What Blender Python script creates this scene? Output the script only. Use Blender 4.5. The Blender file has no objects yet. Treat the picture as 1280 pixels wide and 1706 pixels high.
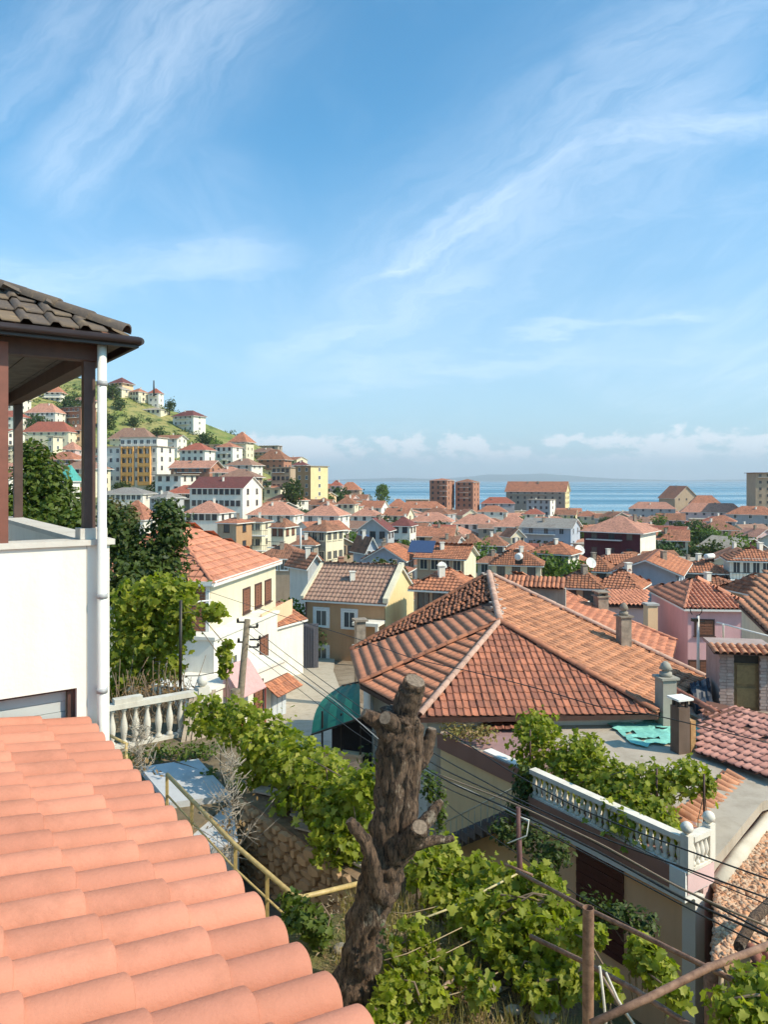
import bpy, math, random
import numpy as np
from mathutils import Vector, Matrix
from mathutils import noise as mnoise

# ------------------------------------------------------------------ scene, camera, light
S = bpy.context.scene
COL = S.collection
F = 1240.0                                   # focal length in photo pixels

def P(px, py, Y):
    """world point seen at photo pixel (px, py) at distance Y along the view"""
    return Vector(((px - 640.0) / F * Y, Y, (800.0 - py) / F * Y))

cam_data = bpy.data.cameras.new('camera')
cam_data.sensor_fit = 'AUTO'
cam_data.sensor_width = 36.0
cam_data.lens = 36.0 * F / 1706.0
cam_data.shift_y = -53.0 / 1706.0
cam_data.clip_start = 0.05
cam_data.clip_end = 60000
cam = bpy.data.objects.new('camera', cam_data)
COL.objects.link(cam)
cam.rotation_euler = (math.radians(90), 0, 0)
S.camera = cam

SUN_AZ = math.radians(112.0)                  # clockwise from +Y (view direction): from the right
SUN_EL = math.radians(41.5)
world = bpy.data.worlds.new('World')
S.world = world
world.use_nodes = True

def build_sky():
    nt = world.node_tree
    nt.nodes.clear()
    N = nt.nodes.new
    L = nt.links.new
    out = N('ShaderNodeOutputWorld')
    bg = N('ShaderNodeBackground')
    bg.inputs['Strength'].default_value = 0.148
    L(bg.outputs[0], out.inputs[0])
    sky = N('ShaderNodeTexSky')
    sky.sky_type = 'NISHITA'
    sky.sun_disc = False
    sky.sun_elevation = SUN_EL
    sky.sun_rotation = SUN_AZ
    sky.altitude = 300
    sky.air_density = 1.0
    sky.dust_density = 1.2
    sky.ozone_density = 2.2

    def math_(op, a, b=None, c=None, clamp=False):
        n = N('ShaderNodeMath')
        n.operation = op
        n.use_clamp = clamp
        for i, v in enumerate((a, b, c)):
            if v is None:
                continue
            if isinstance(v, (int, float)):
                n.inputs[i].default_value = v
            else:
                L(v, n.inputs[i])
        return n.outputs[0]

    def smooth(v, a, b):
        n = N('ShaderNodeMapRange')
        n.interpolation_type = 'SMOOTHSTEP'
        L(v, n.inputs['Value'])
        n.inputs['From Min'].default_value = a
        n.inputs['From Max'].default_value = b
        return n.outputs['Result']

    def noise(vec, scale, detail, rough, dist=0.0):
        n = N('ShaderNodeTexNoise')
        L(vec, n.inputs['Vector'])
        n.inputs['Scale'].default_value = scale
        n.inputs['Detail'].default_value = detail
        n.inputs['Roughness'].default_value = rough
        n.inputs['Distortion'].default_value = dist
        return n.outputs['Fac']

    tc = N('ShaderNodeTexCoord')
    sep = N('ShaderNodeSeparateXYZ')
    L(tc.outputs['Generated'], sep.inputs[0])
    X, Y, Z = sep.outputs
    zc = math_('MAXIMUM', Z, 0.02)
    comb = N('ShaderNodeCombineXYZ')
    den = math_('ADD', zc, 0.12)
    L(math_('DIVIDE', X, den), comb.inputs[0])
    L(math_('DIVIDE', Y, den), comb.inputs[1])
    plane = comb.outputs[0]

    def stretched(rot, sx, sy, loc=(0, 0, 0)):
        m = N('ShaderNodeMapping')
        L(plane, m.inputs[0])
        m.inputs['Location'].default_value = loc
        m.inputs['Rotation'].default_value = (0, 0, math.radians(rot))
        m.inputs['Scale'].default_value = (sx, sy, 1)
        return m.outputs[0]
    # broad thin veil, then finer streaks inside it
    veil = smooth(noise(stretched(-38, 0.75, 0.28, (3.1, 1.7, 0)), 1.5, 5, 0.55, 0.6), 0.40, 0.75)
    fine = smooth(noise(stretched(-30, 2.4, 0.55, (0.3, 5.2, 2.0)), 2.2, 8, 0.62, 0.8), 0.34, 0.78)
    cir = math_('MULTIPLY', veil, math_('MULTIPLY_ADD', fine, 0.75, 0.25))
    cir = math_('MULTIPLY', cir, 0.26)
    # long cirrus bands, given as great-circle strips: (point a, point b) on the sky, width
    uu = math_('DIVIDE', X, math_('MAXIMUM', Y, 0.05))
    vv = math_('DIVIDE', Z, math_('MAXIMUM', Y, 0.05))
    front = smooth(Y, 0.1, 0.35)

    def strip(ax, ay, bx, by, wa, wb, amp, tex):
        ax, bx = (ax - 640) / F, (bx - 640) / F
        ay, by = (800 - ay) / F, (800 - by) / F
        wa, wb = wa / F, wb / F
        dx, dy = bx - ax, by - ay
        ll = math.hypot(dx, dy)
        dx, dy = dx / ll, dy / ll
        pu = math_('SUBTRACT', uu, ax)
        pv = math_('SUBTRACT', vv, ay)
        t = math_('ADD', math_('MULTIPLY', pu, dx), math_('MULTIPLY', pv, dy))
        s = math_('ADD', math_('MULTIPLY', pu, -dy), math_('MULTIPLY', pv, dx))
        tn = math_('DIVIDE', t, ll)
        wob = math_('MULTIPLY', math_('SUBTRACT', noise(plane, 1.6, 5, 0.62), 0.5), 0.13)
        s = math_('ADD', s, wob)
        w = math_('MULTIPLY_ADD', tn, wb - wa, wa)
        r = math_('DIVIDE', s, math_('MAXIMUM', w, 0.004))
        g = math_('EXPONENT', math_('MULTIPLY', math_('MULTIPLY', r, r), -1.0))
        ends = math_('MULTIPLY', smooth(tn, -0.12, 0.15), math_('SUBTRACT', 1.0, smooth(tn, 0.75, 1.2)))
        cv = N('ShaderNodeCombineXYZ')
        L(math_('MULTIPLY', t, 5.0), cv.inputs[0])
        L(math_('MULTIPLY', s, 26.0), cv.inputs[1])
        cv.inputs[2].default_value = ax * 7 + ay * 3
        own = smooth(noise(cv.outputs[0], 1.0, 8, 0.66, 0.5), 0.30, 0.70)
        g = math_('MULTIPLY', math_('MULTIPLY', g, ends), math_('MULTIPLY_ADD', own, 0.62, 0.38))
        return math_('MULTIPLY', math_('MULTIPLY', g, front), amp)
    for a in ((620, 470, 900, 290, 26, 50, 0.50), (820, 350, 1010, 225, 44, 54, 0.40), (930, 245, 1500, 150, 38, 60, 0.42),
              (560, 560, 1250, 60, 110, 190, 0.30), (760, 400, 1320, 300, 22, 46, 0.22), (950, 130, 1400, -60, 80, 90, 0.26),
              (60, 330, 430, -80, 85, 140, 0.32), (-80, 200, 230, -60, 60, 90, 0.22), (840, 560, 1230, 512, 12, 20, 0.36),
              (420, 610, 860, 450, 40, 50, 0.30), (-80, 480, 480, 415, 60, 30, 0.36), (500, 625, 1300, 575, 26, 34, 0.26)):
        cir = math_('MAXIMUM', cir, strip(*a, fine))
    # small cumulus tops low over the horizon, all the way round
    az = math_('ARCTAN2', X, Y)
    c2 = N('ShaderNodeCombineXYZ')
    L(math_('MULTIPLY', az, 9.0), c2.inputs[0])
    L(math_('MULTIPLY', Z, 16.0), c2.inputs[1])
    big = noise(c2.outputs[0], 1.0, 2, 0.5)
    puff = noise(c2.outputs[0], 4.2, 7, 0.6)
    dens = math_('ADD', math_('MULTIPLY', big, 0.62), math_('MULTIPLY', puff, 0.52))
    top = math_('MULTIPLY', math_('SUBTRACT', Z, 0.052), 9.0)
    dens = math_('SUBTRACT', dens, math_('MAXIMUM', top, 0.0))
    cum = math_('MULTIPLY', smooth(dens, 0.50, 0.60), smooth(Z, 0.016, 0.036))
    cum = math_('MULTIPLY', cum, 0.66)
    # low pale air
    low = math_('MULTIPLY', math_('SUBTRACT', 1.0, smooth(Z, -0.02, 0.45)), 0.60)
    mix0 = N('ShaderNodeMix')
    mix0.data_type = 'RGBA'
    L(low, mix0.inputs['Factor'])
    tint = N('ShaderNodeMix')
    tint.data_type = 'RGBA'
    tint.blend_type = 'MULTIPLY'
    tint.inputs['Factor'].default_value = 1.0
    L(sky.outputs[0], tint.inputs['A'])
    tint.inputs['B'].default_value = (0.46, 1.08, 1.20, 1)
    L(tint.outputs['Result'], mix0.inputs['A'])
    mix0.inputs['B'].default_value = (3.9, 4.15, 4.75, 1)
    mix1 = N('ShaderNodeMix')
    mix1.data_type = 'RGBA'
    L(cir, mix1.inputs['Factor'])
    L(mix0.outputs['Result'], mix1.inputs['A'])
    mix1.inputs['B'].default_value = (6.6, 7.2, 7.9, 1)
    mix2 = N('ShaderNodeMix')
    mix2.data_type = 'RGBA'
    L(cum, mix2.inputs['Factor'])
    L(mix1.outputs['Result'], mix2.inputs['A'])
    mix2.inputs['B'].default_value = (7.0, 6.9, 7.0, 1)
    L(mix2.outputs['Result'], bg.inputs['Color'])
build_sky()

sun_data = bpy.data.lights.new('sun', 'SUN')
sun_data.energy = 4.4
sun_data.angle = math.radians(0.55)
sun_data.color = (1.0, 0.87, 0.68)
sun = bpy.data.objects.new('sun', sun_data)
COL.objects.link(sun)
_d = Vector((math.sin(SUN_AZ) * math.cos(SUN_EL), math.cos(SUN_AZ) * math.cos(SUN_EL), math.sin(SUN_EL)))
sun.rotation_euler = _d.to_track_quat('Z', 'Y').to_euler()

S.view_settings.view_transform = 'Standard'
S.view_settings.look = 'None'
S.view_settings.exposure = 0.38
S.view_settings.gamma = 1.0
S.view_settings.use_curve_mapping = False
S.cycles.max_bounces = 6
S.cycles.transparent_max_bounces = 6
S.cycles.volume_bounces = 0
S.cycles.use_adaptive_sampling = True
S.cycles.adaptive_threshold = 0.02

# ------------------------------------------------------------------ object helpers
W = {}                                        # world matrices of the objects made so far
I4 = Matrix.Identity(4)

def link(name, data, parent=None, M=None):
    o = bpy.data.objects.new(name, data)
    COL.objects.link(o)
    if M is None:
        M = W[parent.name] if parent is not None else I4.copy()
    if parent is not None:
        o.parent = parent
        o.matrix_basis = W[parent.name].inverted() @ M
    else:
        o.matrix_basis = M
    W[o.name] = M.copy()
    return o

def tag(o, label=None, cat=None, group=None, kind=None):
    if label:
        o['label'] = label
    if cat:
        o['category'] = cat
    if group:
        o['group'] = group
    if kind:
        o['kind'] = kind
    return o

def thing(name, label, cat, base, group=None):
    o = link(name, None, None, Matrix.Translation(Vector(base)))
    o.empty_display_size = 0.2
    return tag(o, label, cat, group)

class MB:
    """collects world-space polygons and links them as one mesh object"""
    def __init__(s):
        s.v, s.f, s.m, s.uv, s.sm = [], [], [], [], []
    def face(s, pts, m=0, uv=None, smooth=False):
        n = len(s.v)
        s.v.extend(Vector(p) for p in pts)
        s.f.append(tuple(range(n, n + len(pts))))
        s.m.append(m)
        s.uv.append(uv if uv else [(0, 0)] * len(pts))
        s.sm.append(smooth)
    def hexa(s, b, t, m=0):
        """b, t: four bottom and four top points, counter-clockwise from above"""
        s.face([b[3], b[2], b[1], b[0]], m)
        s.face(t, m)
        for i in range(4):
            j = (i + 1) % 4
            s.face([b[i], b[j], t[j], t[i]], m)
    def box(s, o, U, V, w, d, z0, z1, m=0):
        """o: corner, U,V: horizontal unit vectors"""
        o, U, V = Vector(o), Vector(U), Vector(V)
        c = [o, o + U * w, o + U * w + V * d, o + V * d]
        s.hexa([Vector((p.x, p.y, z0)) for p in c], [Vector((p.x, p.y, z1)) for p in c], m)
    def cbox(s, c, sx, sy, sz, rot=0.0, m=0):
        c = Vector(c)
        U = Vector((math.cos(rot), math.sin(rot), 0))
        V = Vector((-math.sin(rot), math.cos(rot), 0))
        s.box(c - U * sx / 2 - V * sy / 2, U, V, sx, sy, c.z - sz / 2, c.z + sz / 2, m)
    def prism(s, pts, z0, z1, m=0, mt=None):
        b = [Vector((p[0], p[1], z0)) for p in pts]
        t = [Vector((p[0], p[1], z1)) for p in pts]
        s.face(b[::-1], m)
        s.face(t, m if mt is None else mt)
        for i in range(len(b)):
            j = (i + 1) % len(b)
            s.face([b[i], b[j], t[j], t[i]], m)
    def tube(s, pts, rad, seg=8, m=0, cap=True, nz=0.0, seed=0, smooth=True):
        """tube through pts; rad a number or a list"""
        pts = [Vector(p) for p in pts]
        k = len(pts)
        if not hasattr(rad, '__len__'):
            rad = [rad] * k
        rings = []
        up = Vector((0, 0, 1))
        prev = None
        for i, p in enumerate(pts):
            t = (pts[min(i + 1, k - 1)] - pts[max(i - 1, 0)])
            if t.length < 1e-9:
                t = Vector((0, 0, 1))
            t.normalize()
            if prev is None:
                a = t.cross(up)
                if a.length < 0.05:
                    a = t.cross(Vector((0, 1, 0)))
            else:
                a = prev - t * prev.dot(t)
                if a.length < 1e-4:
                    a = t.cross(up)
            a.normalize()
            prev = a
            b = t.cross(a)
            ring = []
            for j in range(seg):
                an = 2 * math.pi * j / seg
                r = rad[i]
                if nz:
                    q = Vector((math.cos(an) * 2.1 + seed, math.sin(an) * 2.1, i * 0.35 + seed))
                    r *= 1 + nz * mnoise.noise(q) + nz * 0.8 * abs(mnoise.noise(Vector((math.cos(an) * 7, math.sin(an) * 7, i * 0.10 + seed))))
                ring.append(len(s.v))
                s.v.append(p + a * math.cos(an) * r + b * math.sin(an) * r)
            rings.append(ring)
        for i in range(k - 1):
            for j in range(seg):
                j2 = (j + 1) % seg
                s.f.append((rings[i][j], rings[i][j2], rings[i + 1][j2], rings[i + 1][j]))
                s.m.append(m)
                s.uv.append([(0, 0)] * 4)
                s.sm.append(smooth)
        if cap:
            s.f.append(tuple(rings[0][::-1])); s.m.append(m); s.uv.append([(0, 0)] * seg); s.sm.append(False)
            s.f.append(tuple(rings[-1])); s.m.append(m); s.uv.append([(0, 0)] * seg); s.sm.append(False)
        return rings
    def lathe(s, c, prof, seg=10, m=0):
        """prof: (radius, z) list above c"""
        c = Vector(c)
        rings = []
        for r, z in prof:
            ring = []
            for j in range(seg):
                an = 2 * math.pi * j / seg
                ring.append(len(s.v))
                s.v.append(c + Vector((math.cos(an) * r, math.sin(an) * r, z)))
            rings.append(ring)
        for i in range(len(prof) - 1):
            for j in range(seg):
                j2 = (j + 1) % seg
                s.f.append((rings[i][j], rings[i][j2], rings[i + 1][j2], rings[i + 1][j]))
                s.m.append(m); s.uv.append([(0, 0)] * 4); s.sm.append(True)
        s.f.append(tuple(rings[0][::-1])); s.m.append(m); s.uv.append([(0, 0)] * seg); s.sm.append(False)
        s.f.append(tuple(rings[-1])); s.m.append(m); s.uv.append([(0, 0)] * seg); s.sm.append(False)
    def mesh(s, name, mats, M=None):
        me = bpy.data.meshes.new(name)
        vs = s.v
        if M is not None:
            inv = M.inverted()
            vs = [inv @ v for v in vs]
        me.from_pydata([tuple(v) for v in vs], [], s.f)
        if not isinstance(mats, (list, tuple)):
            mats = [mats]
        for mt in mats:
            me.materials.append(mt)
        me.polygons.foreach_set('material_index', s.m)
        me.polygons.foreach_set('use_smooth', s.sm)
        uvl = me.uv_layers.new(name='UVMap')
        flat = [c for u in s.uv for p in u for c in p]
        uvl.data.foreach_set('uv', flat)
        me.update()
        return me
    def build(s, name, mats, parent=None, base=None):
        if parent is not None:
            M = W[parent.name]
        else:
            if base is None:
                xs = [v.x for v in s.v]; ys = [v.y for v in s.v]; zs = [v.z for v in s.v]
                base = ((min(xs) + max(xs)) / 2, (min(ys) + max(ys)) / 2, min(zs))
            M = Matrix.Translation(Vector(base))
        return link(name, s.mesh(name, mats, M), parent, M)

def np_mesh(name, verts, faces, mats, rnd=None, smooth=False, M=None):
    """verts (n,3), faces (m,k) numpy; rnd: one number per face"""
    if M is not None:
        t = np.array(M.translation)
        verts = verts - t
    me = bpy.data.meshes.new(name)
    nv, (nf, k) = len(verts), faces.shape
    me.vertices.add(nv)
    me.vertices.foreach_set('co', verts.astype(np.float32).ravel())
    me.loops.add(nf * k)
    me.loops.foreach_set('vertex_index', faces.astype(np.int32).ravel())
    me.polygons.add(nf)
    me.polygons.foreach_set('loop_start', np.arange(0, nf * k, k, dtype=np.int32))
    me.polygons.foreach_set('loop_total', np.full(nf, k, dtype=np.int32))
    if smooth:
        me.polygons.foreach_set('use_smooth', np.ones(nf, dtype=bool))
    if rnd is not None:
        at = me.attributes.new('rnd', 'FLOAT', 'FACE')
        at.data.foreach_set('value', np.asarray(rnd, dtype=np.float32))
    if not isinstance(mats, (list, tuple)):
        mats = [mats]
    for mt in mats:
        me.materials.append(mt)
    me.update(calc_edges=True)
    return me

# ------------------------------------------------------------------ materials
MATS = {}

class NT:
    def __init__(s, name):
        s.mat = bpy.data.materials.new(name)
        s.mat.use_nodes = True
        s.nt = s.mat.node_tree
        s.nt.nodes.clear()
        s.out = s.n('ShaderNodeOutputMaterial')
        s.bsdf = s.n('ShaderNodeBsdfPrincipled')
        s.l(s.bsdf.outputs[0], s.out.inputs[0])
    def n(s, t):
        return s.nt.nodes.new(t)
    def l(s, a, b):
        s.nt.links.new(a, b)
    def val(s, sock, v):
        if isinstance(v, (int, float)):
            sock.default_value = v
        elif isinstance(v, tuple):
            sock.default_value = v if len(v) == 4 or len(sock.default_value) == 3 else v + (1,)
        else:
            s.l(v, sock)
    def math(s, op, a, b=None, c=None, clamp=False):
        n = s.n('ShaderNodeMath'); n.operation = op; n.use_clamp = clamp
        for i, v in enumerate((a, b, c)):
            if v is not None:
                s.val(n.inputs[i], v)
        return n.outputs[0]
    def mix(s, f, a, b, mode='MIX'):
        n = s.n('ShaderNodeMix'); n.data_type = 'RGBA'; n.blend_type = mode
        s.val(n.inputs['Factor'], f); s.val(n.inputs['A'], a); s.val(n.inputs['B'], b)
        return n.outputs['Result']
    def noise(s, vec, scale, detail=4, rough=0.55, dist=0.0, out='Fac'):
        n = s.n('ShaderNodeTexNoise')
        if vec is not None:
            s.l(vec, n.inputs['Vector'])
        n.inputs['Scale'].default_value = scale
        n.inputs['Detail'].default_value = detail
        n.inputs['Roughness'].default_value = rough
        n.inputs['Distortion'].default_value = dist
        return n.outputs[out]
    def ramp(s, v, a, b, c=0.0, d=1.0):
        n = s.n('ShaderNodeMapRange')
        s.val(n.inputs['Value'], v)
        n.inputs['From Min'].default_value = a; n.inputs['From Max'].default_value = b
        n.inputs['To Min'].default_value = c; n.inputs['To Max'].default_value = d
        return n.outputs['Result']
    def pos(s):
        return s.n('ShaderNodeNewGeometry').outputs['Position']
    def obj(s):
        return s.n('ShaderNodeTexCoord').outputs['Object']
    def mapv(s, vec, scale):
        m = s.n('ShaderNodeMapping'); s.l(vec, m.inputs[0]); m.inputs['Scale'].default_value = scale
        return m.outputs[0]
    def bump(s, h, strength=0.4, dist=0.02):
        b = s.n('ShaderNodeBump')
        b.inputs['Strength'].default_value = strength
        b.inputs['Distance'].default_value = dist
        s.l(h, b.inputs['Height'])
        s.l(b.outputs[0], s.bsdf.inputs['Normal'])
    def rnd(s):
        a = s.n('ShaderNodeAttribute'); a.attribute_name = 'rnd'
        o = s.n('ShaderNodeObjectInfo')
        return s.math('FRACT', s.math('ADD', a.outputs['Fac'], o.outputs['Random']))

def c3(c, k=1.0):
    return (c[0] * k, c[1] * k, c[2] * k, 1)

def plaster(name, c, stain=0.35, rough=0.9, scale=0.6):
    """painted or rendered wall with blotches, streaks and wear"""
    if name in MATS:
        return MATS[name]
    t = NT(name)
    p = t.pos()
    a = t.noise(p, scale, 5, 0.6)
    st = t.noise(t.mapv(p, (1.6, 1.6, 0.22)), 1.4, 6, 0.65)
    fac = t.math('MULTIPLY', t.ramp(st, 0.48, 0.78), stain, clamp=True)
    col = t.mix(t.ramp(a, 0.3, 0.75), c3(c, 0.90), c3(c, 1.06))
    col = t.mix(fac, col, (c[0] * 0.52, c[1] * 0.47, c[2] * 0.40, 1))
    t.l(col, t.bsdf.inputs['Base Color'])
    t.bsdf.inputs['Roughness'].default_value = rough
    t.bump(t.noise(p, 22, 5, 0.6), 0.25, 0.012)
    MATS[name] = t.mat
    return t.mat

def simple(name, c, rough=0.6, metal=0.0, var=0.15, scale=8.0, bump=0.0, spec=0.5):
    if name in MATS:
        return MATS[name]
    t = NT(name)
    p = t.pos()
    a = t.noise(p, scale, 5, 0.6)
    col = t.mix(t.ramp(a, 0.3, 0.7), c3(c, 1 - var), c3(c, 1 + var))
    t.l(col, t.bsdf.inputs['Base Color'])
    t.bsdf.inputs['Roughness'].default_value = rough
    t.bsdf.inputs['Metallic'].default_value = metal
    t.bsdf.inputs['Specular IOR Level'].default_value = spec
    if bump:
        t.bump(t.noise(p, scale * 3, 5, 0.6), bump, 0.02)
    MATS[name] = t.mat
    return t.mat

def clay(name, c1, c2, dark=(0.10, 0.05, 0.035), dirt=0.35, rough=0.82, grain=30):
    """fired clay of single tiles: colour by tile, soot and lichen by place"""
    if name in MATS:
        return MATS[name]
    t = NT(name)
    p = t.pos()
    r = t.rnd()
    col = t.mix(r, c3(c1), c3(c2))
    n1 = t.noise(p, 2.3, 8, 0.72)
    n2 = t.noise(p, 14, 7, 0.68)
    col = t.mix(t.math('MULTIPLY', t.ramp(n1, 0.48, 0.68), dirt, clamp=True), col, c3(dark))
    r2 = t.math('FRACT', t.math('MULTIPLY', r, 17.3))
    col = t.mix(t.math('MULTIPLY', t.ramp(r2, 0.78, 1.0), dirt * 0.9, clamp=True), col, c3(dark, 1.5))
    col = t.mix(t.math('MULTIPLY', t.ramp(n2, 0.45, 0.70), 0.30, clamp=True), col, c3(c2, 1.22))
    col = t.mix(t.math('MULTIPLY', t.ramp(n2, 0.44, 0.30), 0.50, clamp=True), col, c3(dark, 1.6))
    t.l(col, t.bsdf.inputs['Base Color'])
    t.bsdf.inputs['Roughness'].default_value = rough
    t.bsdf.inputs['Specular IOR Level'].default_value = 0.3
    fine = t.noise(p, grain * 2.2, 6, 0.75)
    t.l(t.mix(t.math('MULTIPLY', t.ramp(fine, 0.52, 0.70), 0.30, clamp=True), col, c3(dark, 1.8)), t.bsdf.inputs['Base Color'])
    t.bump(t.noise(p, grain, 6, 0.65), 0.5, 0.008)
    MATS[name] = t.mat
    return t.mat

def roofmat(name, c1, c2, tw=0.26, tl=0.36, dirt=0.4, dark=(0.09, 0.045, 0.03)):
    """clay roof seen from far off: tile grid in the roof's own UV (metres)"""
    if name in MATS:
        return MATS[name]
    t = NT(name)
    uv = t.n('ShaderNodeUVMap').outputs[0]
    sp = t.n('ShaderNodeSeparateXYZ'); t.l(uv, sp.inputs[0])
    u = t.math('DIVIDE', sp.outputs[0], tw)
    v = t.math('DIVIDE', sp.outputs[1], tl)
    fu, fv = t.math('FRACT', u), t.math('FRACT', v)
    cb = t.n('ShaderNodeCombineXYZ')
    t.l(t.math('FLOOR', u), cb.inputs[0]); t.l(t.math('FLOOR', v), cb.inputs[1])
    wn = t.n('ShaderNodeTexWhiteNoise'); wn.noise_dimensions = '2D'
    t.l(cb.outputs[0], wn.inputs['Vector'])
    p = t.pos()
    oi = t.n('ShaderNodeObjectInfo').outputs['Random']
    base = t.mix(t.math('MULTIPLY_ADD', wn.outputs['Value'], 0.7, t.math('MULTIPLY', oi, 0.3)), c3(c1), c3(c2))
    big = t.noise(p, 0.55, 6, 0.65)
    base = t.mix(t.math('MULTIPLY', t.ramp(big, 0.48, 0.72), dirt, clamp=True), base, c3(dark, 1.6))
    sm = t.noise(p, 3.0, 4, 0.6)
    base = t.mix(t.math('MULTIPLY', t.ramp(sm, 0.5, 0.75), dirt * 0.7, clamp=True), base, c3(c2, 0.55))
    w2 = t.math('FRACT', t.math('MULTIPLY', wn.outputs['Value'], 31.7))
    base = t.mix(t.math('MULTIPLY', t.ramp(w2, 0.80, 1.0), dirt, clamp=True), base, c3(dark, 1.3))
    t.l(base, t.bsdf.inputs['Base Color'])
    t.bsdf.inputs['Roughness'].default_value = 0.85
    t.bsdf.inputs['Specular IOR Level'].default_value = 0.25
    hu = t.math('SINE', t.math('MULTIPLY', fu, math.pi))
    hv = t.math('SUBTRACT', 1.0, fv)
    h = t.math('ADD', t.math('MULTIPLY', hu, 0.7), t.math('MULTIPLY', hv, 0.45))
    t.bump(h, 0.9, 0.07)
    MATS[name] = t.mat
    return t.mat

def leafmat(name, c1, c2, c3_=None, trans=0.35, young=0.35):
    if name in MATS:
        return MATS[name]
    t = NT(name)
    r = t.rnd()
    p = t.pos()
    col = t.mix(r, c3(c1), c3(c2))
    if c3_:
        col = t.mix(t.math('MULTIPLY', t.ramp(t.math('FRACT', t.math('MULTIPLY', r, 7.7)), 0.6, 1.0), young), col, c3(c3_))
    col = t.mix(t.ramp(t.noise(p, 5.0, 4, 0.6), 0.35, 0.7), t.mix(1.0, col, (0.75, 0.8, 0.7, 1), 'MULTIPLY'), col)
    t.l(col, t.bsdf.inputs['Base Color'])
    t.bsdf.inputs['Roughness'].default_value = 0.55
    t.bsdf.inputs['Specular IOR Level'].default_value = 0.35
    tr = t.n('ShaderNodeBsdfTranslucent')
    t.l(t.mix(1.0, col, (1.35, 1.45, 0.55, 1), 'MULTIPLY'), tr.inputs['Color'])
    ms = t.n('ShaderNodeMixShader'); ms.inputs[0].default_value = trans
    t.l(t.bsdf.outputs[0], ms.inputs[1]); t.l(tr.outputs[0], ms.inputs[2])
    t.l(ms.outputs[0], t.out.inputs[0])
    MATS[name] = t.mat
    return t.mat

def glass_dark(name='window_glass', c=(0.045, 0.055, 0.065)):
    if name in MATS:
        return MATS[name]
    t = NT(name)
    r = t.n('ShaderNodeObjectInfo').outputs['Random']
    col = t.mix(t.ramp(r, 0.6, 1.0), c3(c), c3((0.16, 0.15, 0.13)))
    t.l(col, t.bsdf.inputs['Base Color'])
    t.bsdf.inputs['Roughness'].default_value = 0.12
    MATS[name] = t.mat
    return t.mat

glass = glass_dark()
white_paint = plaster('white_paint', (0.80, 0.78, 0.72), 0.12)
WALLS = {
    'white': plaster('wall_white', (0.78, 0.73, 0.63), 0.35),
    'cream': plaster('wall_cream', (0.72, 0.64, 0.46), 0.30),
    'yellow': plaster('wall_yellow', (0.74, 0.60, 0.32), 0.25),
    'grey': plaster('wall_grey', (0.42, 0.42, 0.42), 0.45),
    'blue': plaster('wall_slate', (0.40, 0.44, 0.50), 0.30),
    'brown': plaster('wall_brown', (0.46, 0.34, 0.23), 0.45),
    'ochre': plaster('wall_ochre', (0.46, 0.27, 0.14), 0.35),
    'pink': plaster('wall_pink', (0.66, 0.47, 0.44), 0.35),
    'peach': plaster('wall_peach', (0.80, 0.53, 0.32), 0.25),
    'brick': plaster('wall_brick', (0.40, 0.19, 0.12), 0.50, scale=2.0),
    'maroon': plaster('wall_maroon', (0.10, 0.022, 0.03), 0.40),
    'slate': plaster('wall_dark_slate', (0.10, 0.09, 0.11), 0.40),
    'stone': plaster('wall_stone', (0.36, 0.31, 0.25), 0.60, scale=2.5),
}
ROOFS = {
    'orange': roofmat('roof_orange', (0.58, 0.23, 0.125), (0.32, 0.135, 0.085), dirt=0.55),
    'salmon': roofmat('roof_salmon', (0.64, 0.31, 0.21), (0.42, 0.20, 0.14), dirt=0.40),
    'old': roofmat('roof_old', (0.42, 0.18, 0.10), (0.24, 0.12, 0.075), dirt=0.8),
    'red': roofmat('roof_red', (0.44, 0.13, 0.08), (0.28, 0.095, 0.065), dirt=0.4),
    'maroon': roofmat('roof_maroon', (0.22, 0.07, 0.06), (0.14, 0.05, 0.045), dirt=0.3),
    'brown': roofmat('roof_brown', (0.38, 0.22, 0.15), (0.25, 0.145, 0.105), tl=0.42, dirt=0.35),
    'grey': roofmat('roof_grey', (0.34, 0.31, 0.27), (0.24, 0.22, 0.20), dirt=0.25),
    'tan': roofmat('roof_tan', (0.48, 0.41, 0.32), (0.36, 0.30, 0.23), dirt=0.3),
    'green': roofmat('roof_turquoise', (0.10, 0.42, 0.36), (0.08, 0.36, 0.32), dirt=0.15),
}
CLAYS = {
    'orange': clay('clay_orange', (0.60, 0.24, 0.125), (0.38, 0.155, 0.09), dirt=0.5),
    'salmon': clay('clay_salmon', (0.66, 0.27, 0.155), (0.50, 0.20, 0.12), dirt=0.32),
    'old': clay('clay_old', (0.46, 0.18, 0.09), (0.25, 0.11, 0.065), dirt=0.85),
    'red': clay('clay_red', (0.50, 0.185, 0.105), (0.27, 0.105, 0.07), dirt=0.6),
    'brown': clay('clay_brown', (0.40, 0.25, 0.18), (0.33, 0.20, 0.15), dirt=0.3),
    'dark': clay('clay_dark', (0.125, 0.10, 0.085), (0.085, 0.068, 0.06), dark=(0.22, 0.15, 0.08), dirt=0.4),
    'front': clay('clay_front', (0.61, 0.255, 0.165), (0.46, 0.185, 0.12), dark=(0.32, 0.13, 0.08), dirt=0.55, grain=55),
}
UNDER = simple('roof_underlay', (0.16, 0.07, 0.045), 0.95)
trim_white = simple('trim_white', (0.74, 0.72, 0.66), 0.6, var=0.06)
dark_wood = simple('dark_wood', (0.075, 0.035, 0.025), 0.6, var=0.25)
red_wood = simple('shutter_wood', (0.22, 0.09, 0.05), 0.7, var=0.25)
soot = simple('sooty_plaster', (0.27, 0.22, 0.17), 0.95, var=0.35, scale=4)
concrete = plaster('concrete', (0.42, 0.40, 0.37), 0.5, scale=1.2)
iron = simple('dark_iron', (0.05, 0.045, 0.04), 0.5, 0.6)

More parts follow.
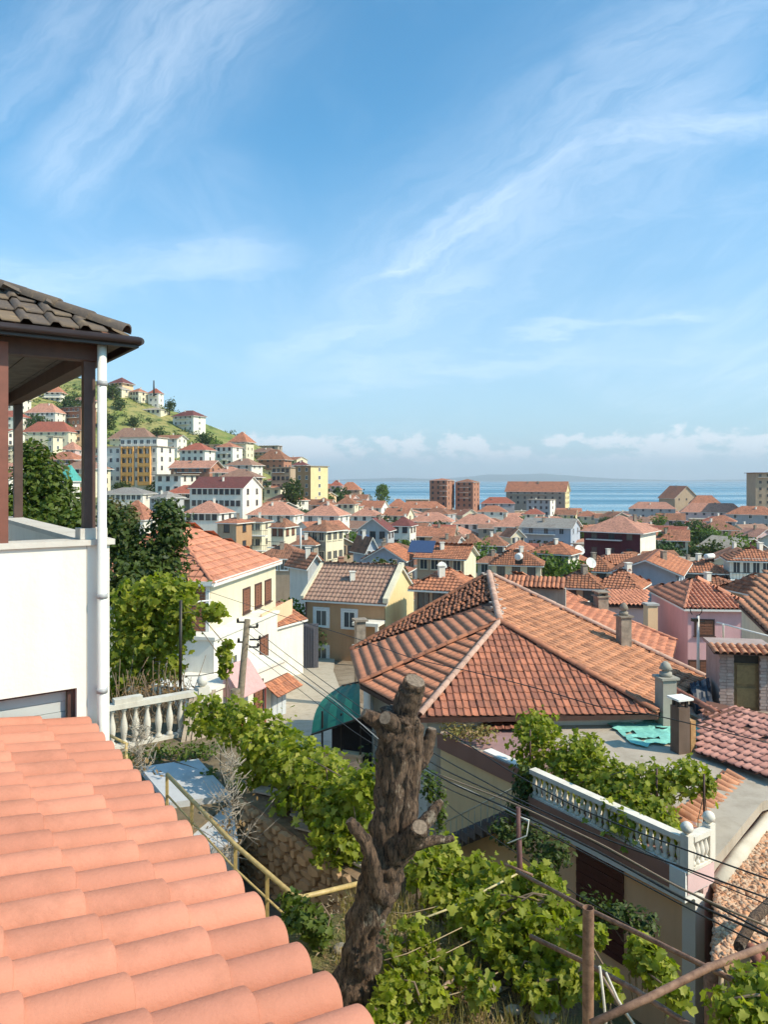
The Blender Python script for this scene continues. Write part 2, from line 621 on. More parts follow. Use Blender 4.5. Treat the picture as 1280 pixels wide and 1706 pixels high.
# ------------------------------------------------------------------ tiles
def tile_shape(kind):
    """unit tile: x across 0..1, y upslope 0..1.12, z height in tile widths"""
    if kind == 'barrel':
        xs = [0, .06, .16, .30, .45, .60, .74, .84, .92, 1.0]
        zs = [.02, .16, .29, .37, .39, .37, .29, .16, .04, .02]
        lift, th = .10, .07
    elif kind == 'half':
        xs = [0, .08, .25, .45, .65, .82, .9, 1.0]
        zs = [.0, .20, .36, .42, .36, .20, .0, .0]
        lift, th = .12, .06
    elif kind == 'roman':
        xs = [0, .10, .28, .42, 1.0]
        zs = [.02, .17, .17, .03, .02]
        lift, th = .16, .05
    elif kind == 'flat':                       # low interlocking tile, its course edge is what shows
        xs = [0, .06, .14, .2, 1.0]
        zs = [.02, .05, .05, .025, .03]
        lift, th = .17, .05
    else:                                      # long pan with a thin side rib
        xs = [0, .05, .12, .18, 1.0]
        zs = [.02, .15, .15, .03, .03]
        lift, th = .14, .05
    n = len(xs)
    v, f = [], []
    for j, (y, dz) in enumerate(((0, lift), (0.55, lift * 0.55), (1.10, 0.03))):
        tp = 1.0 - 0.03 * j
        for x, z in zip(xs, zs):
            v.append((0.5 + (x - 0.5) * tp, y, z * (1 - 0.04 * j) + dz))
    for j in range(2):
        for i in range(n - 1):
            a = j * n + i
            f.append((a, a + 1, a + 1 + n, a + n))
    b = len(v)
    for x, z in zip(xs, zs):
        v.append((x, 0.006, z + lift - th - 0.03))
    for i in range(n - 1):
        f.append((b + i, b + i + 1, i + 1, i))
    return np.array(v, float), np.array(f, int)

TILE_ME = {}
def tile_mesh(kind, mat):
    k = (kind, mat.name)
    if k not in TILE_ME:
        v, f = tile_shape(kind)
        TILE_ME[k] = np_mesh('tile', v, f, mat, smooth=(kind in ('barrel', 'half')))
        if kind in ('barrel', 'half'):
            me = TILE_ME[k]
            n = len(me.polygons)
            nc = {'barrel': 9, 'half': 7}[kind]
            sm = [True] * (n - nc) + [False] * nc
            me.polygons.foreach_set('use_smooth', sm)
    return TILE_ME[k]

def tile_slope(poly, kind, sp, rowh, mat, parent, nparts=0, jit=0.012, seed=0, name='tile', under=True, off=(0, 0), miss=0.0):
    rng = random.Random(seed)
    poly = [Vector(p) for p in poly]
    U = (poly[1] - poly[0]).normalized()
    nrm = Vector((0, 0, 0))
    for i in range(len(poly)):
        nrm += poly[i].cross(poly[(i + 1) % len(poly)])
    nrm.normalize()
    if nrm.z < 0:
        nrm = -nrm
    V = nrm.cross(U)
    o = poly[0]
    if V.z < 0:
        V, U = -V, -U
    q = [((p - o).dot(U), (p - o).dot(V)) for p in poly]
    if under:
        mb = MB()
        mb.face([p - nrm * 0.01 for p in poly] if nrm.dot((poly[1] - poly[0]).cross(poly[2] - poly[1])) > 0 else [p - nrm * 0.01 for p in poly[::-1]])
        mb.build('underlay', UNDER, parent)

    def inside(x, y):
        c = False
        n = len(q)
        for i in range(n):
            x1, y1 = q[i]
            x2, y2 = q[(i + 1) % n]
            if (y1 > y) != (y2 > y) and x < (x2 - x1) * (y - y1) / (y2 - y1) + x1:
                c = not c
        return c
    u0, u1 = min(a for a, b in q), max(a for a, b in q)
    v0, v1 = min(b for a, b in q), max(b for a, b in q)
    ms = []
    j = 0
    while v0 + off[1] + j * rowh < v1:
        i = 0
        while u0 + off[0] + i * sp < u1:
            u = u0 + off[0] + i * sp
            v = v0 + off[1] + j * rowh
            if inside(u + sp / 2, v + rowh * 0.5) and rng.random() >= miss:
                c = o + U * (u + rng.uniform(-jit, jit)) + V * (v + rng.uniform(-jit, jit)) + nrm * rng.uniform(0, jit * 0.5)
                a = rng.uniform(-jit, jit) * 1.2
                Uj = (U * math.cos(a) + V * math.sin(a))
                Vj = (V * math.cos(a) - U * math.sin(a))
                M = Matrix.Identity(4)
                for r in range(3):
                    M[r][0] = Uj[r] * sp
                    M[r][1] = Vj[r] * rowh
                    M[r][2] = nrm[r] * sp
                    M[r][3] = c[r]
                ms.append(M)
            i += 1
        j += 1
    ms.sort(key=lambda m: m.translation.length)
    for M in ms[:nparts]:
        link(name, tile_mesh(kind, mat), parent, M)
    rest = ms[nparts:]
    if rest:
        tv, tf = tile_shape(kind)
        A = np.array([[list(r) for r in m] for m in rest])
        vv = np.einsum('nij,kj->nki', A[:, :3, :3], tv) + A[:, None, :3, 3]
        nv = len(tv)
        ff = (tf[None] + (np.arange(len(rest)) * nv)[:, None, None]).reshape(-1, 4)
        rn = np.repeat(np.random.RandomState(seed + 5).rand(len(rest)), len(tf))
        M = W[parent.name]
        me = np_mesh('tiles', vv.reshape(-1, 3), ff, mat, rn, M=M)
        o2 = link(name, me, parent, M)
        tag(o2, kind='stuff')
    return len(ms)

def cap_row(parent, a, b, mat, r=0.12, step=0.38, name='ridge_tile', lift=0.02, parts=True, sag=0.0):
    """half-round cap tiles from a to b"""
    a, b = Vector(a), Vector(b)
    d = b - a
    n = max(1, int(round(d.length / step)))
    D = d.normalized()
    side = D.cross(Vector((0, 0, 1))).normalized()
    up = side.cross(D).normalized()
    st = d.length / n
    rng = random.Random(int(abs(a.x) * 100))
    key = ('cap', mat.name)
    if key not in TILE_ME:
        v, f = [], []
        seg = 8
        for j, (y, s_) in enumerate(((0, 1.0), (1.12, 0.86))):
            for i in range(seg + 1):
                an = math.pi * i / seg
                v.append((-math.cos(an) * s_, y, math.sin(an) * s_))
        v2 = len(v)
        for i in range(seg + 1):
            an = math.pi * i / seg
            v.append((-math.cos(an) * 0.84, 0, math.sin(an) * 0.84))
        for i in range(seg):
            f.append((i, i + 1, i + 1 + seg + 1, i + seg + 1))
            f.append((v2 + i, v2 + i + 1, i + 1, i))
        TILE_ME[key] = np_mesh('ridge_tile', np.array(v, float), np.array(f), mat, smooth=True)
    for i in range(n):
        c = a + d * (i / n) + up * (lift + rng.uniform(0, 0.012))
        M = Matrix.Identity(4)
        for k in range(3):
            M[k][0] = side[k] * r
            M[k][1] = D[k] * st
            M[k][2] = up[k] * r
            M[k][3] = c[k]
        link(name, TILE_ME[key], parent, M)

# ------------------------------------------------------------------ foliage
def leaf_shape(kind):
    if kind == 'vine':                        # five-lobed vine leaf, folded along the midrib
        pts = [(0, 0), (.34, -.12), (.52, .22), (.33, .42), (.40, .78), (.14, .72), (0, 1.05),
               (-.14, .72), (-.40, .78), (-.33, .42), (-.52, .22), (-.34, -.12)]
        v = [(x, y, abs(x) * .38 - 0.22 * y * y) for x, y in pts] + [(0, .38, -.03)]
        c = len(v) - 1
        f = [(i, (i + 1) % 12, c) for i in range(12)]
        v = np.array(v); v[:, 1] -= 0.4
        return v, np.array(f)
    if kind == 'oval':
        v = [(0, -.5, 0), (.28, -.1, .06), (.2, .3, .03), (0, .55, -.08), (-.2, .3, .03), (-.28, -.1, .06)]
        f = [(0, 1, 5), (1, 2, 5), (2, 4, 5), (2, 3, 4)]
        return np.array(v), np.array(f)
    # clump: three crossing little blades, for crowns far off
    v = [(-.5, -.3, 0), (.4, -.45, .1), (.15, .5, -.1), (-.1, -.5, -.4), (.15, .1, .5), (0, .5, -.25)]
    f = [(0, 1, 2), (3, 4, 5)]
    return np.array(v, float), np.array(f)

LEAF_ME = {}
def leaves(name, mat, parent, blobs, n, size, kind='oval', nparts=0, seed=1, up=0.5, hang=0.0, shell=0.55, sv=0.45):
    """leaves scattered through ellipsoids. blobs: (centre, rx, ry, rz)"""
    rs = np.random.RandomState(seed)
    wts = np.array([(b[1] * b[2] * b[3]) ** 0.6 for b in blobs])
    ids = rs.choice(len(blobs), n, p=wts / wts.sum())
    C = np.array([list(b[0]) for b in blobs])[ids]
    R = np.array([[b[1], b[2], b[3]] for b in blobs])[ids]
    d = rs.normal(size=(n, 3))
    d /= np.linalg.norm(d, axis=1)[:, None]
    rad = (shell + (1.05 - shell) * rs.rand(n) ** 0.7)
    rad *= 1 + 0.16 * np.sin(d[:, 0] * 7 + ids) * np.cos(d[:, 2] * 6 + d[:, 1] * 5 + ids * 2)
    rad *= np.where(rs.rand(n) < 0.10, rs.uniform(1.1, 1.45, n), 1.0)
    pos = C + d * R * rad[:, None]
    nrm = d * 0.7 + rs.normal(size=(n, 3)) * 0.55 + np.array([0, 0, up])
    nrm /= np.linalg.norm(nrm, axis=1)[:, None]
    t = rs.normal(size=(n, 3)) + np.array([0, 0, -hang])
    t -= nrm * (t * nrm).sum(1)[:, None]
    t /= np.linalg.norm(t, axis=1)[:, None]
    s = np.cross(t, nrm)
    sz = size * (1 - sv + 2 * sv * rs.rand(n))
    A = np.stack([s, t, nrm], axis=2) * sz[:, None, None]
    lv, lf = leaf_shape(kind)
    order = np.argsort(np.linalg.norm(pos, axis=1))
    key = (kind, mat.name)
    if nparts:
        if key not in LEAF_ME:
            LEAF_ME[key] = np_mesh('leaf', lv, lf, mat)
        for i in order[:nparts]:
            M = Matrix.Identity(4)
            for r in range(3):
                for c in range(3):
                    M[r][c] = A[i, r, c]
                M[r][3] = pos[i, r]
            link('leaf', LEAF_ME[key], parent, M)
    rest = order[nparts:]
    if len(rest):
        vv = np.einsum('nij,kj->nki', A[rest], lv) + pos[rest][:, None, :]
        ff = (lf[None] + (np.arange(len(rest)) * len(lv))[:, None, None]).reshape(-1, 3)
        rn = np.repeat(rs.rand(len(rest)), len(lf))
        M = W[parent.name] if parent is not None else I4
        me = np_mesh(name, vv.reshape(-1, 3), ff, mat, rn, M=M)
        o = link(name, me, parent, M)
        if nparts:
            tag(o, kind='stuff')
        return o

bark = NT('bark')
def _bark():
    t = bark
    p = t.mapv(t.pos(), (1, 1, 0.25))
    n = t.noise(p, 30, 10, 0.75, 0.9)
    n2 = t.noise(t.pos(), 2.2, 4, 0.6)
    col = t.mix(t.ramp(n, 0.40, 0.62), (0.018, 0.011, 0.008, 1), (0.24, 0.15, 0.095, 1))
    col = t.mix(t.ramp(t.math('MULTIPLY', n2, t.math('ADD', n, .5)), 0.62, 0.72), col, (0.46, 0.38, 0.29, 1))
    t.l(col, t.bsdf.inputs['Base Color'])
    t.bsdf.inputs['Roughness'].default_value = 0.95
    t.bump(n, 1.0, 0.05)
_bark()
BARK = bark.mat
twig = simple('twig', (0.20, 0.14, 0.09), 0.9, var=0.3)
L_TREE = leafmat('leaf_tree', (0.06, 0.10, 0.014), (0.13, 0.17, 0.025), (0.24, 0.26, 0.04), 0.3)
L_DARK = leafmat('leaf_dark', (0.035, 0.062, 0.012), (0.08, 0.115, 0.018), (0.19, 0.20, 0.035), 0.25)
L_LIGHT = leafmat('leaf_light', (0.10, 0.17, 0.025), (0.17, 0.25, 0.04), (0.28, 0.33, 0.07), 0.35)
L_VINE = leafmat('leaf_vine', (0.17, 0.21, 0.016), (0.34, 0.36, 0.035), (0.62, 0.58, 0.13), 0.48, 0.7)
L_HILL = leafmat('leaf_hill', (0.035, 0.075, 0.018), (0.08, 0.13, 0.03), (0.13, 0.17, 0.04), 0.15)

# ------------------------------------------------------------------ terrain height
def lerp(a, b, t):
    return a + (b - a) * t

def interp(tab, x):
    if x <= tab[0][0]:
        return tab[0][1]
    for (x0, y0), (x1, y1) in zip(tab, tab[1:]):
        if x <= x1:
            return lerp(y0, y1, (x - x0) / (x1 - x0))
    return tab[-1][1]

NEAR_L = [(-40, -5.0), (8.8, -5.0), (11.2, -11.2), (22, -11.1), (30, -11.6), (43, -13.4), (60, -14.8), (100, -17.0), (150, -18.5), (250, -20.0), (400, -22.0), (580, -24.4), (640, -26.0)]
NEAR_R = [(-40, -5.1), (6.4, -5.1), (8.4, -10.8), (22, -11.1), (30, -11.6), (43, -13.4), (60, -14.8), (100, -17.0), (150, -18.5), (250, -20.0), (400, -22.0), (580, -24.4), (640, -26.0)]
HY = [60, 120, 210, 270, 300, 340, 400, 500, 700, 900]
HX = [20, 0, -30, -50, -75, -100, -150, -200, -300, -500]
HT = [[0] * 10,
      [0, 1, 3, 4, 5, 6, 8, 10, 14, 20],
      [0, 3, 8, 11, 13, 14, 16, 18, 24, 40],
      [0, 4, 12, 14, 17, 18, 22, 28, 45, 70],
      [0, 4, 12, 17, 20, 21, 30, 40, 60, 85],
      [0, 4, 12, 22, 33, 36, 46, 60, 80, 100],
      [0, 4, 14, 30, 45, 54, 73, 85, 98, 110],
      [0, 3, 8, 15, 25, 40, 70, 85, 100, 115],
      [0, 0, 0, 2, 5, 15, 40, 60, 80, 100],
      [0, 0, 0, 0, 0, 0, 0, 10, 30, 50]]

def ground(x, y):
    k = min(1.0, max(0.0, (x - 1.6) / 1.0))
    z = lerp(interp(NEAR_L, y), interp(NEAR_R, y), k)
    yy = min(max(y, HY[0]), HY[-1])
    j = max(i for i in range(len(HY)) if HY[i] <= yy)
    j = min(j, len(HY) - 2)
    tj = (yy - HY[j]) / (HY[j + 1] - HY[j])
    xx = min(max(x, HX[-1]), HX[0])
    i = max(q for q in range(len(HX)) if HX[q] >= xx)
    i = min(i, len(HX) - 2)
    ti = (HX[i] - xx) / (HX[i] - HX[i + 1])
    a = lerp(HT[j][i], HT[j][i + 1], ti)
    b = lerp(HT[j + 1][i], HT[j + 1][i + 1], ti)
    return z + lerp(a, b, tj)

# ------------------------------------------------------------------ houses
WIN_ME = {}
def window_meshes(w, h, frame, style):
    k = (round(w, 2), round(h, 2), frame.name, style)
    if k in WIN_ME:
        return WIN_ME[k]
    ft = min(0.09, w * 0.1)
    ex, ey, ez = Vector((1, 0, 0)), Vector((0, 1, 0)), Vector((0, 0, 1))
    fr = MB()
    for (x0, x1, z0, z1) in ((-w / 2 - ft, -w / 2, -ft, h + ft), (w / 2, w / 2 + ft, -ft, h + ft),
                             (-w / 2, w / 2, -ft, 0), (-w / 2, w / 2, h, h + ft)):
        fr.box((x0, -0.06, 0), ex, ey, x1 - x0, 0.10, z0, z1)
    if w > 0.7:
        fr.box((-0.025, -0.045, 0), ex, ey, 0.05, 0.05, 0.0, h)
    fr.box((-w / 2 - ft * 1.6, -0.14, 0), ex, ey, w + ft * 3.2, 0.16, -ft - 0.06, -ft - 0.004)
    pn = MB()
    if style == 'shutter':
        n = max(4, int(h / 0.16))
        pn.box((-w / 2, -0.02, 0), ex, ey, w, 0.04, 0, h)
        for i in range(n):
            z = h * i / n
            pn.box((-w / 2 + .02, -0.045, 0), ex, ey, w - .04, 0.03, z + 0.01, z + h / n * 0.7)
    else:
        pn.box((-w / 2, -0.018, 0), ex, ey, w, 0.03, 0, h)
    WIN_ME[k] = (fr.mesh('window', frame), pn.mesh('pane' if style != 'shutter' else 'shutter', red_wood if style == 'shutter' else glass))
    return WIN_ME[k]

def add_window(parent, c, out, w, h, frame, style='glass'):
    """c: bottom centre on the wall plane; out: outward unit normal"""
    out = Vector(out)
    X = Vector((-out.y, out.x, 0))
    M = Matrix.Identity(4)
    Y = -out
    X = Y.cross(Vector((0, 0, 1)))
    for r in range(3):
        M[r][0] = X[r]; M[r][1] = Y[r]; M[r][2] = (0, 0, 1)[r]; M[r][3] = c[r]
    a, b = window_meshes(w, h, frame, style)
    wo = link('window', a, parent, M)
    link('shutter' if style == 'shutter' else 'pane', b, wo, M)
    return wo

def add_balcony(parent, c, out, w, depth, slab, rail, nb=None):
    out = Vector(out)
    X = Vector((out.y, -out.x, 0)) * -1
    c = Vector(c)
    mb = MB()
    mb.box(c - X * w / 2 + out * 0.003, X, out, w, depth, c.z - 0.16, c.z)
    bal = mb.build('balcony', slab, parent)
    r = MB()
    h = 0.95
    e = c + out * (depth - 0.06)
    for a, b in ((e - X * (w / 2 - .05), e + X * (w / 2 - .05)), (e - X * (w / 2 - .05), c - X * (w / 2 - .05) + out * .05), (e + X * (w / 2 - .05), c + X * (w / 2 - .05) + out * .05)):
        r.tube([a + Vector((0, 0, h)), b + Vector((0, 0, h))], 0.035, 4, smooth=False)
        n = max(1, int((b - a).length / (nb or 0.35)))
        for i in range(n + 1):
            p = a + (b - a) * i / n
            r.tube([p + Vector((0, 0, 0.0)), p + Vector((0, 0, h))], 0.016, 3, cap=False, smooth=False)
    r.build('railing', rail, bal)
    return bal

def chimney(parent, c, w, h, mat=soot, cap='flat'):
    mb = MB()
    c = Vector(c)
    mb.cbox((c.x, c.y, c.z + h / 2 - 0.4), w, w, h + 0.8, 0.2)
    mb.cbox((c.x, c.y, c.z + h + 0.03), w * 1.3, w * 1.3, 0.06, 0.2)
    if cap == 'pots':
        for sx in (-1, 1):
            mb.cbox((c.x + sx * w * .35, c.y, c.z + h + 0.14), w * 0.2, w * 0.8, 0.16, 0.2)
        mb.cbox((c.x, c.y, c.z + h + 0.25), w * 1.25, w * 1.25, 0.06, 0.2)
    elif cap == 'cowl':
        mb.lathe((c.x, c.y, c.z + h + 0.06), [(w * .42, 0), (w * .42, .12), (w * .25, .14), (w * .25, .2), (w * .45, .22), (w * .3, .36), (0.05, .44)], 10)
    return mb.build('chimney', mat, parent)

def roof_faces(parent, To, a, b, ze, zr, kind, roofm, ov, tiles=None, wallmat=None, name='roof', seed=0, nparts=0, hipr=None):
    """To(x,y,z): local to world. body half sizes a (x) and b (y); ridge along x unless kind ends with y"""
    ridge_y = kind.endswith('y')
    A, B = a + ov, b + ov
    slope_run = (a if ridge_y else b)
    k = (zr - ze) / slope_run
    zo = ze - k * ov
    hip = kind.startswith('hip')
    if kind == 'flat':
        mb = MB()
        mb.prism([To(-A, -B, 0), To(A, -B, 0), To(A, B, 0), To(-A, B, 0)], To(0, 0, ze).z, To(0, 0, ze + 0.22).z)
        return mb.build(name, roofm, parent)
    if kind == 'shed':                         # rises to the back
        c = [(-A, -B, ze - .1), (A, -B, ze - .1), (A, B, zr), (-A, B, zr)]
        faces = [c]
    elif ridge_y:
        r = (b - a if hip else B) if hipr is None else hipr
        r = max(r, 0.3)
        R1, R2 = (0, -r, zr), (0, r, zr)
        q = [(-A, -B, zo), (A, -B, zo), (A, B, zo), (-A, B, zo)]
        faces = [[q[1], q[2], R2, R1], [q[3], q[0], R1, R2]]
        if hip:
            faces += [[q[0], q[1], R1], [q[2], q[3], R2]]
    else:
        r = (a - b if hip else A) if hipr is None else hipr
        r = max(r, 0.3)
        R1, R2 = (-r, 0, zr), (r, 0, zr)
        q = [(-A, -B, zo), (A, -B, zo), (A, B, zo), (-A, B, zo)]
        faces = [[q[0], q[1], R2, R1], [q[2], q[3], R1, R2]]
        if hip:
            faces += [[q[1], q[2], R2], [q[3], q[0], R1]]
    mb = MB()
    wf = []
    for fc in faces:
        pts = [To(*p) for p in fc]
        wf.append(pts)
        U = (pts[1] - pts[0]).normalized()
        nr = (pts[1] - pts[0]).cross(pts[2] - pts[1]).normalized()
        V = nr.cross(U)
        uv = [((p - pts[0]).dot(U), (p - pts[0]).dot(V)) for p in pts]
        mb.face(pts, 0, uv)
    # underside and fascia
    th = 0.14
    for fc in faces:
        pts = [To(p[0], p[1], p[2] - th) for p in fc]
        mb.face(pts[::-1], 1)
    def band(p, q2):
        mb.face([To(p[0], p[1], p[2] - th), To(q2[0], q2[1], q2[2] - th), To(*q2), To(*p)], 1)
    for fc in faces:
        band(fc[0], fc[1])
        if kind == 'shed':
            band(fc[1], fc[2]); band(fc[2], fc[3]); band(fc[3], fc[0])
        elif not hip:
            band(fc[1], fc[2]); band(fc[3], fc[0])
    ro = mb.build(name, [roofm if tiles is None else UNDER, wallmat or trim_white], parent)
    if tiles:
        tk, sp, rh, cm = tiles[:4]
        for i, pts in enumerate(wf):
            # only slopes that can be seen from the town side of the camera get separate tiles
            nr = (pts[1] - pts[0]).cross(pts[2] - pts[1]).normalized()
            vis = nr.dot(-pts[0]) > 0
            if vis:
                tile_slope(pts, tk, sp, rh, cm, ro, nparts=nparts, seed=seed + i, under=False)
            else:
                tile_slope(pts, tk, sp * 2, rh * 2, cm, ro, nparts=0, seed=seed + i, under=False)
        R1w, R2w = To(*R1), To(*R2)
        if nparts:
            cap_row(ro, R1w, R2w, cm, 0.13, 0.4)
        if hip and nparts:
            near = [To(*p) for p in q]
            for p_, r_ in ((near[0], R1w), (near[1], R2w if not ridge_y else R1w)):
                cap_row(ro, p_, r_, cm, 0.12, 0.4)
    return ro

def house_abs(label, cx, cy, w, d, rot, z0, ze, zr, roof='hipx', wall='white', roofm='orange', front=(2, 2), right=(1, 1),
              left=None, ov=0.45, chim=1, tiles=None, name='house', cat='house', group='houses of the lakeside town', style='glass',
              frame=None, wsize=(0.95, 1.2), balc=None, leftwall=None, seed=0, wz=None, nparts=0, right2=None, floor_h=2.9, fw=None):
    R = math.radians(rot)
    ca, sa = math.cos(R), math.sin(R)
    def To(x, y, z):
        return Vector((cx + x * ca - y * sa, cy + x * sa + y * ca, z))
    t = thing(name, label, cat, (cx, cy, z0), group)
    a, b = w / 2, d / 2
    wm0 = WALLS[wall] if isinstance(wall, str) else wall
    frame = frame or (trim_white, dark_wood, wm0, dark_wood, wm0)[(seed + int(abs(cx * 3))) % 5]
    if balc is None and front and front[1] >= 2 and (int(abs(cx * 7)) + seed) % 3 == 0 and floor_h > 2:
        balc = [('f', -w * .12, 1.75, w * .62, 1.1)]
    wm = WALLS[wall] if isinstance(wall, str) else wall
    mb = MB()
    c4 = [(-a, -b), (a, -b), (a, b), (-a, b)]
    zt = ze if roof != 'flat' else ze
    lm = 1 if leftwall else 0
    for i in range(4):
        p, q = c4[i], c4[(i + 1) % 4]
        mb.face([To(p[0], p[1], z0 - 1.5), To(q[0], q[1], z0 - 1.5), To(q[0], q[1], zt), To(p[0], p[1], zt)], lm if i == 3 else (2 if i == 0 and fw else 0))
    mb.face([To(x, y, zt) for x, y in c4], 0)
    if roof == 'gabx':
        for s_, k_ in ((1, 0), (-1, lm)):
            tri = [To(s_ * a, -b * s_, ze), To(s_ * a, b * s_, ze), To(s_ * a, 0, zr)]
            mb.face(tri, k_)
    if roof == 'gaby':
        for s_ in (-1, 1):
            tri = [To(-a * -s_, b * s_, ze), To(a * -s_, b * s_, ze), To(0, b * s_, zr)]
            mb.face(tri, 2 if fw and s_ < 0 else 0)
    if roof == 'shed':
        mb.face([To(a, b, ze), To(-a, b, ze), To(-a, b, zr - .2), To(a, b, zr - .2)], 0)
        mb.face([To(a, -b, ze), To(a, b, ze), To(a, b, zr - .2)], 0)
        mb.face([To(-a, b, ze), To(-a, -b, ze), To(-a, b, zr - .2)], 0)
    mb.build('wall', [wm, WALLS[leftwall] if leftwall else wm, WALLS[fw] if fw else wm], t)  # fw and leftwall: darker tones paint shade onto some front and left faces
    rm = ROOFS[roofm] if isinstance(roofm, str) else roofm
    ro = roof_faces(t, To, a, b, ze, zr, roof, rm, ov, tiles, seed=seed, nparts=nparts)
    ww, wh = wsize
    def rowcol(n, face):
        if not n:
            return
        cols, rows = n[0], n[1]
        L = (a if face in 'fb' else b) * 2
        for j in range(rows):
            zz = ze - (wz if wz else 1.65) - floor_h * j
            if zz < z0 - 0.3:
                break
            for i in range(cols):
                f_ = (-0.5 + (i + 0.5) / cols) * L * 0.94
                if face == 'f':
                    c, o_ = To(f_, -b, zz), To(0, -1, 0) - To(0, 0, 0)
                elif face == 'r':
                    c, o_ = To(a, f_, zz), To(1, 0, 0) - To(0, 0, 0)
                else:
                    c, o_ = To(-a, f_, zz), To(-1, 0, 0) - To(0, 0, 0)
                add_window(t, c, o_.normalized(), min(ww, L / cols * 0.62), wh, frame, style)
    rowcol(front, 'f'); rowcol(right, 'r'); rowcol(left, 'l')
    if balc:
        for (face, off, zz, bw, bd) in balc:
            if face == 'f':
                c, o_ = To(off, -b, ze - zz), To(0, -1, 0) - To(0, 0, 0)
            else:
                c, o_ = To(a, off, ze - zz), To(1, 0, 0) - To(0, 0, 0)
            add_balcony(t, c, o_.normalized(), bw, bd, trim_white, iron)
    rng = random.Random(seed + int(abs(cx) * 10))
    for i in range(chim):
        ux, uy = rng.uniform(-.5, .5) * a, rng.uniform(-.55, 0.2) * b
        kk = 1 - abs(uy) / b if not roof.endswith('y') else 1 - abs(ux) / a
        if roof == 'flat':
            kk = 0
        zc = ze + (zr - ze) * max(kk, 0) * (0.9 if roof.startswith('hip') else 1)
        if roof.startswith('hip'):
            zc = min(zc, ze + (zr - ze) * (1 - abs(ux) / a) * 1.4)
        chimney(ro, To(ux, uy, zc), 0.5, 0.9, seed % 2 and soot or WALLS['white'])
    return t, To, ro

HOUSES = []
SEEN = []
def house_px(label, px0, px1, pe, pr, H, rot=-15, d=None, roof='hipx', Y=None, **kw):
    """place a house by where its body, eave and ridge are seen; H = eave height above its ground"""
    pxm = (px0 + px1) / 2
    if Y is None:
        Y = 45.0
        while Y < 620:
            if (800 - pe) / F * Y - ground((pxm - 640) / F * Y, Y) <= H:
                break
            Y += 0.5
    R = math.radians(rot)
    Wd = (px1 - px0) / F * Y
    kw.setdefault('seed', int(px0))
    if d is None:
        d = min(9.0, max(5.0, Wd * 0.75))
    # side faces show by rotation and by where the house stands off the axis
    off = math.atan2((pxm - 640) / F, 1)
    eff = R + off
    w = (Wd - d * abs(math.sin(eff)) * 1.0) / max(0.5, math.cos(eff))
    if w < Wd * 0.45:
        w = Wd * 0.5
        d = max(3.0, (Wd - w * math.cos(eff)) / max(0.15, abs(math.sin(eff))))
        d = min(d, 16)
    Yc = Y + (w * abs(math.sin(R)) + d * math.cos(R)) / 2
    cx = (pxm - 640) / F * Yc
    ze = (800 - pe) / F * (Y + 1.0)
    zr = (800 - pr) / F * Yc if roof != 'flat' else ze
    if roof not in ('flat',):
        zr = max(zr, ze + 0.6)
        zr = min(zr, ze + 0.75 * (d if not roof.endswith('y') else w) / 2 + 1.0)
    z0 = min(ground(cx, Yc), ground(cx, Y), ze - 2.5)
    SEEN.append((px0, px1, pe, H * F / Y, Y))
    HOUSES.append((label[:34], round(Y), round(w, 1), round(d, 1), round(ze - z0, 1)))
    return house_abs(label, cx, Yc, w, d, rot, z0, ze, zr, roof, **kw)

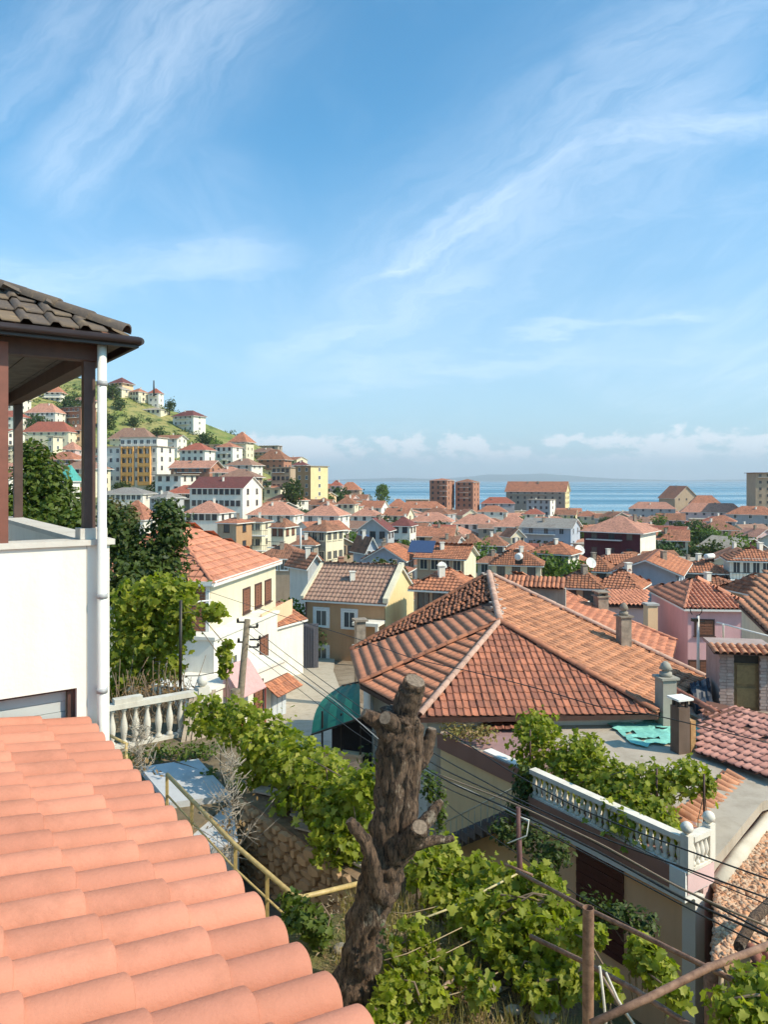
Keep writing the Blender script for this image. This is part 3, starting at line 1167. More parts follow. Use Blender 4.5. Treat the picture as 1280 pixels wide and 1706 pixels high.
# ------------------------------------------------------------------ ground, street, lake, far shore, air
def build_setting():
    t = NT('ground_earth')
    p = t.pos()
    sp = t.n('ShaderNodeSeparateXYZ'); t.l(p, sp.inputs[0])
    x, y, z = sp.outputs
    n1 = t.noise(p, 0.05, 8, 0.65)
    n2 = t.noise(p, 0.9, 6, 0.65)
    n3 = t.noise(p, 9.0, 6, 0.7)
    town = t.mix(t.ramp(n2, 0.35, 0.65), (0.18, 0.13, 0.08, 1), (0.30, 0.24, 0.17, 1))
    green = t.mix(t.ramp(n1, 0.38, 0.6), (0.15, 0.20, 0.035, 1), (0.30, 0.26, 0.09, 1))
    green = t.mix(t.ramp(t.noise(p, 0.22, 6, 0.7), 0.48, 0.62), green, (0.07, 0.11, 0.025, 1))
    soil = t.mix(t.ramp(n3, 0.35, 0.65), (0.07, 0.045, 0.025, 1), (0.24, 0.17, 0.08, 1))
    soil = t.mix(t.ramp(n2, 0.45, 0.60), soil, (0.16, 0.17, 0.04, 1))
    far = t.ramp(y, 150, 230)
    hill = t.math('MULTIPLY', far, t.ramp(t.math('ADD', z, t.math('MULTIPLY', n1, 6.0)), -10, -4), clamp=True)
    near = t.math('SUBTRACT', 1.0, t.ramp(y, 14, 20), clamp=True)
    col = t.mix(hill, town, green)
    col = t.mix(near, col, soil)
    t.l(col, t.bsdf.inputs['Base Color'])
    t.bsdf.inputs['Roughness'].default_value = 1.0
    t.bump(t.math('ADD', n3, t.noise(p, 30, 5, 0.7)), 0.6, 0.06)
    xs = sorted(set([-900, -700, -560, -440] + list(range(-360, 100, 12)) + list(range(100, 420, 40)) + [500, 640, 900] +
                    [v / 2 for v in range(-40, 41)]))
    ys = sorted(set([-40, -20, -8] + [v / 2 for v in range(-4, 60)] + list(range(30, 70, 2)) + list(range(70, 460, 10)) + list(range(460, 660, 20))))
    V = np.array([[xx, yy, ground(xx, yy) + (0.10 * mnoise.noise(Vector((xx * .9, yy * .9, 0))) if yy < 12 else 0.0) +
                   (2.2 * mnoise.noise(Vector((xx * .03, yy * .03, 4))) if (yy > 230 and xx < -60) else 0)] for yy in ys for xx in xs])
    V[:, 2] = np.maximum(V[:, 2], -25.6)
    nx = len(xs)
    Fc = np.array([[j * nx + i, j * nx + i + 1, (j + 1) * nx + i + 1, (j + 1) * nx + i] for j in range(len(ys) - 1) for i in range(nx - 1)])
    o = link('ground', np_mesh('ground', V, Fc, t.mat, smooth=True))
    tag(o, kind='structure')

    # pale street climbing between the houses
    line = [(-0.6, 23.0), (-1.4, 27), (-2.6, 32), (-3.9, 38), (-5.2, 44), (-6.4, 50), (-7.2, 56), (-7.6, 64)]
    mb = MB()
    for (a, b) in zip(line, line[1:]):
        steps = 5
        for s in range(steps):
            q = []
            for tt in (s / steps, (s + 1) / steps):
                for side in (-2.6, 3.4):
                    xx = lerp(a[0], b[0], tt) + side
                    yy = lerp(a[1], b[1], tt)
                    q.append(Vector((xx, yy, ground(xx, yy) + 0.10)))
            mb.face([q[0], q[1], q[3], q[2]])
    tag(mb.build('street', plaster('street_concrete', (0.46, 0.40, 0.31), 0.6, scale=0.8)), kind='structure')

    # the lake
    w = NT('lake_water')
    p = w.pos()
    s1 = w.noise(w.mapv(p, (0.00035, 0.0022, 1)), 1.0, 5, 0.6)
    s2 = w.noise(w.mapv(p, (0.0010, 0.010, 1)), 1.0, 5, 0.6)
    band = w.ramp(w.math('ADD', w.math('MULTIPLY', s1, 0.7), w.math('MULTIPLY', s2, 0.3)), 0.44, 0.56)
    w.l(w.mix(band, (0.02, 0.14, 0.22, 1), (0.07, 0.25, 0.34, 1)), w.bsdf.inputs['Base Color'])
    w.l(w.math('MULTIPLY_ADD', band, -0.34, 0.46), w.bsdf.inputs['Roughness'])
    w.bump(w.noise(w.mapv(p, (0.25, 0.6, 1)), 1.0, 6, 0.6), 0.18, 0.5)
    mb = MB()
    ys2 = [440, 900, 2000, 5000, 10000, 17000]
    for a, b in zip(ys2, ys2[1:]):
        mb.face([(-14000, a, -25), (14000, a, -25), (14000, b, -25), (-14000, b, -25)])
    tag(mb.build('lake_water', w.mat), kind='structure')

    # far shore mountains
    m = simple('far_slopes', (0.05, 0.09, 0.05), 1.0, scale=0.002, var=0.3)
    V, Fc = [], []
    nx, ny = 160, 5
    for j in range(ny):
        for i in range(nx):
            xx = -13500 + 27000 * i / (nx - 1)
            h = 60 + 70 * mnoise.noise(Vector((xx * .00022, 3.3, 0))) + 40 * mnoise.noise(Vector((xx * .0011, 1.3, 0)))
            h += 90 * math.exp(-((xx - 3100) / 1500) ** 2)
            h = max(20, h)
            k = [0, .45, .8, 1.0, 0.6][j]
            V.append((xx, 15000 + j * 420, -26 + h * k * (1 + .15 * mnoise.noise(Vector((xx * .002, j * 1.7, 0))))))
    for j in range(ny - 1):
        for i in range(nx - 1):
            Fc.append((j * nx + i, j * nx + i + 1, (j + 1) * nx + i + 1, (j + 1) * nx + i))
    tag(link('far_hills', np_mesh('far_hills', np.array(V), np.array(Fc), m, smooth=True)), kind='structure')

    # pale air
    hz = bpy.data.materials.new('haze')
    hz.use_nodes = True
    nt = hz.node_tree
    nt.nodes.clear()
    oo = nt.nodes.new('ShaderNodeOutputMaterial')
    pv = nt.nodes.new('ShaderNodeVolumePrincipled')
    pv.inputs['Color'].default_value = (0.80, 0.90, 1.0, 1)
    pv.inputs['Density'].default_value = 0.0001
    pv.inputs['Anisotropy'].default_value = 0.1
    nt.links.new(pv.outputs[0], oo.inputs['Volume'])
    mb = MB()
    mb.prism([(-16000, -300), (16000, -300), (16000, 18500), (-16000, 18500)], -27.2, 520)
    tag(mb.build('haze', hz), kind='stuff')
build_setting()

# ------------------------------------------------------------------ the town, from the hill down to the middle distance
def town():
    H = house_px
    n = 'apartment_block'
    # --- on the hill
    H('pinkish house with a dark flat-pitched roof at the very top of the hill', 184, 221, 636, 629, 6, -20, wall='peach', roofm='maroon', front=(3, 2), right=(1, 2), ov=1.2, chim=0, group='houses on the green hill')
    H('cream house with two arched-looking windows just below the hilltop house', 188, 218, 648, 644, 5.5, -25, wall='cream', roofm='tan', front=(2, 2), right=(1, 1), chim=0, group='houses on the green hill')
    H('cream terrace house to the right of the hilltop pair', 216, 246, 652, 647, 6.5, -25, wall='cream', roofm='orange', front=(3, 2), right=(1, 2), group='houses on the green hill')
    H('white house with a dark red roof beside the mast on the hill', 247, 272, 654, 647, 8, -10, wall='white', roofm='red', front=(2, 3), right=(1, 2), group='houses on the green hill', balc=[('f', 0, 1.8, 4, 1.2)])
    H('long low cream house with flat tan roof on the grassy slope', 236, 281, 682, 679, 3.0, -12, wall='cream', roofm='tan', front=(4, 1), right=(1, 1), chim=0, group='houses on the green hill')
    H('three-storey white house with maroon roof and dark side wall alone on the slope', 288, 342, 691, 684, 9, -28, wall='white', roofm='maroon', front=(4, 3), right=(1, 3), leftwall='grey', left=(2, 3), ov=.9, group='houses on the green hill', balc=[('f', 0, 1.8, 8, 1.2), ('f', 0, 4.7, 8, 1.2)])
    H('white house with a wide orange hipped roof high under the pavilion eave', 74, 108, 651, 638, 5.5, 5, wall='white', roofm='orange', front=(3, 2), right=(1, 2), ov=.9, group='houses on the green hill', balc=[('f', 0, 3.4, 9, 1.3)])
    H('topmost white terrace with red roof at the left edge of the hill', -30, 48, 664, 654, 6, -5, wall='white', roofm='old', front=(6, 2), right=(2, 2), group='houses on the green hill')
    H('long white house with two red roofs below the left hill terrace', 44, 108, 686, 672, 7, -8, wall='white', roofm='salmon', front=(6, 2), right=(2, 2), group='houses on the green hill')
    H('white two-storey house partly behind the thin pavilion column', -20, 50, 694, 684, 6, -6, wall='white', roofm='red', front=(5, 2), right=(1, 2), group='houses on the green hill')
    H('wide house with a large bright red hipped roof above the slender cream tower', 40, 128, 718, 699, 7, -5, wall='cream', roofm='red', front=(6, 2), right=(2, 2), group='houses on the green hill')
    H('dusty pink house with low roof beside the thick brown column', 110, 150, 716, 707, 7, -8, wall='peach', roofm='old', front=(3, 2), group='houses on the green hill')
    H('slender flat-roofed cream tower behind the leafy tree', 80, 103, 728, 728, 15, -18, roof='flat', wall='cream', roofm='tan', front=(1, 4), right=(1, 3), chim=0, group='houses on the green hill', name='tower_house')
    H('pale pink house with faded tile roof right of the slender tower', 101, 140, 748, 736, 7, -10, wall='pink', roofm='salmon', front=(3, 2), group='houses on the green hill')
    H('small house with pointed turquoise roof left of the brown column', 100, 132, 797, 764, 2.6, -5, wall='white', roofm='green', front=(2, 1), right=None, chim=0, Y=150, group='houses on the green hill')
    H('low white house under the turquoise roof with an orange hipped roof', 96, 140, 816, 803, 4, -8, wall='white', roofm='orange', front=(3, 1), group='houses on the green hill')
    H('pale house with a broad dull brown hipped roof above the orange-framed block', 184, 262, 728, 709, 6, -6, wall='cream', roofm='brown', front=(6, 2), right=(2, 2), ov=.9, group='houses on the green hill')
    # block with orange loggias
    t, To, ro = H('five-storey white apartment block with orange-framed loggias', 170, 290, 744, 744, 15.5, -14, d=11, roof='flat', wall='white', roofm='tan', front=None, right=(2, 4), chim=0, name=n, cat='apartment block', group='apartment blocks')
    Yb = HOUSES[-1]
    ze = To(0, 0, 0).z
    wv = Yb[2]
    orange = plaster('loggia_orange', (0.68, 0.36, 0.11), 0.2)
    eave = (800 - 744) / F * (Yb[1] + 1)
    db = Yb[3] / 2
    for (x0, x1, k) in ((-0.12, 0.10, 3), (0.18, 0.40, 3)):
        xa, xb = x0 * wv, x1 * wv
        fr = MB()
        dk = MB()
        for j in range(5):
            zz = eave - 0.25 - j * 3.0
            fr.box(To(xa, -db - 0.9, 0), To(1, 0, 0) - To(0, 0, 0), To(0, 1, 0) - To(0, 0, 0), xb - xa, 0.9, zz - 0.28, zz)
            if j < 4:
                fr.box(To(xa, -db - 0.9, 0), To(1, 0, 0) - To(0, 0, 0), To(0, 1, 0) - To(0, 0, 0), xb - xa, 0.08, zz - 3.0, zz - 2.1)
                for i in range(k):
                    c = To(xa + (xb - xa) * (i + .5) / k, -db, zz - 2.7)
                    add_window(t, c, (To(0, -1, 0) - To(0, 0, 0)), (xb - xa) / k * .6, 2.1, trim_white)
        for i in range(k):
            xx = xa + (xb - xa - .3) * i / (k - 1)
            fr.box(To(xx, -db - 0.92, 0), To(1, 0, 0) - To(0, 0, 0), To(0, 1, 0) - To(0, 0, 0), 0.3, 0.93, eave - 12.5, eave)
        fr.build('loggia_frame', orange, t)
    for i, xx in enumerate((-0.42, -0.32, -0.2, 0.14, 0.45)):
        for j in range(4):
            add_window(t, To(xx * wv, -db, eave - 2.0 - 3 * j), (To(0, -1, 0) - To(0, 0, 0)), 1.0, 1.3, trim_white)
    pm = MB()
    pm.box(To(-0.22 * wv, -db + 2.2, 0), To(1, 0, 0) - To(0, 0, 0), To(0, 1, 0) - To(0, 0, 0), wv * .66, 6.5, eave, eave + 3.0)
    pm.build('penthouse', WALLS['white'], t)
    rf = MB()
    rf.box(To(-0.24 * wv, -db + 1.9, 0), To(1, 0, 0) - To(0, 0, 0), To(0, 1, 0) - To(0, 0, 0), wv * .70, 7.1, eave + 3.0, eave + 3.3)
    rf.build('roof', ROOFS['tan'], t)
    for i in range(6):
        add_window(t, To((-0.18 + i * .115) * wv, -db + 2.2, eave + 1.0), (To(0, -1, 0) - To(0, 0, 0)), 1.3, 1.3, trim_white)

    H('long low white market hall with a grey metal roof at the foot of the hill', 166, 262, 822, 812, 4.5, -8, wall='white', roofm='grey', front=(8, 1), right=(2, 1), chim=0, group='houses at the foot of the hill')
    H('small house with a bright orange hipped roof seen between the dark trees', 192, 264, 862, 833, 4, -10, wall='white', roofm='orange', front=(3, 1), group='houses at the foot of the hill')
    H('long white four-storey house with red roof and grey carport side', 300, 358, 748, 738, 12, -14, wall='white', roofm='red', front=(4, 4), right=(1, 4), leftwall='grey', ov=.8, group='white blocks on the lower slope', name=n, cat='apartment block')
    H('white four-storey house with three balcony columns next to the long white one', 359, 404, 744, 737, 11.5, -18, wall='white', roofm='orange', front=(3, 3), right=(1, 3), group='white blocks on the lower slope', name=n, cat='apartment block', balc=[('f', 0, 2.9, 4, 1.2), ('f', 0, 5.8, 4, 1.2)])
    H('tall stepped cream house with two stacked orange roofs against the sky', 384, 423, 733, 719, 12, -16, wall='cream', roofm='orange', front=(3, 3), right=(2, 3), ov=1.0, group='white blocks on the lower slope', balc=[('f', 0, 1.6, 7, 1.4), ('f', 0, 4.6, 8, 1.4)])
    H('brown house with a low red-brown hipped roof right of the stepped house', 430, 486, 763, 749, 8, -16, wall='brick', roofm='old', front=(4, 2), right=(2, 2), ov=.9, group='houses at the foot of the hill')
    H('small dark red roofed house just left of the yellow block top', 486, 516, 774, 768, 5, -10, wall='white', roofm='maroon', front=(2, 1), group='houses at the foot of the hill', Y=330)
    # yellow block
    t, To, ro = H('five-storey block with a brown front behind and left of the plain yellow one', 452, 500, 779, 779, 14.5, -14, d=10, roof='flat', wall='brown', roofm='tan', front=(4, 5), right=None, chim=0, name=n, cat='apartment block', group='apartment blocks', Y=275)
    H('tall plain yellow block with one column of small windows', 492, 547, 777, 777, 15, -38, d=9, roof='flat', wall='yellow', roofm='tan', front=(2, 4), right=(1, 4), chim=0, name=n, cat='apartment block', group='apartment blocks', leftwall='ochre', Y=262, fw='ochre')  # ochre front and left: shade of the yellow walls put into colour
    H('long two-storey white school-like building with dark maroon roof', 316, 438, 812, 794, 9.5, -16, d=11, roof='gabx', wall='white', roofm='maroon', front=(9, 2), right=(2, 2), left=(3, 2), leftwall='grey', group='houses at the foot of the hill')
    H('low cream annex between the maroon-roofed building and the yellow block', 440, 478, 814, 814, 6, -14, roof='flat', wall='cream', roofm='tan', front=(2, 1), chim=0, group='houses at the foot of the hill')
    H('white house with orange hipped roof in front of the maroon-roofed building', 308, 390, 853, 834, 5.5, -12, wall='white', roofm='salmon', front=(5, 1), right=(2, 1), group='houses at the foot of the hill')
    H('wide low house with a broad orange hipped roof below the cream annex', 412, 508, 856, 835, 5, -10, wall='white', roofm='salmon', front=(5, 1), right=(2, 1))
    H('bright white walled house with twin orange hipped roofs below the yellow block', 506, 584, 857, 837, 7.5, -16, wall='white', roofm='salmon', front=(3, 2), right=(2, 2))
    H('small roofed house peeking over trees right of the yellow block', 550, 572, 808, 800, 5, -8, wall='pink', roofm='red', front=(2, 1), Y=330)
    H('house with reddish pyramid roof near the dark shore trees', 564, 604, 815, 803, 5, -8, wall='brown', roofm='orange', front=(3, 1), right=(1, 1), Y=430)
    # --- ochre and stone houses at the left middle
    H('ochre house with flat orange tile top and blank brown side wall', 362, 420, 870, 862, 7.5, -22, wall='ochre', roofm='orange', front=(1, 1), right=(1, 2), leftwall='brown', seed=3, fw='brown')
    H('cream house with two stacked balconies among the orange roofs', 402, 452, 868, 861, 7, -12, wall='cream', roofm='old', front=(3, 2), right=(1, 2), balc=[('f', 0, 2.6, 6.5, 1.3), ('f', 0, 5.4, 6.5, 1.3)], seed=4)
    H('narrow yellowish house with dark brown roof and two tall shuttered windows', 452, 494, 876, 863, 7.5, -18, wall='cream', roofm='old', front=(2, 2), right=(2, 2), style='shutter', balc=[('f', 0, 3.6, 3, 1.1)], seed=5)
    H('old stone house with shaded front and white sunlit corner bay', 506, 574, 882, 866, 8.5, -30, wall='cream', roofm='old', front=(3, 2), right=(3, 2), leftwall='stone', seed=6, fw='stone')  # shade painted in as stone, sunlight on the right side as cream
    H('faded brown-roofed row in front of the yellowish shuttered house', 428, 520, 926, 905, 5, -8, wall='brown', roofm='old', front=(4, 1), seed=7, Y=92)
    H('small gable house with a bright white left end wall and orange roof', 482, 536, 938, 921, 5.5, 38, roof='gaby', wall='grey', roofm='orange', front=None, right=(1, 1), leftwall='white', seed=8, Y=76, tiles=('roman', .34, .42, CLAYS['orange']))
    # --- centre
    H('maroon-roofed gable house with a wide grey gable front', 596, 658, 882, 862, 7, -14, roof='gaby', wall='grey', roofm='maroon', front=(3, 1), right=(2, 1), seed=9)
    H('white house with maroon roof directly right of the grey gable', 652, 694, 874, 861, 7.5, -18, wall='white', roofm='maroon', front=(2, 2), right=(2, 2), seed=10)
    H('low house with small orange hipped roof under the maroon gable', 596, 652, 886, 875, 5, -10, wall='brown', roofm='orange', front=(3, 1), seed=11)
    t, To, ro = H('grey-white gable house carrying solar panels on its dark roof', 588, 628, 912, 893, 6.5, 30, roof='gaby', wall='blue', roofm='old', front=(2, 2), right=(1, 1), seed=12)
    H('slate-coloured gable house with orange roof on its right side', 608, 692, 930, 908, 6, -18, roof='gaby', wall='blue', roofm='orange', front=(2, 1), right=(3, 1), seed=13, ov=.5, tiles=('roman', .34, .42, CLAYS['orange']))
    H('long orange-roofed house with brown shaded front and cream gable end', 694, 796, 928, 907, 6.5, -22, roof='gabx', wall='cream', roofm='orange', front=(4, 1), right=None, leftwall='pink', seed=14, tiles=('roman', .34, .42, CLAYS['orange']), fw='brown')  # brown front has its shade put into the wall colour
    H('low house with a plain bright orange roof above the long orange one', 692, 762, 892, 877, 5.5, -12, roof='gabx', wall='brown', roofm='orange', front=(3, 1), seed=15)
    H('white house with a soft pink hipped roof behind the maroon-roofed white one', 682, 758, 868, 853, 6, -12, wall='white', roofm='salmon', front=(4, 1), seed=16)
    H('white-walled house with broad salmon roof in the centre of the town', 756, 832, 872, 856, 6, -14, wall='white', roofm='salmon', front=(5, 1), right=(1, 1), seed=17)
    H('small white house with a weathered roof right of the long orange one', 800, 846, 906, 890, 6, -16, wall='white', roofm='old', front=(3, 1), right=(1, 1), seed=18)
    H('weathered brown-roofed cottage left of the small white house', 766, 806, 905, 888, 4.5, -20, wall='brown', roofm='old', front=(2, 1), seed=19)
    H('brown brick apartment block, the left of the waterfront pair', 716, 758, 800, 797, 15.5, -22, roof='hipx', wall='brick', roofm='orange', front=(3, 5), right=(2, 5), chim=0, name=n, cat='apartment block', group='apartment blocks', d=14, balc=[('f', 3, 2.9, 4, 1.4), ('f', 3, 5.8, 4, 1.4), ('f', 3, 8.7, 4, 1.4)], Y=400)
    H('reddish apartment block with stacked balconies, the right of the waterfront pair', 759, 800, 803, 798, 15, -22, roof='hipx', wall='brick', roofm='old', front=(3, 5), right=(2, 5), chim=0, name=n, cat='apartment block', group='apartment blocks', d=14, leftwall='brick', balc=[('f', 0, 2.9, 5, 1.4), ('f', 0, 5.8, 5, 1.4), ('f', 0, 8.7, 5, 1.4)], Y=405)
    H('wide apartment block with a big orange mansard roof and yellow right end', 843, 950, 818, 802, 10.5, -24, roof='gabx', wall='yellow', roofm='orange', front=(8, 3), right=(3, 3), name=n, cat='apartment block', group='apartment blocks', d=14, leftwall='grey', ov=.8, chim=3, Y=430, fw='stone')
    H('grey block with a white right end standing before the mansard-roofed one', 878, 926, 833, 833, 8.5, -30, roof='flat', wall='white', roofm='tan', front=(4, 3), right=(1, 3), name=n, cat='apartment block', group='apartment blocks', leftwall='grey', Y=380, fw='grey')
    H('low house with a wide dark red roof between the waterfront blocks', 802, 858, 838, 828, 5.5, -10, wall='grey', roofm='red', front=(4, 1), seed=21, Y=410)
    H('low orange-roofed row just below the left waterfront block', 662, 744, 846, 835, 5, -10, wall='brown', roofm='orange', front=(5, 1), seed=22, Y=380)
    H('low brown flat-roofed shed on the shore left of the waterfront blocks', 676, 716, 833, 833, 3.5, -8, roof='flat', wall='brown', roofm='tan', front=(4, 1), seed=23, chim=0, Y=470)
    H('small cottage with orange roof beside the round shore tree', 646, 682, 843, 831, 4.5, -10, wall='cream', roofm='orange', front=(2, 1), seed=24, Y=400)
    H('house with pale pink hipped roof in front of the dark red low roof', 824, 886, 876, 858, 6.5, -14, wall='white', roofm='salmon', front=(4, 2), right=(1, 1), seed=25)
    H('small cream house with red roof squeezed before the white block end', 872, 908, 856, 847, 5, -16, wall='cream', roofm='red', front=(2, 1), right=(1, 1), seed=26)
    H('slate-grey house with a metal roof and dark gable toward the left', 870, 968, 878, 863, 8, -28, roof='gabx', wall='blue', roofm='grey', front=(3, 2), right=(2, 2), leftwall='slate', seed=27, ov=.6, d=9)
    H('house with small orange hipped roof, shade-grey left wall and white lit right', 888, 966, 919, 901, 6.5, -32, wall='white', roofm='orange', front=(2, 1), right=(2, 2), leftwall='grey', seed=28, ov=.7, tiles=('roman', .34, .42, CLAYS['orange']), fw='grey')  # grey front and left paint in the shade of a white house
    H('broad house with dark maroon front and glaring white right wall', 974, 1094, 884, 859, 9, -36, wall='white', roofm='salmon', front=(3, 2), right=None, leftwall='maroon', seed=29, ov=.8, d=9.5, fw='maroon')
    H('grey-walled house with pink hipped roof on the shore right of the maroon one', 1050, 1124, 847, 836, 7.5, -20, wall='grey', roofm='salmon', front=(5, 2), right=(1, 2), seed=30)
    H('big house with a wide brown triangular gable breaking the lake line', 1100, 1162, 829, 809, 9, 14, roof='gaby', wall='brown', roofm='orange', front=(3, 1), right=(3, 1), seed=31, d=16, ov=.8, Y=450)
    H('low house with orange sloping roof right of the big brown gable', 1150, 1200, 838, 824, 6.5, -18, wall='white', roofm='orange', front=(3, 1), seed=32, Y=430)
    H('long pinkish-grey house with faded pink roof before the brown gable', 1136, 1238, 853, 838, 7, -20, wall='pink', roofm='salmon', front=(7, 1), right=(2, 1), seed=33)
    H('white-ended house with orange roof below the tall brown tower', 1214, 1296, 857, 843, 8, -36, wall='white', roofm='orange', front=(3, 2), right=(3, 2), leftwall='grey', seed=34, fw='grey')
    H('tall brown tower block cut by the frame edge', 1247, 1310, 788, 786, 18, -10, roof='flat', wall='brown', roofm='maroon', front=(4, 6), right=None, name=n, cat='apartment block', group='apartment blocks', chim=0, d=13, ov=.8, Y=320)
    H('small cream house with an orange gable roof behind the bushy garden', 1098, 1146, 898, 882, 6, -22, roof='gabx', wall='cream', roofm='orange', front=(3, 1), right=(1, 1), seed=35)
    H('cottage with rusty hipped roof left of the pale metal-roofed barn', 1164, 1232, 882, 867, 5, -16, wall='brown', roofm='old', front=(4, 1), seed=36)
    H('dark maroon barn with a pale sheet-metal roof', 1172, 1270, 912, 894, 5, 26, roof='gaby', wall='maroon', roofm='tan', front=None, right=None, seed=37, chim=0, ov=.7)
    H('white house with four tall black windows over a balcony slab', 1208, 1300, 932, 914, 7, -16, wall='white', roofm='orange', front=(5, 2), right=(1, 1), wsize=(.9, 1.7), seed=38, tiles=('roman', .34, .42, CLAYS['orange']), balc=[('f', 0, 2.4, 7, 1.2)])
    H('gable house with a pale blue-white gable front and shaded brown left eave', 1030, 1146, 951, 923, 6.5, -26, roof='gaby', wall='blue', roofm='old', front=None, right=(3, 1), seed=39, ov=.8, d=12, tiles=('roman', .34, .42, CLAYS['orange']))  # slate-blue wall tone paints in the bluish shade of a white gable
    H('low house with weathered orange roof and dark open front', 1130, 1208, 951, 933, 5.5, -14, wall='slate', roofm='orange', front=(3, 1), seed=40, tiles=('roman', .34, .42, CLAYS['orange']))
    H('small house with patchy tile roof and a roof dish, right of the grey-left house', 962, 1024, 948, 926, 5.5, -22, wall='cream', roofm='old', front=(2, 1), right=(1, 1), seed=41, tiles=('roman', .34, .42, CLAYS['old']))
    H('crooked low roof of mixed orange tiles behind the salmon roof', 1000, 1078, 976, 950, 5.5, -30, wall='brown', roofm='old', front=(2, 1), seed=42, tiles=('roman', .34, .42, CLAYS['orange']))
    H('low brown-tiled roof left of the crooked orange one', 934, 1004, 975, 951, 5.5, -18, wall='brown', roofm='old', front=(2, 1), seed=43, tiles=('roman', .34, .42, CLAYS['old']))
    H('old weathered roof behind the tiled parapet wall', 820, 905, 938, 915, 5.5, -14, wall='cream', roofm='old', front=(3, 1), right=(1, 1), seed=44, tiles=('roman', .34, .42, CLAYS['old']))
    H('small orange-roofed cottage between the cream gable and the tiled parapet', 796, 848, 935, 921, 5, -16, wall='cream', roofm='old', front=(2, 1), seed=45)
    H('brown low roof below the orange cottage cluster', 1150, 1226, 978, 960, 5.5, -20, wall='cream', roofm='old', front=(2, 1), seed=46, tiles=('roman', .34, .42, CLAYS['old']), Y=72)
    H('mixed-tile roof filling the gap at the frame edge above the brown slope', 1212, 1300, 985, 958, 5.5, 12, wall='brown', roofm='old', front=(2, 1), seed=47, tiles=('roman', .34, .42, CLAYS['old']), Y=66)
    H('orange-brown roof just behind the old rough roof of the big house', 690, 800, 978, 948, 6, -20, wall='brown', roofm='orange', front=(3, 1), seed=48, tiles=('roman', .34, .42, CLAYS['orange']), Y=58)
    H('low rust-coloured roof between the brown house and the slate gable', 600, 690, 951, 938, 5, -14, wall='brown', roofm='orange', front=(3, 1), seed=49, Y=88)
    # filler rows in the thick of the town, each a house of its own
    rows = [
        (584, 640, 858, 845, 'white', 'salmon', 'pale-roofed house one row behind the maroon gable'),
        (640, 690, 858, 846, 'cream', 'orange', 'cream cottage behind the soft pink roof, centre of the town'),
        (700, 760, 856, 846, 'grey', 'old', 'weathered roof close below the left waterfront block'),
        (760, 800, 858, 848, 'cream', 'orange', 'orange roof tucked below the reddish waterfront block'),
        (796, 846, 852, 842, 'white', 'orange', 'white-fronted house under the low dark red roof'),
        (926, 962, 857, 849, 'yellow', 'old', 'small yellow house right of the white block end'),
        (958, 1002, 860, 851, 'cream', 'orange', 'cream cottage at the lake edge before the maroon front'),
        (1000, 1050, 862, 853, 'brown', 'old', 'brown cottage roof behind the broad white-walled house'),
        (560, 598, 838, 827, 'cream', 'old', 'cottage with dull roof before the dark shore trees'),
        (600, 648, 845, 834, 'white', 'orange', 'white cottage left of the round shore tree'),
        (520, 560, 840, 829, 'brown', 'old', 'dull roof right at the foot of the yellow block'),
        (836, 874, 892, 880, 'cream', 'old', 'cream cottage left of the slate-grey house'),
        (846, 890, 914, 900, 'brown', 'orange', 'low rusty roof left of the grey-left house'),
        (1096, 1140, 866, 855, 'pink', 'old', 'pink cottage above the small cream gable-roofed house'),
        (1180, 1226, 868, 858, 'grey', 'orange', 'grey cottage before the long pinkish house'),
        (1232, 1290, 893, 880, 'pink', 'salmon', 'pink-roofed house below the white-ended one'),
        (900, 950, 870, 860, 'pink', 'salmon', 'pink-walled house behind the slate-grey house'),
        (720, 772, 902, 893, 'grey', 'old', 'grey cottage between two long orange roofs'),
        (850, 884, 932, 921, 'white', 'old', 'tiny white house with gable window behind the parapet'),
        (540, 592, 905, 893, 'brown', 'old', 'shaded low roof behind the brown front house'),
        (486, 540, 905, 892, 'stone', 'old', 'stone cottage before the old stone house'),
        (360, 420, 842, 832, 'cream', 'orange', 'orange cottage roof between the white houses at the hill foot'),
        (250, 306, 828, 818, 'grey', 'grey', 'grey warehouse left of the maroon-roofed building'),
    ]
    for i, (a, b, pe, pr, wl, rf_, lab) in enumerate(rows):
        H(lab, a, b, pe, pr, 5.2 + (i % 3) * .6, [-12, -20, -28, 16][i % 4], wall=wl, roofm=rf_, front=(3, 1), right=(1, 1), seed=60 + i,
          roof=['hipx', 'gabx', 'hipx', 'gaby'][i % 4])
town()

# far roofs' tanks, dishes, masts
def tank(label, px, py, Y, ln, r, ang):
    t = thing('water_tank', label, 'water tank', P(px, py, Y), 'water tanks on the roofs')
    mb = MB()
    c = P(px, py, Y) + Vector((0, 0, r + 0.25))
    a = Vector((math.cos(ang), math.sin(ang), 0))
    mb.tube([c - a * ln / 2, c - a * ln * .45, c + a * ln * .45, c + a * ln / 2], [r * .6, r, r, r * .6], 10)
    mb.build('tank_body', trim_white, t)
    m2 = MB()
    for s in (-.3, .3):
        m2.cbox(c + a * ln * s - Vector((0, 0, r + .1)), 0.08, 0.6, 0.5, ang)
    m2.build('stand', iron, t)
tank('white cylinder water heater on the low dark-fronted roof', 1183, 935, 92, 1.6, .35, 0.6)
tank('white drum on the roofs behind the tiled parapet', 865, 938, 70, .8, .35, 1.2)

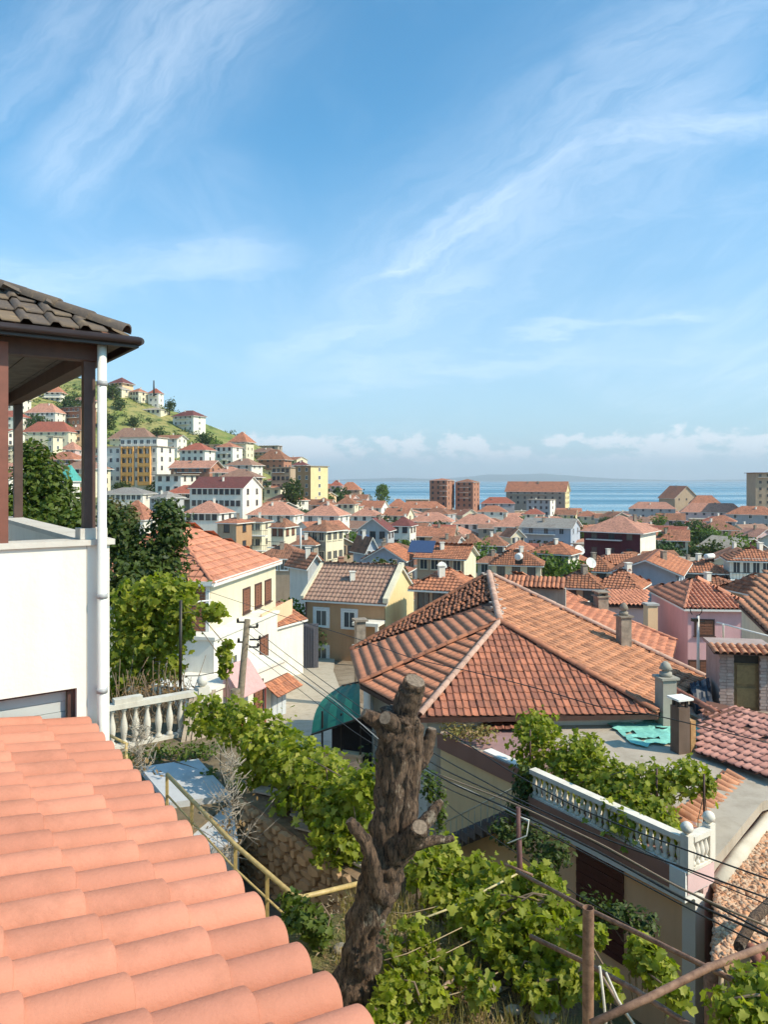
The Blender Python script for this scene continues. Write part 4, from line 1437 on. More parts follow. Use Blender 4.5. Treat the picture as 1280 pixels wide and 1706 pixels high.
def dish(label, px, py, Y, r):
    t = thing('satellite_dish', label, 'satellite dish', P(px, py, Y), 'satellite dishes on the roofs')
    c = P(px, py, Y) + Vector((0, 0, 0.9))
    mb = MB()
    ax = Vector((0.25, -0.85, 0.45)).normalized()
    u = ax.cross(Vector((0, 0, 1))).normalized(); v = u.cross(ax)
    rings = []
    for k, (rr, dd) in enumerate(((0.05, 0), (.5, .05), (1.0, .2))):
        rings.append([c + (u * math.cos(a * math.pi / 6) + v * math.sin(a * math.pi / 6)) * r * rr + ax * r * dd for a in range(12)])
    for k in range(2):
        for i in range(12):
            j = (i + 1) % 12
            mb.face([rings[k][i], rings[k][j], rings[k + 1][j], rings[k + 1][i]], smooth=True)
    mb.build('reflector', trim_white, t)
    m2 = MB()
    m2.tube([c - Vector((0, 0, 0.9)), c - ax * 0.05], 0.03, 6)
    m2.tube([c - v * r * .9 + ax * .15 * r, c + ax * r * .8], 0.015, 5)
    m2.build('mount', iron, t)
dish('large white dish beside the white right wall of the small hipped house', 966, 926, 118, 0.85)
dish('white dish on the crooked cluster of tile roofs', 985, 952, 80, 0.6)
dish('small dish low on the shaded wall of the long orange-roofed house', 737, 957, 84, 0.55)
dish('dish fixed beside the pale blue gable', 1068, 942, 92, 0.55)

def solar(label, c, w, h, rot):
    t = thing('solar_panel', label, 'solar panel', c, 'solar panels on the roofs')
    mb = MB()
    R = math.radians(rot)
    U = Vector((math.cos(R), math.sin(R), 0)); V = Vector((-math.sin(R) * .8, math.cos(R) * .8, .6))
    N_ = U.cross(V).normalized()
    c = Vector(c) + Vector((0, 0, .3))
    p = [c - U * w / 2, c + U * w / 2, c + U * w / 2 + V * h, c - U * w / 2 + V * h]
    mb.hexa(p, [q + N_ * .08 for q in p])
    mb.build('panel', simple('solar_blue', (0.05, 0.08, 0.16), 0.15, var=.1), t)
    m2 = MB()
    for q in p:
        m2.tube([q, q - Vector((0, 0, 1.0))], .03, 5)
    for i in range(2):
        a = p[i * 3 % 4]
    m2.build('stand', iron, t)
solar('tilted blue solar collector on the long orange roof', P(700, 925, 92), 3.2, 2.2, -18)
for _i, _l in enumerate(('left solar panel on the dark roof of the grey-white gable house', 'right solar panel on the dark roof of the grey-white gable house')):
    solar(_l, P(606 + 9 * _i, 907, 118), 1.0, 1.8, 24)

def mast(label, px, py0, py1, Y, r=0.12, mat=trim_white, name='utility_pole', cat='pole', lamp=False, off=None):
    b = P(px, py0, Y)
    t_ = P(px if off is None else off, py1, Y)
    t = thing(name, label, cat, b)
    mb = MB()
    mb.tube([b, (b + t_) / 2, t_], [r, r * .85, r * .7], 8)
    mb.build('shaft', mat, t)
    return t, b, t_
mast('white concrete pole between the shuttered house and the old stone house', 501, 925, 880, 108, 0.16)
mast('lattice mast among the hilltop houses', 256, 660, 634, 390, 0.5, iron, 'radio_mast', 'mast')

# ------------------------------------------------------------------ trees of the hill and town
def tree_at(label, px, pyb, Y, hh, rr, mat, n=700, name='tree', group=None, seed=0, lsize=None, lobes=6, cat='tree', trunk=None, kind='clump', z=None):
    x = (px - 640) / F * Y
    zb = ground(x, Y) if z is None else z
    if pyb is not None:
        zb = (800 - pyb) / F * Y
    b = Vector((x, Y, zb))
    t = thing(name, label, cat, b, group)
    rng = random.Random(seed)
    bl = []
    cz = zb + hh - rr * 0.85
    for i in range(lobes):
        an = rng.uniform(0, 6.28)
        k = rng.uniform(0.1, .62)
        q = rr * rng.uniform(.45, .72)
        bl.append((Vector((x + math.cos(an) * rr * k, Y + math.sin(an) * rr * k, cz + rng.uniform(-.5, .55) * min(rr, hh * .45))), q, q, q * rng.uniform(.7, 1)))
    leaves('crown', mat, t, bl, n, lsize or rr * 0.17, kind, seed=seed + 1)
    mb = MB()
    tr = trunk or max(0.12, rr * .09)
    mb.tube([b - Vector((0, 0, .6)), b + Vector((.05, 0, hh * .3)), Vector((x + .1, Y, cz))], [tr, tr * .8, tr * .4], 7)
    for i, q in enumerate(bl[:4]):
        mb.tube([Vector((x, Y, zb + hh * .35)), (Vector((x, Y, cz)) + q[0]) / 2, q[0]], [tr * .5, tr * .35, tr * .12], 5)
    mb.build('trunk', BARK, t)
    return t

HILL_TREES = [
    (187, 8, 5.5, L_DARK, 'tall dark tree right of the white drainpipe on the hill'), (200, 6, 4, L_HILL, None), (176, 6, 5, L_DARK, None),
    (222, 5, 3.5, L_HILL, None), (238, 4, 3, L_HILL, None), (262, 5, 3.5, L_DARK, None), (282, 7, 4.0, L_DARK, 'dark tree on the skyline right of the hilltop houses'),
    (296, 4, 3, L_HILL, None), (345, 7, 5, L_HILL, 'green bush pair right of the lone three-storey house'), (357, 6, 5, L_LIGHT, 'bright green tree on the hill shoulder'),
    (330, 5, 4, L_DARK, None), (120, 6, 5, L_HILL, None), (130, 7, 4.5, L_DARK, None), (112, 5, 4, L_HILL, None), (60, 6, 5, L_HILL, None),
    (270, 5, 4, L_DARK, None), (250, 4, 3.5, L_HILL, None), (410, 5, 4, L_LIGHT, None), (424, 4, 4, L_LIGHT, None), (396, 4, 3, L_HILL, None),
    (440, 5, 4, L_HILL, None), (480, 6, 3, L_DARK, None)]
for i, (px, hh, rr, m, lab) in enumerate(HILL_TREES):
    Yt = [385, 375, 350, 360, 340, 350, 392, 330, 345, 340, 330, 360, 350, 330, 330, 300, 310, 300, 290, 310, 270, 255][i]
    place = ['below the hilltop houses', 'on the grassy slope', 'beside the lower white blocks', 'among the left hill terraces'][0 if px < 240 and px > 150 else 1 if px < 350 and px > 239 else 2 if px >= 350 else 3]
    tree_at(lab or '%s %s tree %s' % (['small', 'low rounded', 'ragged-topped', 'squat', 'tallish', 'slim', 'wide', 'tiny', 'lopsided', 'bushy', 'sparse', 'stubby', 'compact', 'spreading', 'crooked', 'thick', 'thin', 'short', 'full', 'loose', 'plump', 'upright'][i],
            'dark' if m is L_DARK else 'bright green' if m is L_LIGHT else 'green', place),
            px, None, Yt, hh * 1.2, rr, m, 420, seed=200 + i, group='trees on the hill')
tree_at('round bright green tree standing up against the lake', 636, None, 420, 15, 5.5, L_LIGHT, 700, seed=31, group='trees of the town')
for i, (px, Y, hh, rr, m, lab) in enumerate((
        (570, 430, 9, 7, L_DARK, 'dark tree at the shore left of the round green one'), (588, 440, 9, 7, L_DARK, 'low dark shore tree beside the pyramid-roofed house'),
        (604, 450, 7, 6, L_DARK, 'rightmost dark tree of the shore clump'), (552, 300, 8, 6, L_HILL, 'tree hugging the right side of the yellow block'),
        (486, 235, 10, 4.0, L_DARK, 'conifer-dark tree in front of the yellow and brown blocks'), (524, 105, 4.5, 4.5, L_LIGHT, 'bright green bush in the yard before the old stone house'),
        (545, 100, 3.5, 3.2, L_HILL, 'darker bush right of the bright yard bush'), (584, 140, 6, 2.8, L_LIGHT, 'small tree between stone house and maroon gable'),
        (1130, 165, 8, 6, L_HILL, 'broad garden tree in front of the cream gable-roofed house'), (1112, 170, 7, 4.5, L_LIGHT, 'light green garden shrub left of the broad garden tree'),
        (1160, 185, 8, 6, L_DARK, 'dark tree right of the cream gable-roofed house'), (1184, 190, 7, 5.5, L_LIGHT, 'yellow-green tree above the metal-roofed barn'),
        (1120, 290, 8, 8, L_DARK, 'dark clump between the shore houses on the right'), (1140, 270, 6, 6, L_HILL, 'green clump before the long pinkish house'),
        (966, 240, 7, 6, L_HILL, 'green slope shrub left of the broad maroon-fronted house'), (950, 140, 6, 3.5, L_DARK, 'dark tree between the slate-grey and maroon houses'),
        (960, 120, 5, 3, L_DARK, 'dark shrub beside the large white dish'), (768, 160, 4, 4, L_HILL, 'small tree among the centre roofs'),
        (640, 180, 5, 3, L_DARK, 'low tree behind the solar-panelled house'), (480, 64, 4.5, 3.2, L_LIGHT, 'leafy bush left of the brown two-storey house'),
        (496, 62, 3.6, 2.4, L_HILL, 'smaller bush touching the brown house corner'), (840, 205, 5, 4, L_HILL, 'tree in a courtyard before the pale pink roofs'),
        (1230, 190, 5, 5, L_HILL, 'tree at the right above the black-windowed white house'), (300, 240, 6, 6, L_HILL, 'green tree left of the maroon-roofed building'),
        (268, 235, 6, 4, L_DARK, 'round dark tree beside the market hall'), (200, 225, 5, 3, L_DARK, 'small round tree before the market hall wall'))):
    tree_at(lab, px, None, Y, hh, rr, m, 700 if Y > 110 else 1500, seed=300 + i, group='trees of the town', lsize=None if Y > 110 else rr * .10)

def hill_scrub():
    """low scrub and bushes all over the green hill: a mass nobody could count"""
    rs = np.random.RandomState(44)
    bl = []
    while len(bl) < 1500:
        Y = rs.uniform(235, 470)
        px = rs.uniform(-120, 560)
        x = (px - 640) / F * Y
        z = ground(x, Y)
        if z < interp(NEAR_L, Y) + 8:
            continue
        if mnoise.noise(Vector((x * .035, Y * .035, 1))) < -.02:
            continue
        s = rs.uniform(.6, 2.0)
        bl.append((Vector((x, Y, z + s * .35)), s, s, s * .8))
    o = leaves('hill_scrub', L_HILL, None, bl, 30000, .55, 'clump', seed=9, shell=.3)
    tag(o, kind='stuff')
hill_scrub()

# ------------------------------------------------------------------ infill houses between the named ones
def infill():
    rng = random.Random(12)
    taken = []
    for o in list(COL.objects):
        if o.parent is None and o.get('category') in ('house', 'apartment block'):
            taken.append((o.location.x, o.location.y))
    marks = [(568, 'yellow block'), (636, 'round shore tree'), (700, 'soft pink roof'), (760, 'waterfront blocks'), (820, 'low dark red roof'), (880, 'slate-grey house'),
             (930, 'white block end'), (1030, 'broad maroon-fronted house'), (1090, 'pink shore roof'), (1130, 'big brown gable'), (1190, 'metal-roofed barn'), (1260, 'tall brown tower')]
    used = set()
    cnt = 0
    Y = 66.0
    while Y < 430:
        step = 10.5 + Y * 0.026
        px = 440 + rng.uniform(0, 30) if Y > 95 else 600
        while px < 1330:
            x = (px - 640) / F * Y
            ok = all((x - a) ** 2 + (y_ - Y) ** 2 > (8.0 + Y * .012) ** 2 for a, y_ in taken)
            tp = 800 - (ground(x, Y) + 5.0) / Y * F
            hw = 5.0 / Y * F
            if any(Y < s_[4] - 4 and px + hw > s_[0] + 4 and px - hw < s_[1] - 4 and tp < s_[2] + 0.40 * s_[3] for s_ in SEEN):
                ok = False
            if ok and not (px < 620 and Y < 100):
                w = rng.uniform(6.5, 9.5) + Y * 0.012
                d = rng.uniform(6, 8)
                z0 = ground(x, Y)
                hh = rng.choice((2.8, 3.2, 3.8, 4.6)) if Y > 100 else rng.choice((3.2, 4.2))
                wl = rng.choice(('white', 'white', 'cream', 'cream', 'pink', 'brown', 'grey', 'peach', 'stone'))
                rf = rng.choice(('orange', 'orange', 'salmon', 'old', 'old', 'red', 'brown') if Y > 150 else ('orange', 'old', 'old', 'salmon', 'brown'))
                kind = rng.choice(('hipx', 'hipx', 'gabx', 'gaby', 'gabx', 'flat')) if Y > 100 else rng.choice(('hipx', 'gabx', 'gaby'))
                mk = min(marks, key=lambda m: abs(m[0] - px))
                dist = 'behind' if Y > 300 else 'far below' if Y < 120 else 'below' if Y < 200 else 'before'
                rel = ('left of, ' if mk[0] - px > 22 else 'right of, ' if px - mk[0] > 22 else '') + dist + ','
                size = 'wide' if w > 9.6 else 'narrow' if w < 8.0 else 'middling'
                low = 'low' if hh < 4 else 'taller' if hh > 5.3 else 'plain'
                for _try in range(60):
                    rfn = {'orange': 'orange', 'salmon': 'salmon', 'old': 'weathered', 'red': 'red', 'brown': 'dull brown', 'tan': 'pale'}[rf]
                    if kind == 'flat':
                        rf, rfn = 'tan', 'pale'
                    lab = '%s %s %s-walled house, %s %s roof, %s the %s' % (size, low, wl, rfn, 'hipped' if kind[0] == 'h' else 'flat' if kind == 'flat' else 'gable', rel, mk[1])
                    if lab not in used:
                        break
                    wl = rng.choice(('white', 'cream', 'pink', 'brown', 'grey', 'peach', 'stone', 'yellow', 'ochre'))
                    rf = rng.choice(('orange', 'salmon', 'old', 'red'))
                    kind = rng.choice(('hipx', 'gabx', 'gaby'))
                used.add(lab)
                taken.append((x, Y))
                rise = rng.uniform(1.3, 2.1)
                ti = None
                if Y < 105:
                    ti = ('roman', .36, .42, CLAYS['old' if rf == 'old' else 'orange'])
                house_abs(lab, x, Y + d / 2, w, d, rng.choice((-14, -22, -34, -8, 18, -18, 40, -48)), z0, z0 + hh, z0 + hh + rise, kind, wall=wl, roofm=rf,
                          front=(rng.choice((2, 3)), 1 if hh < 4.5 else 2), right=(1, 1), chim=rng.choice((1, 1, 0)), seed=400 + cnt, tiles=ti)
                cnt += 1
                px += (w + rng.uniform(1.0, 3.5)) / Y * F * 0.9
            else:
                px += 14
        Y += step
    print('INFILL', cnt)
    # yard trees in the gaps
    words = ['small', 'leafy', 'rounded', 'ragged', 'slim', 'squat', 'bushy', 'loose', 'tall', 'crooked', 'thin', 'full']
    tl = set()
    k = 0
    for i in range(1500):
        Y = rng.uniform(75, 300)
        px = rng.uniform(450, 1290)
        x = (px - 640) / F * Y
        if any((x - a) ** 2 + (y_ + 3 - Y) ** 2 < 6.2 ** 2 for a, y_ in taken):
            continue
        mk = min(marks, key=lambda m: abs(m[0] - px))
        mt, cn = rng.choice(((L_HILL, 'green'), (L_DARK, 'dark'), (L_LIGHT, 'bright green')))
        lab = '%s %s yard tree %s%s the %s' % (words[k % 12], cn, 'left of, ' if mk[0] - px > 22 else 'right of, ' if px - mk[0] > 22 else '', 'behind' if Y > 300 else 'far below' if Y < 120 else 'below' if Y < 200 else 'before', mk[1])
        if lab in tl:
            continue
        tl.add(lab)
        tree_at(lab, px, None, Y, rng.uniform(4.5, 7.5), rng.uniform(2.2, 3.6), mt, 420, seed=700 + k, group='trees of the town')
        taken.append((x, Y))
        k += 1
        if k >= 60:
            break
infill()

def hill_infill():
    rng = random.Random(77)
    taken = [(o.location.x, o.location.y) for o in COL.objects if o.parent is None and o.get('category') in ('house', 'apartment block')]
    marks = [(60, 'wide red roof'), (118, 'turquoise pointed roof'), (205, 'hilltop houses'), (250, 'orange-framed block'), (315, 'lone three-storey house'), (390, 'tall stepped cream house'), (458, 'low red-brown hipped roof')]
    used = set()
    k = 0
    for i in range(2500):
        Y = rng.uniform(175, 372)
        px = rng.uniform(-40, 470)
        if 140 < px < 300 and Y > 330 and rng.random() < .8:
            continue
        if 290 < px < 420 and Y > 335:
            continue
        x = (px - 640) / F * Y
        z0 = ground(x, Y)
        py = 800 - z0 / Y * F
        if (150 < px < 300 and 690 < py < 800 and rng.random() < .75) or (px > 290 and py < 735):
            continue
        if any((x - a) ** 2 + (y_ - Y) ** 2 < 12.5 ** 2 for a, y_ in taken):
            continue
        tp = 800 - (z0 + 8.5) / Y * F
        hw = 6.0 / Y * F
        if any(Y < s_[4] - 4 and px + hw > s_[0] + 4 and px - hw < s_[1] - 4 and tp < s_[2] + 0.6 * s_[3] for s_ in SEEN):
            continue
        w = rng.uniform(8, 14)
        d = rng.uniform(7, 9)
        hh = rng.choice((5.5, 6, 8.5, 8.8, 11))
        wl = rng.choice(('white', 'white', 'cream', 'cream', 'peach', 'brown', 'grey', 'brick'))
        rf = rng.choice(('orange', 'salmon', 'old', 'old', 'red', 'brown'))
        kind = rng.choice(('hipx', 'hipx', 'gabx', 'flat'))
        if kind == 'flat':
            rf = 'tan'
        mk = min(marks, key=lambda m: abs(m[0] - px))
        lab = '%s %s-walled hill house, %s %s roof, %s%s the %s' % ('wide' if w > 11 else 'narrow', wl, {'orange': 'orange', 'salmon': 'salmon', 'old': 'weathered', 'red': 'red', 'brown': 'dull brown', 'tan': 'pale'}[rf],
              {'h': 'hipped', 'g': 'gable', 'f': 'flat'}[kind[0]], 'left of, ' if mk[0] - px > 15 else 'right of, ' if px - mk[0] > 15 else '', 'above' if Y > 310 else 'near' if Y > 250 else 'below', mk[1])
        if lab in used:
            continue
        used.add(lab)
        taken.append((x, Y))
        house_abs(lab, x, Y + d / 2, w, d, rng.choice((-14, -22, -6, 8, -30)), z0 - 1.5, z0 + hh, z0 + hh + rng.uniform(1.6, 2.4), kind, wall=wl, roofm=rf,
                  front=(rng.choice((3, 4, 5)), int(hh / 2.8)), right=(2, int(hh / 2.8)), chim=1, seed=900 + k, group='houses on the green hill', ov=.8,
                  balc=[('f', 0, 1.75 + 2.9 * q, w * .6, 1.2) for q in range(int(hh / 2.9))] if rng.random() < .55 else None)
        k += 1
        if k >= 42:
            break
    print('HILLFILL', k)
hill_infill()

# ------------------------------------------------------------------ local frames
UX = Vector((0.819, 0.573, 0.0)).normalized()       # along the pavilion front, to the right and away
VX = Vector((-UX.y, UX.x, 0.0))                      # away and to the left
ZZ = Vector((0, 0, 1))

# ------------------------------------------------------------------ the house under the camera: salmon tile roof
def camera_house():
    E0 = P(182, 1240, 5.2) - Vector((0, 0, 0.055)) - UX * 0.06   # a point of the eave
    t = thing('house', 'salmon-tiled lean-to roof in the near foreground, running down to the right', 'house', (-2.5, 2.0, -5.0))
    slope = 0.20
    up = (-UX + ZZ * slope).normalized()
    dn = -VX
    base_v = 0.62                                     # start by the pavilion wall
    n_r, n_u = 36, 8
    sp, rh = 0.21, 0.34
    ro = thing_part('roof', t, E0)
    nrm = up.cross(dn)
    if nrm.z < 0:
        nrm = -nrm
    rng = random.Random(4)
    me = None
    v, f = tile_shape('barrel')
    # a finer barrel with more rings, near the camera
    xs = np.array([0, .015, .05, .1, .17, .25, .34, .43, .52, .61, .69, .76, .81, .845, .86, 1.0])
    prof = []
    for x in xs:
        if x < 0.86:
            prof.append(0.43 * math.sqrt(max(0.0, 1 - ((x - 0.43) / 0.43) ** 2)))
        else:
            prof.append(0.0)
    vv, ff = [], []
    rows = [(0.0, 0.10), (0.03, 0.115), (0.3, 0.095), (0.7, 0.055), (1.12, 0.015)]
    for j, (y, dz) in enumerate(rows):
        tp = 1.03 - 0.06 * y
        for x, z in zip(xs, prof):
            zz = z * (1.0 - 0.05 * y) + dz
            if j == 0:
                zz -= 0.03
            vv.append((0.43 + (x - 0.43) * tp, y, zz))
    n = len(xs)
    for j in range(len(rows) - 1):
        for i in range(n - 1):
            a = j * n + i
            ff.append((a, a + 1, a + 1 + n, a + n))
    b = len(vv)
    for x, z in zip(xs, prof):
        vv.append((0.43 + (x - 0.43) * 1.0, 0.012, max(z - 0.05, -0.02) * 0.9 + 0.01))
    for i in range(n - 1):
        ff.append((b + i, b + i + 1, i + 1, i))
    me = np_mesh('tile', np.array(vv), np.array(ff), CLAYS['front'], smooth=True)
    for j in range(n_u):
        for i in range(n_r):
            c = E0 + up * (rh * (j - 0.10) + rng.uniform(-.009, .009)) + dn * (sp * i - base_v + rng.uniform(-.004, .004)) + nrm * rng.uniform(0, 0.009)
            if c.y < -1.5:
                continue
            a = rng.uniform(-.02, .02)
            X = (dn * math.cos(a) + up * math.sin(a)) * sp
            Y = (up * math.cos(a) - dn * math.sin(a)) * rh
            Z = nrm * sp
            M = Matrix.Identity(4)
            for r in range(3):
                M[r][0] = X[r]; M[r][1] = Y[r]; M[r][2] = Z[r]; M[r][3] = c[r]
            link('tile', me, ro, M)
    mb = MB()
    a0 = E0 + dn * (-base_v) - nrm * 0.012
    a1 = E0 + dn * (sp * n_r - base_v) - nrm * 0.012
    q = [a0 + up * 0.02, a1 + up * 0.02, a1 + up * (rh * n_u), a0 + up * (rh * n_u)]
    mb.hexa([p - nrm * 0.10 for p in q], q)
    mb.build('roof_deck', UNDER, ro)
    mb = MB()                                         # eave board, pale, and a gutter line
    e0, e1 = E0 + dn * (-0.15) + up * 0.03, a1
    mb.box(Vector((e0.x, e0.y, 0)) - UX * 0.03, dn, UX, (e1 - e0).length, 0.03, E0.z - 0.16, E0.z - 0.03)
    mb.build('eave_board', trim_white, ro)
    mb = MB()
    s0 = E0 - UX * 0.35
    s0.z = 0
    mb.box(s0 + dn * 9, VX, -UX, 9.1, 6.0, -8.0, E0.z - 0.06)
    mb.build('wall', WALLS['cream'], t)

def thing_part(name, parent, at):
    o = bpy.data.objects.new(name, None)
    COL.objects.link(o)
    M = Matrix.Translation(Vector(at))
    o.parent = parent
    o.matrix_basis = W[parent.name].inverted() @ M
    W[o.name] = M
    return o
camera_house()

# ------------------------------------------------------------------ the pavilion on the left
def pavilion():
    K = Vector((-2.135, 5.78, 0))
    t = thing('pavilion', 'white-walled open pavilion with dark tiled roof and brown posts at the left', 'pavilion', (K.x, K.y, -5.3))
    wallw = plaster('pavilion_white', (0.82, 0.78, 0.70), 0.28)
    top = -0.50
    mb = MB()
    # front wall with an opening for the lower window
    def wall_u(u0, u1, z0, z1, th=0.16):
        o = K - UX * u1
        mb.box(o, UX, VX, u1 - u0, th, z0, z1)
    wx0, wx1, wz = 0.24, 2.4, -1.575
    wall_u(0.17, wx0, -8.0, top)
    wall_u(wx0, wx1, wz, top)
    wall_u(wx1, 6.0, -8.0, top)
    mb.build('front_wall', wallw, t)
    mb = MB()
    mb.box(K - UX * 0.165, UX, VX, 0.165, 0.165, -8.0, top + 0.0)
    mb.build('corner_pier', wallw, t)
    mb = MB()
    mb.box(K - UX * 0.16 + VX * 0.167, UX, VX, 0.155, 4.2, -8.0, top)
    mb.build('side_wall', wallw, t)
    mb = MB()
    mb.box(K - UX * 6.0 - VX * 0.03, UX, VX, 6.035, 0.24, top + 0.003, top + 0.045)
    mb.box(K - UX * 0.20 + VX * 0.212, UX, VX, 0.235, 4.16, top + 0.003, top + 0.045)
    mb.box(K - UX * 6.0 + VX * 4.215, UX, VX, 5.80, 0.2, -1.5, top + 0.04)
    mb.build('parapet_cap', plaster('cap_grey', (0.62, 0.58, 0.52), 0.4), t)
    # floor of the open storey
    mb = MB()
    mb.box(K - UX * 6.0 + VX * 0.17, UX, VX, 5.83, 4.0, -1.6, -1.45)
    mb.build('floor', concrete, t)
    # small raised block carrying the corner post
    mb = MB()
    mb.box(K - UX * 0.21 + VX * 0.02, UX, VX, 0.20, 0.17, top + 0.046, top + 0.13)
    mb.build('post_block', plaster('cap_grey', (0.62, 0.58, 0.52), 0.4), t)
    # window: dark frame and pale blind
    fr = MB()
    o = K - UX * wx1 + VX * 0.05
    fr.box(o, UX, VX, wx1 - wx0, 0.05, wz - 0.025, wz)
    fr.box(K - UX * (wx0 + 0.055) + VX * 0.05, UX, VX, 0.052, 0.05, -3.0, wz - 0.026)
    fr.box(o, UX, VX, 0.05, 0.05, -3.0, wz - 0.026)
    w = fr.build('window', dark_wood, t)
    bl = MB()
    for i in range(14):
        bl.box(o + UX * 0.052 + VX * (0.055 + 0.006 * (i % 2)), UX, VX, wx1 - wx0 - 0.11, 0.02, wz - 0.03 - 0.08 * (i + 1), wz - 0.034 - 0.08 * i)
    bl.build('blind', simple('blind_grey', (0.50, 0.52, 0.50), 0.5, var=0.05), w)
    # white drainpipe
    mb = MB()
    dp = K - UX * 0.075 - VX * 0.075
    mb.tube([dp + ZZ * (-6.0), dp + ZZ * 1.03], 0.034, 14)
    mb.build('drainpipe', trim_white, t)
    mb = MB()
    for z in (0.72, -0.9, -1.62):
        mb.tube([dp + ZZ * z, dp + ZZ * (z + 0.035)], 0.041, 14)
        mb.cbox(dp + VX * 0.05 + ZZ * (z + .015), 0.03, 0.06, 0.03)
    mb.build('pipe_clip', simple('clip_grey', (0.35, 0.35, 0.35), 0.5), t)
    # posts
    def post(p, w_, z0, z1, mat, lab=None):
        m = MB()
        m.box(p - UX * w_ / 2 - VX * w_ / 2, UX, VX, w_, w_, z0, z1)
        o_ = m.build('post', mat, t)
        if lab:
            o_['label'] = lab
    brown = simple('post_brown', (0.085, 0.045, 0.035), 0.55, var=0.2)
    post(K - UX * 0.135 + VX * 0.09, 0.085, top + 0.13, 1.0, brown, 'thick brown corner post')
    post(K + VX * 4.06 - UX * 0.02, 0.095, top + 0.045, 1.0, brown)
    post(K - UX * 0.75 + VX * 0.05, 0.085, top + 0.045, 1.0, simple('post_red', (0.20, 0.07, 0.045), 0.5, var=0.15), 'reddish post at the frame edge')
    post(K - UX * 5.5 + VX * 0.10, 0.085, top + 0.045, 1.0, brown)
    post(K - UX * 5.5 + VX * 4.1, 0.085, top + 0.045, 1.0, brown)
    # beams
    mb = MB()
    mb.box(K - UX * 6.0 + VX * 0.02, UX, VX, 5.99, 0.12, 0.92, 1.04)
    mb.box(K - UX * 0.135 + VX * 0.145, UX, VX, 0.12, 4.1, 0.92, 1.04)
    mb.box(K - UX * 6.0 + VX * 4.02, UX, VX, 5.86, 0.12, 0.92, 1.04)
    mb.build('beam', dark_wood, t)
    # ceiling boards
    for i in range(24):
        m = MB()
        o = K + UX * 0.20 - VX * 0.20 - UX * (0.27 * (i + 1))
        m.box(o + UX * 0.005 - UX * .11 + VX * .11, UX, VX, 0.26, 4.7, 1.045, 1.065 + 0.004 * (i % 2))
        m.build('ceiling_board', simple('soffit_wood', (0.13, 0.115, 0.10), 0.8, var=0.3), t)
    # roof
    o_ = 0.145
    C = K + UX * o_ - VX * o_
    C.z = 1.10
    pitch = 0.50
    Wd, Dd = 6.4, 4.64
    ro = thing_part('roof', t, C)
    A = C - UX * Wd
    B = C + VX * Dd
    D_ = A + VX * Dd
    rz = Dd / 2 * pitch
    R1 = C + VX * Dd / 2 - UX * Dd / 2 + ZZ * rz
    R2 = A + VX * Dd / 2 + UX * Dd / 2 + ZZ * rz
    n1 = tile_slope([A, C, R1, R2], 'roman', 0.20, 0.30, CLAYS['dark'], ro, nparts=290, seed=3, jit=0.004)
    tile_slope([C, B, R1], 'roman', 0.20, 0.30, CLAYS['dark'], ro, nparts=0, seed=4, jit=0.004)
    tile_slope([B, D_, R2, R1], 'roman', 0.20, 0.30, CLAYS['dark'], ro, nparts=0, seed=5)
    cap_row(ro, C + ZZ * 0.02 - UX * 0.05 + VX * 0.05, R1 + ZZ * 0.03, CLAYS['dark'], 0.072, 0.30, name='hip_tile', lift=0.02)
    cap_row(ro, R1 + ZZ * 0.03, R2 + ZZ * 0.03, CLAYS['dark'], 0.08, 0.33)
    # fascia and gutter
    mb = MB()
    gut = simple('gutter_brown', (0.022, 0.012, 0.011), 0.45, var=0.2)
    mb.box(A - VX * 0.0, UX, -VX, Wd + 0.03, 0.03, 1.02, 1.105)
    mb.box(C + UX * 0.0, VX, UX, Dd, 0.03, 1.02, 1.105)
    mb.build('fascia', gut, ro)
    mb = MB()
    mb.tube([A - VX * 0.04 + ZZ * -.03, C - VX * 0.04 + UX * .04 + ZZ * -.03], 0.03, 10)
    mb.tube([C - VX * 0.04 + UX * .04 + ZZ * -.03, B + UX * .04 + ZZ * -.03], 0.03, 10)
    mb.build('gutter', gut, ro)
pavilion()

# ------------------------------------------------------------------ upper left garden: platform, balustrade, railing, retaining wall
def baluster_row(parent, a, b, h, n, mat, r=0.055, rail=True, nm='baluster'):
    a, b = Vector(a), Vector(b)
    D = (b - a).normalized()
    N_ = Vector((-D.y, D.x, 0))
    me = None
    for i in range(n):
        c = a + (b - a) * ((i + .5) / n)
        if me is None:
            mb = MB()
            k = h - 0.16
            prof = [(r * 1.0, 0), (r * 1.0, .05), (r * .55, .08), (r * .75, .12), (r * 1.15, .22 * k / .5), (r * .95, .30 * k / .5), (r * .5, .40 * k / .5), (r * .55, k - .07), (r * .95, k - .05), (r * .95, k)]
            mb.lathe((0, 0, 0), prof, 10)
            me = mb.mesh('baluster', mat)
        link(nm, me, parent, Matrix.Translation(c + ZZ * 0.06))
    mb = MB()
    mb.box(a - N_ * 0.09, D, N_, (b - a).length, 0.18, a.z, a.z + 0.06)
    mb.build('bottom_rail', mat, parent)
    mb = MB()
    mb.box(a - N_ * 0.10, D, N_, (b - a).length, 0.20, a.z + h - 0.10, a.z + h)
    mb.build('top_rail', mat, parent)

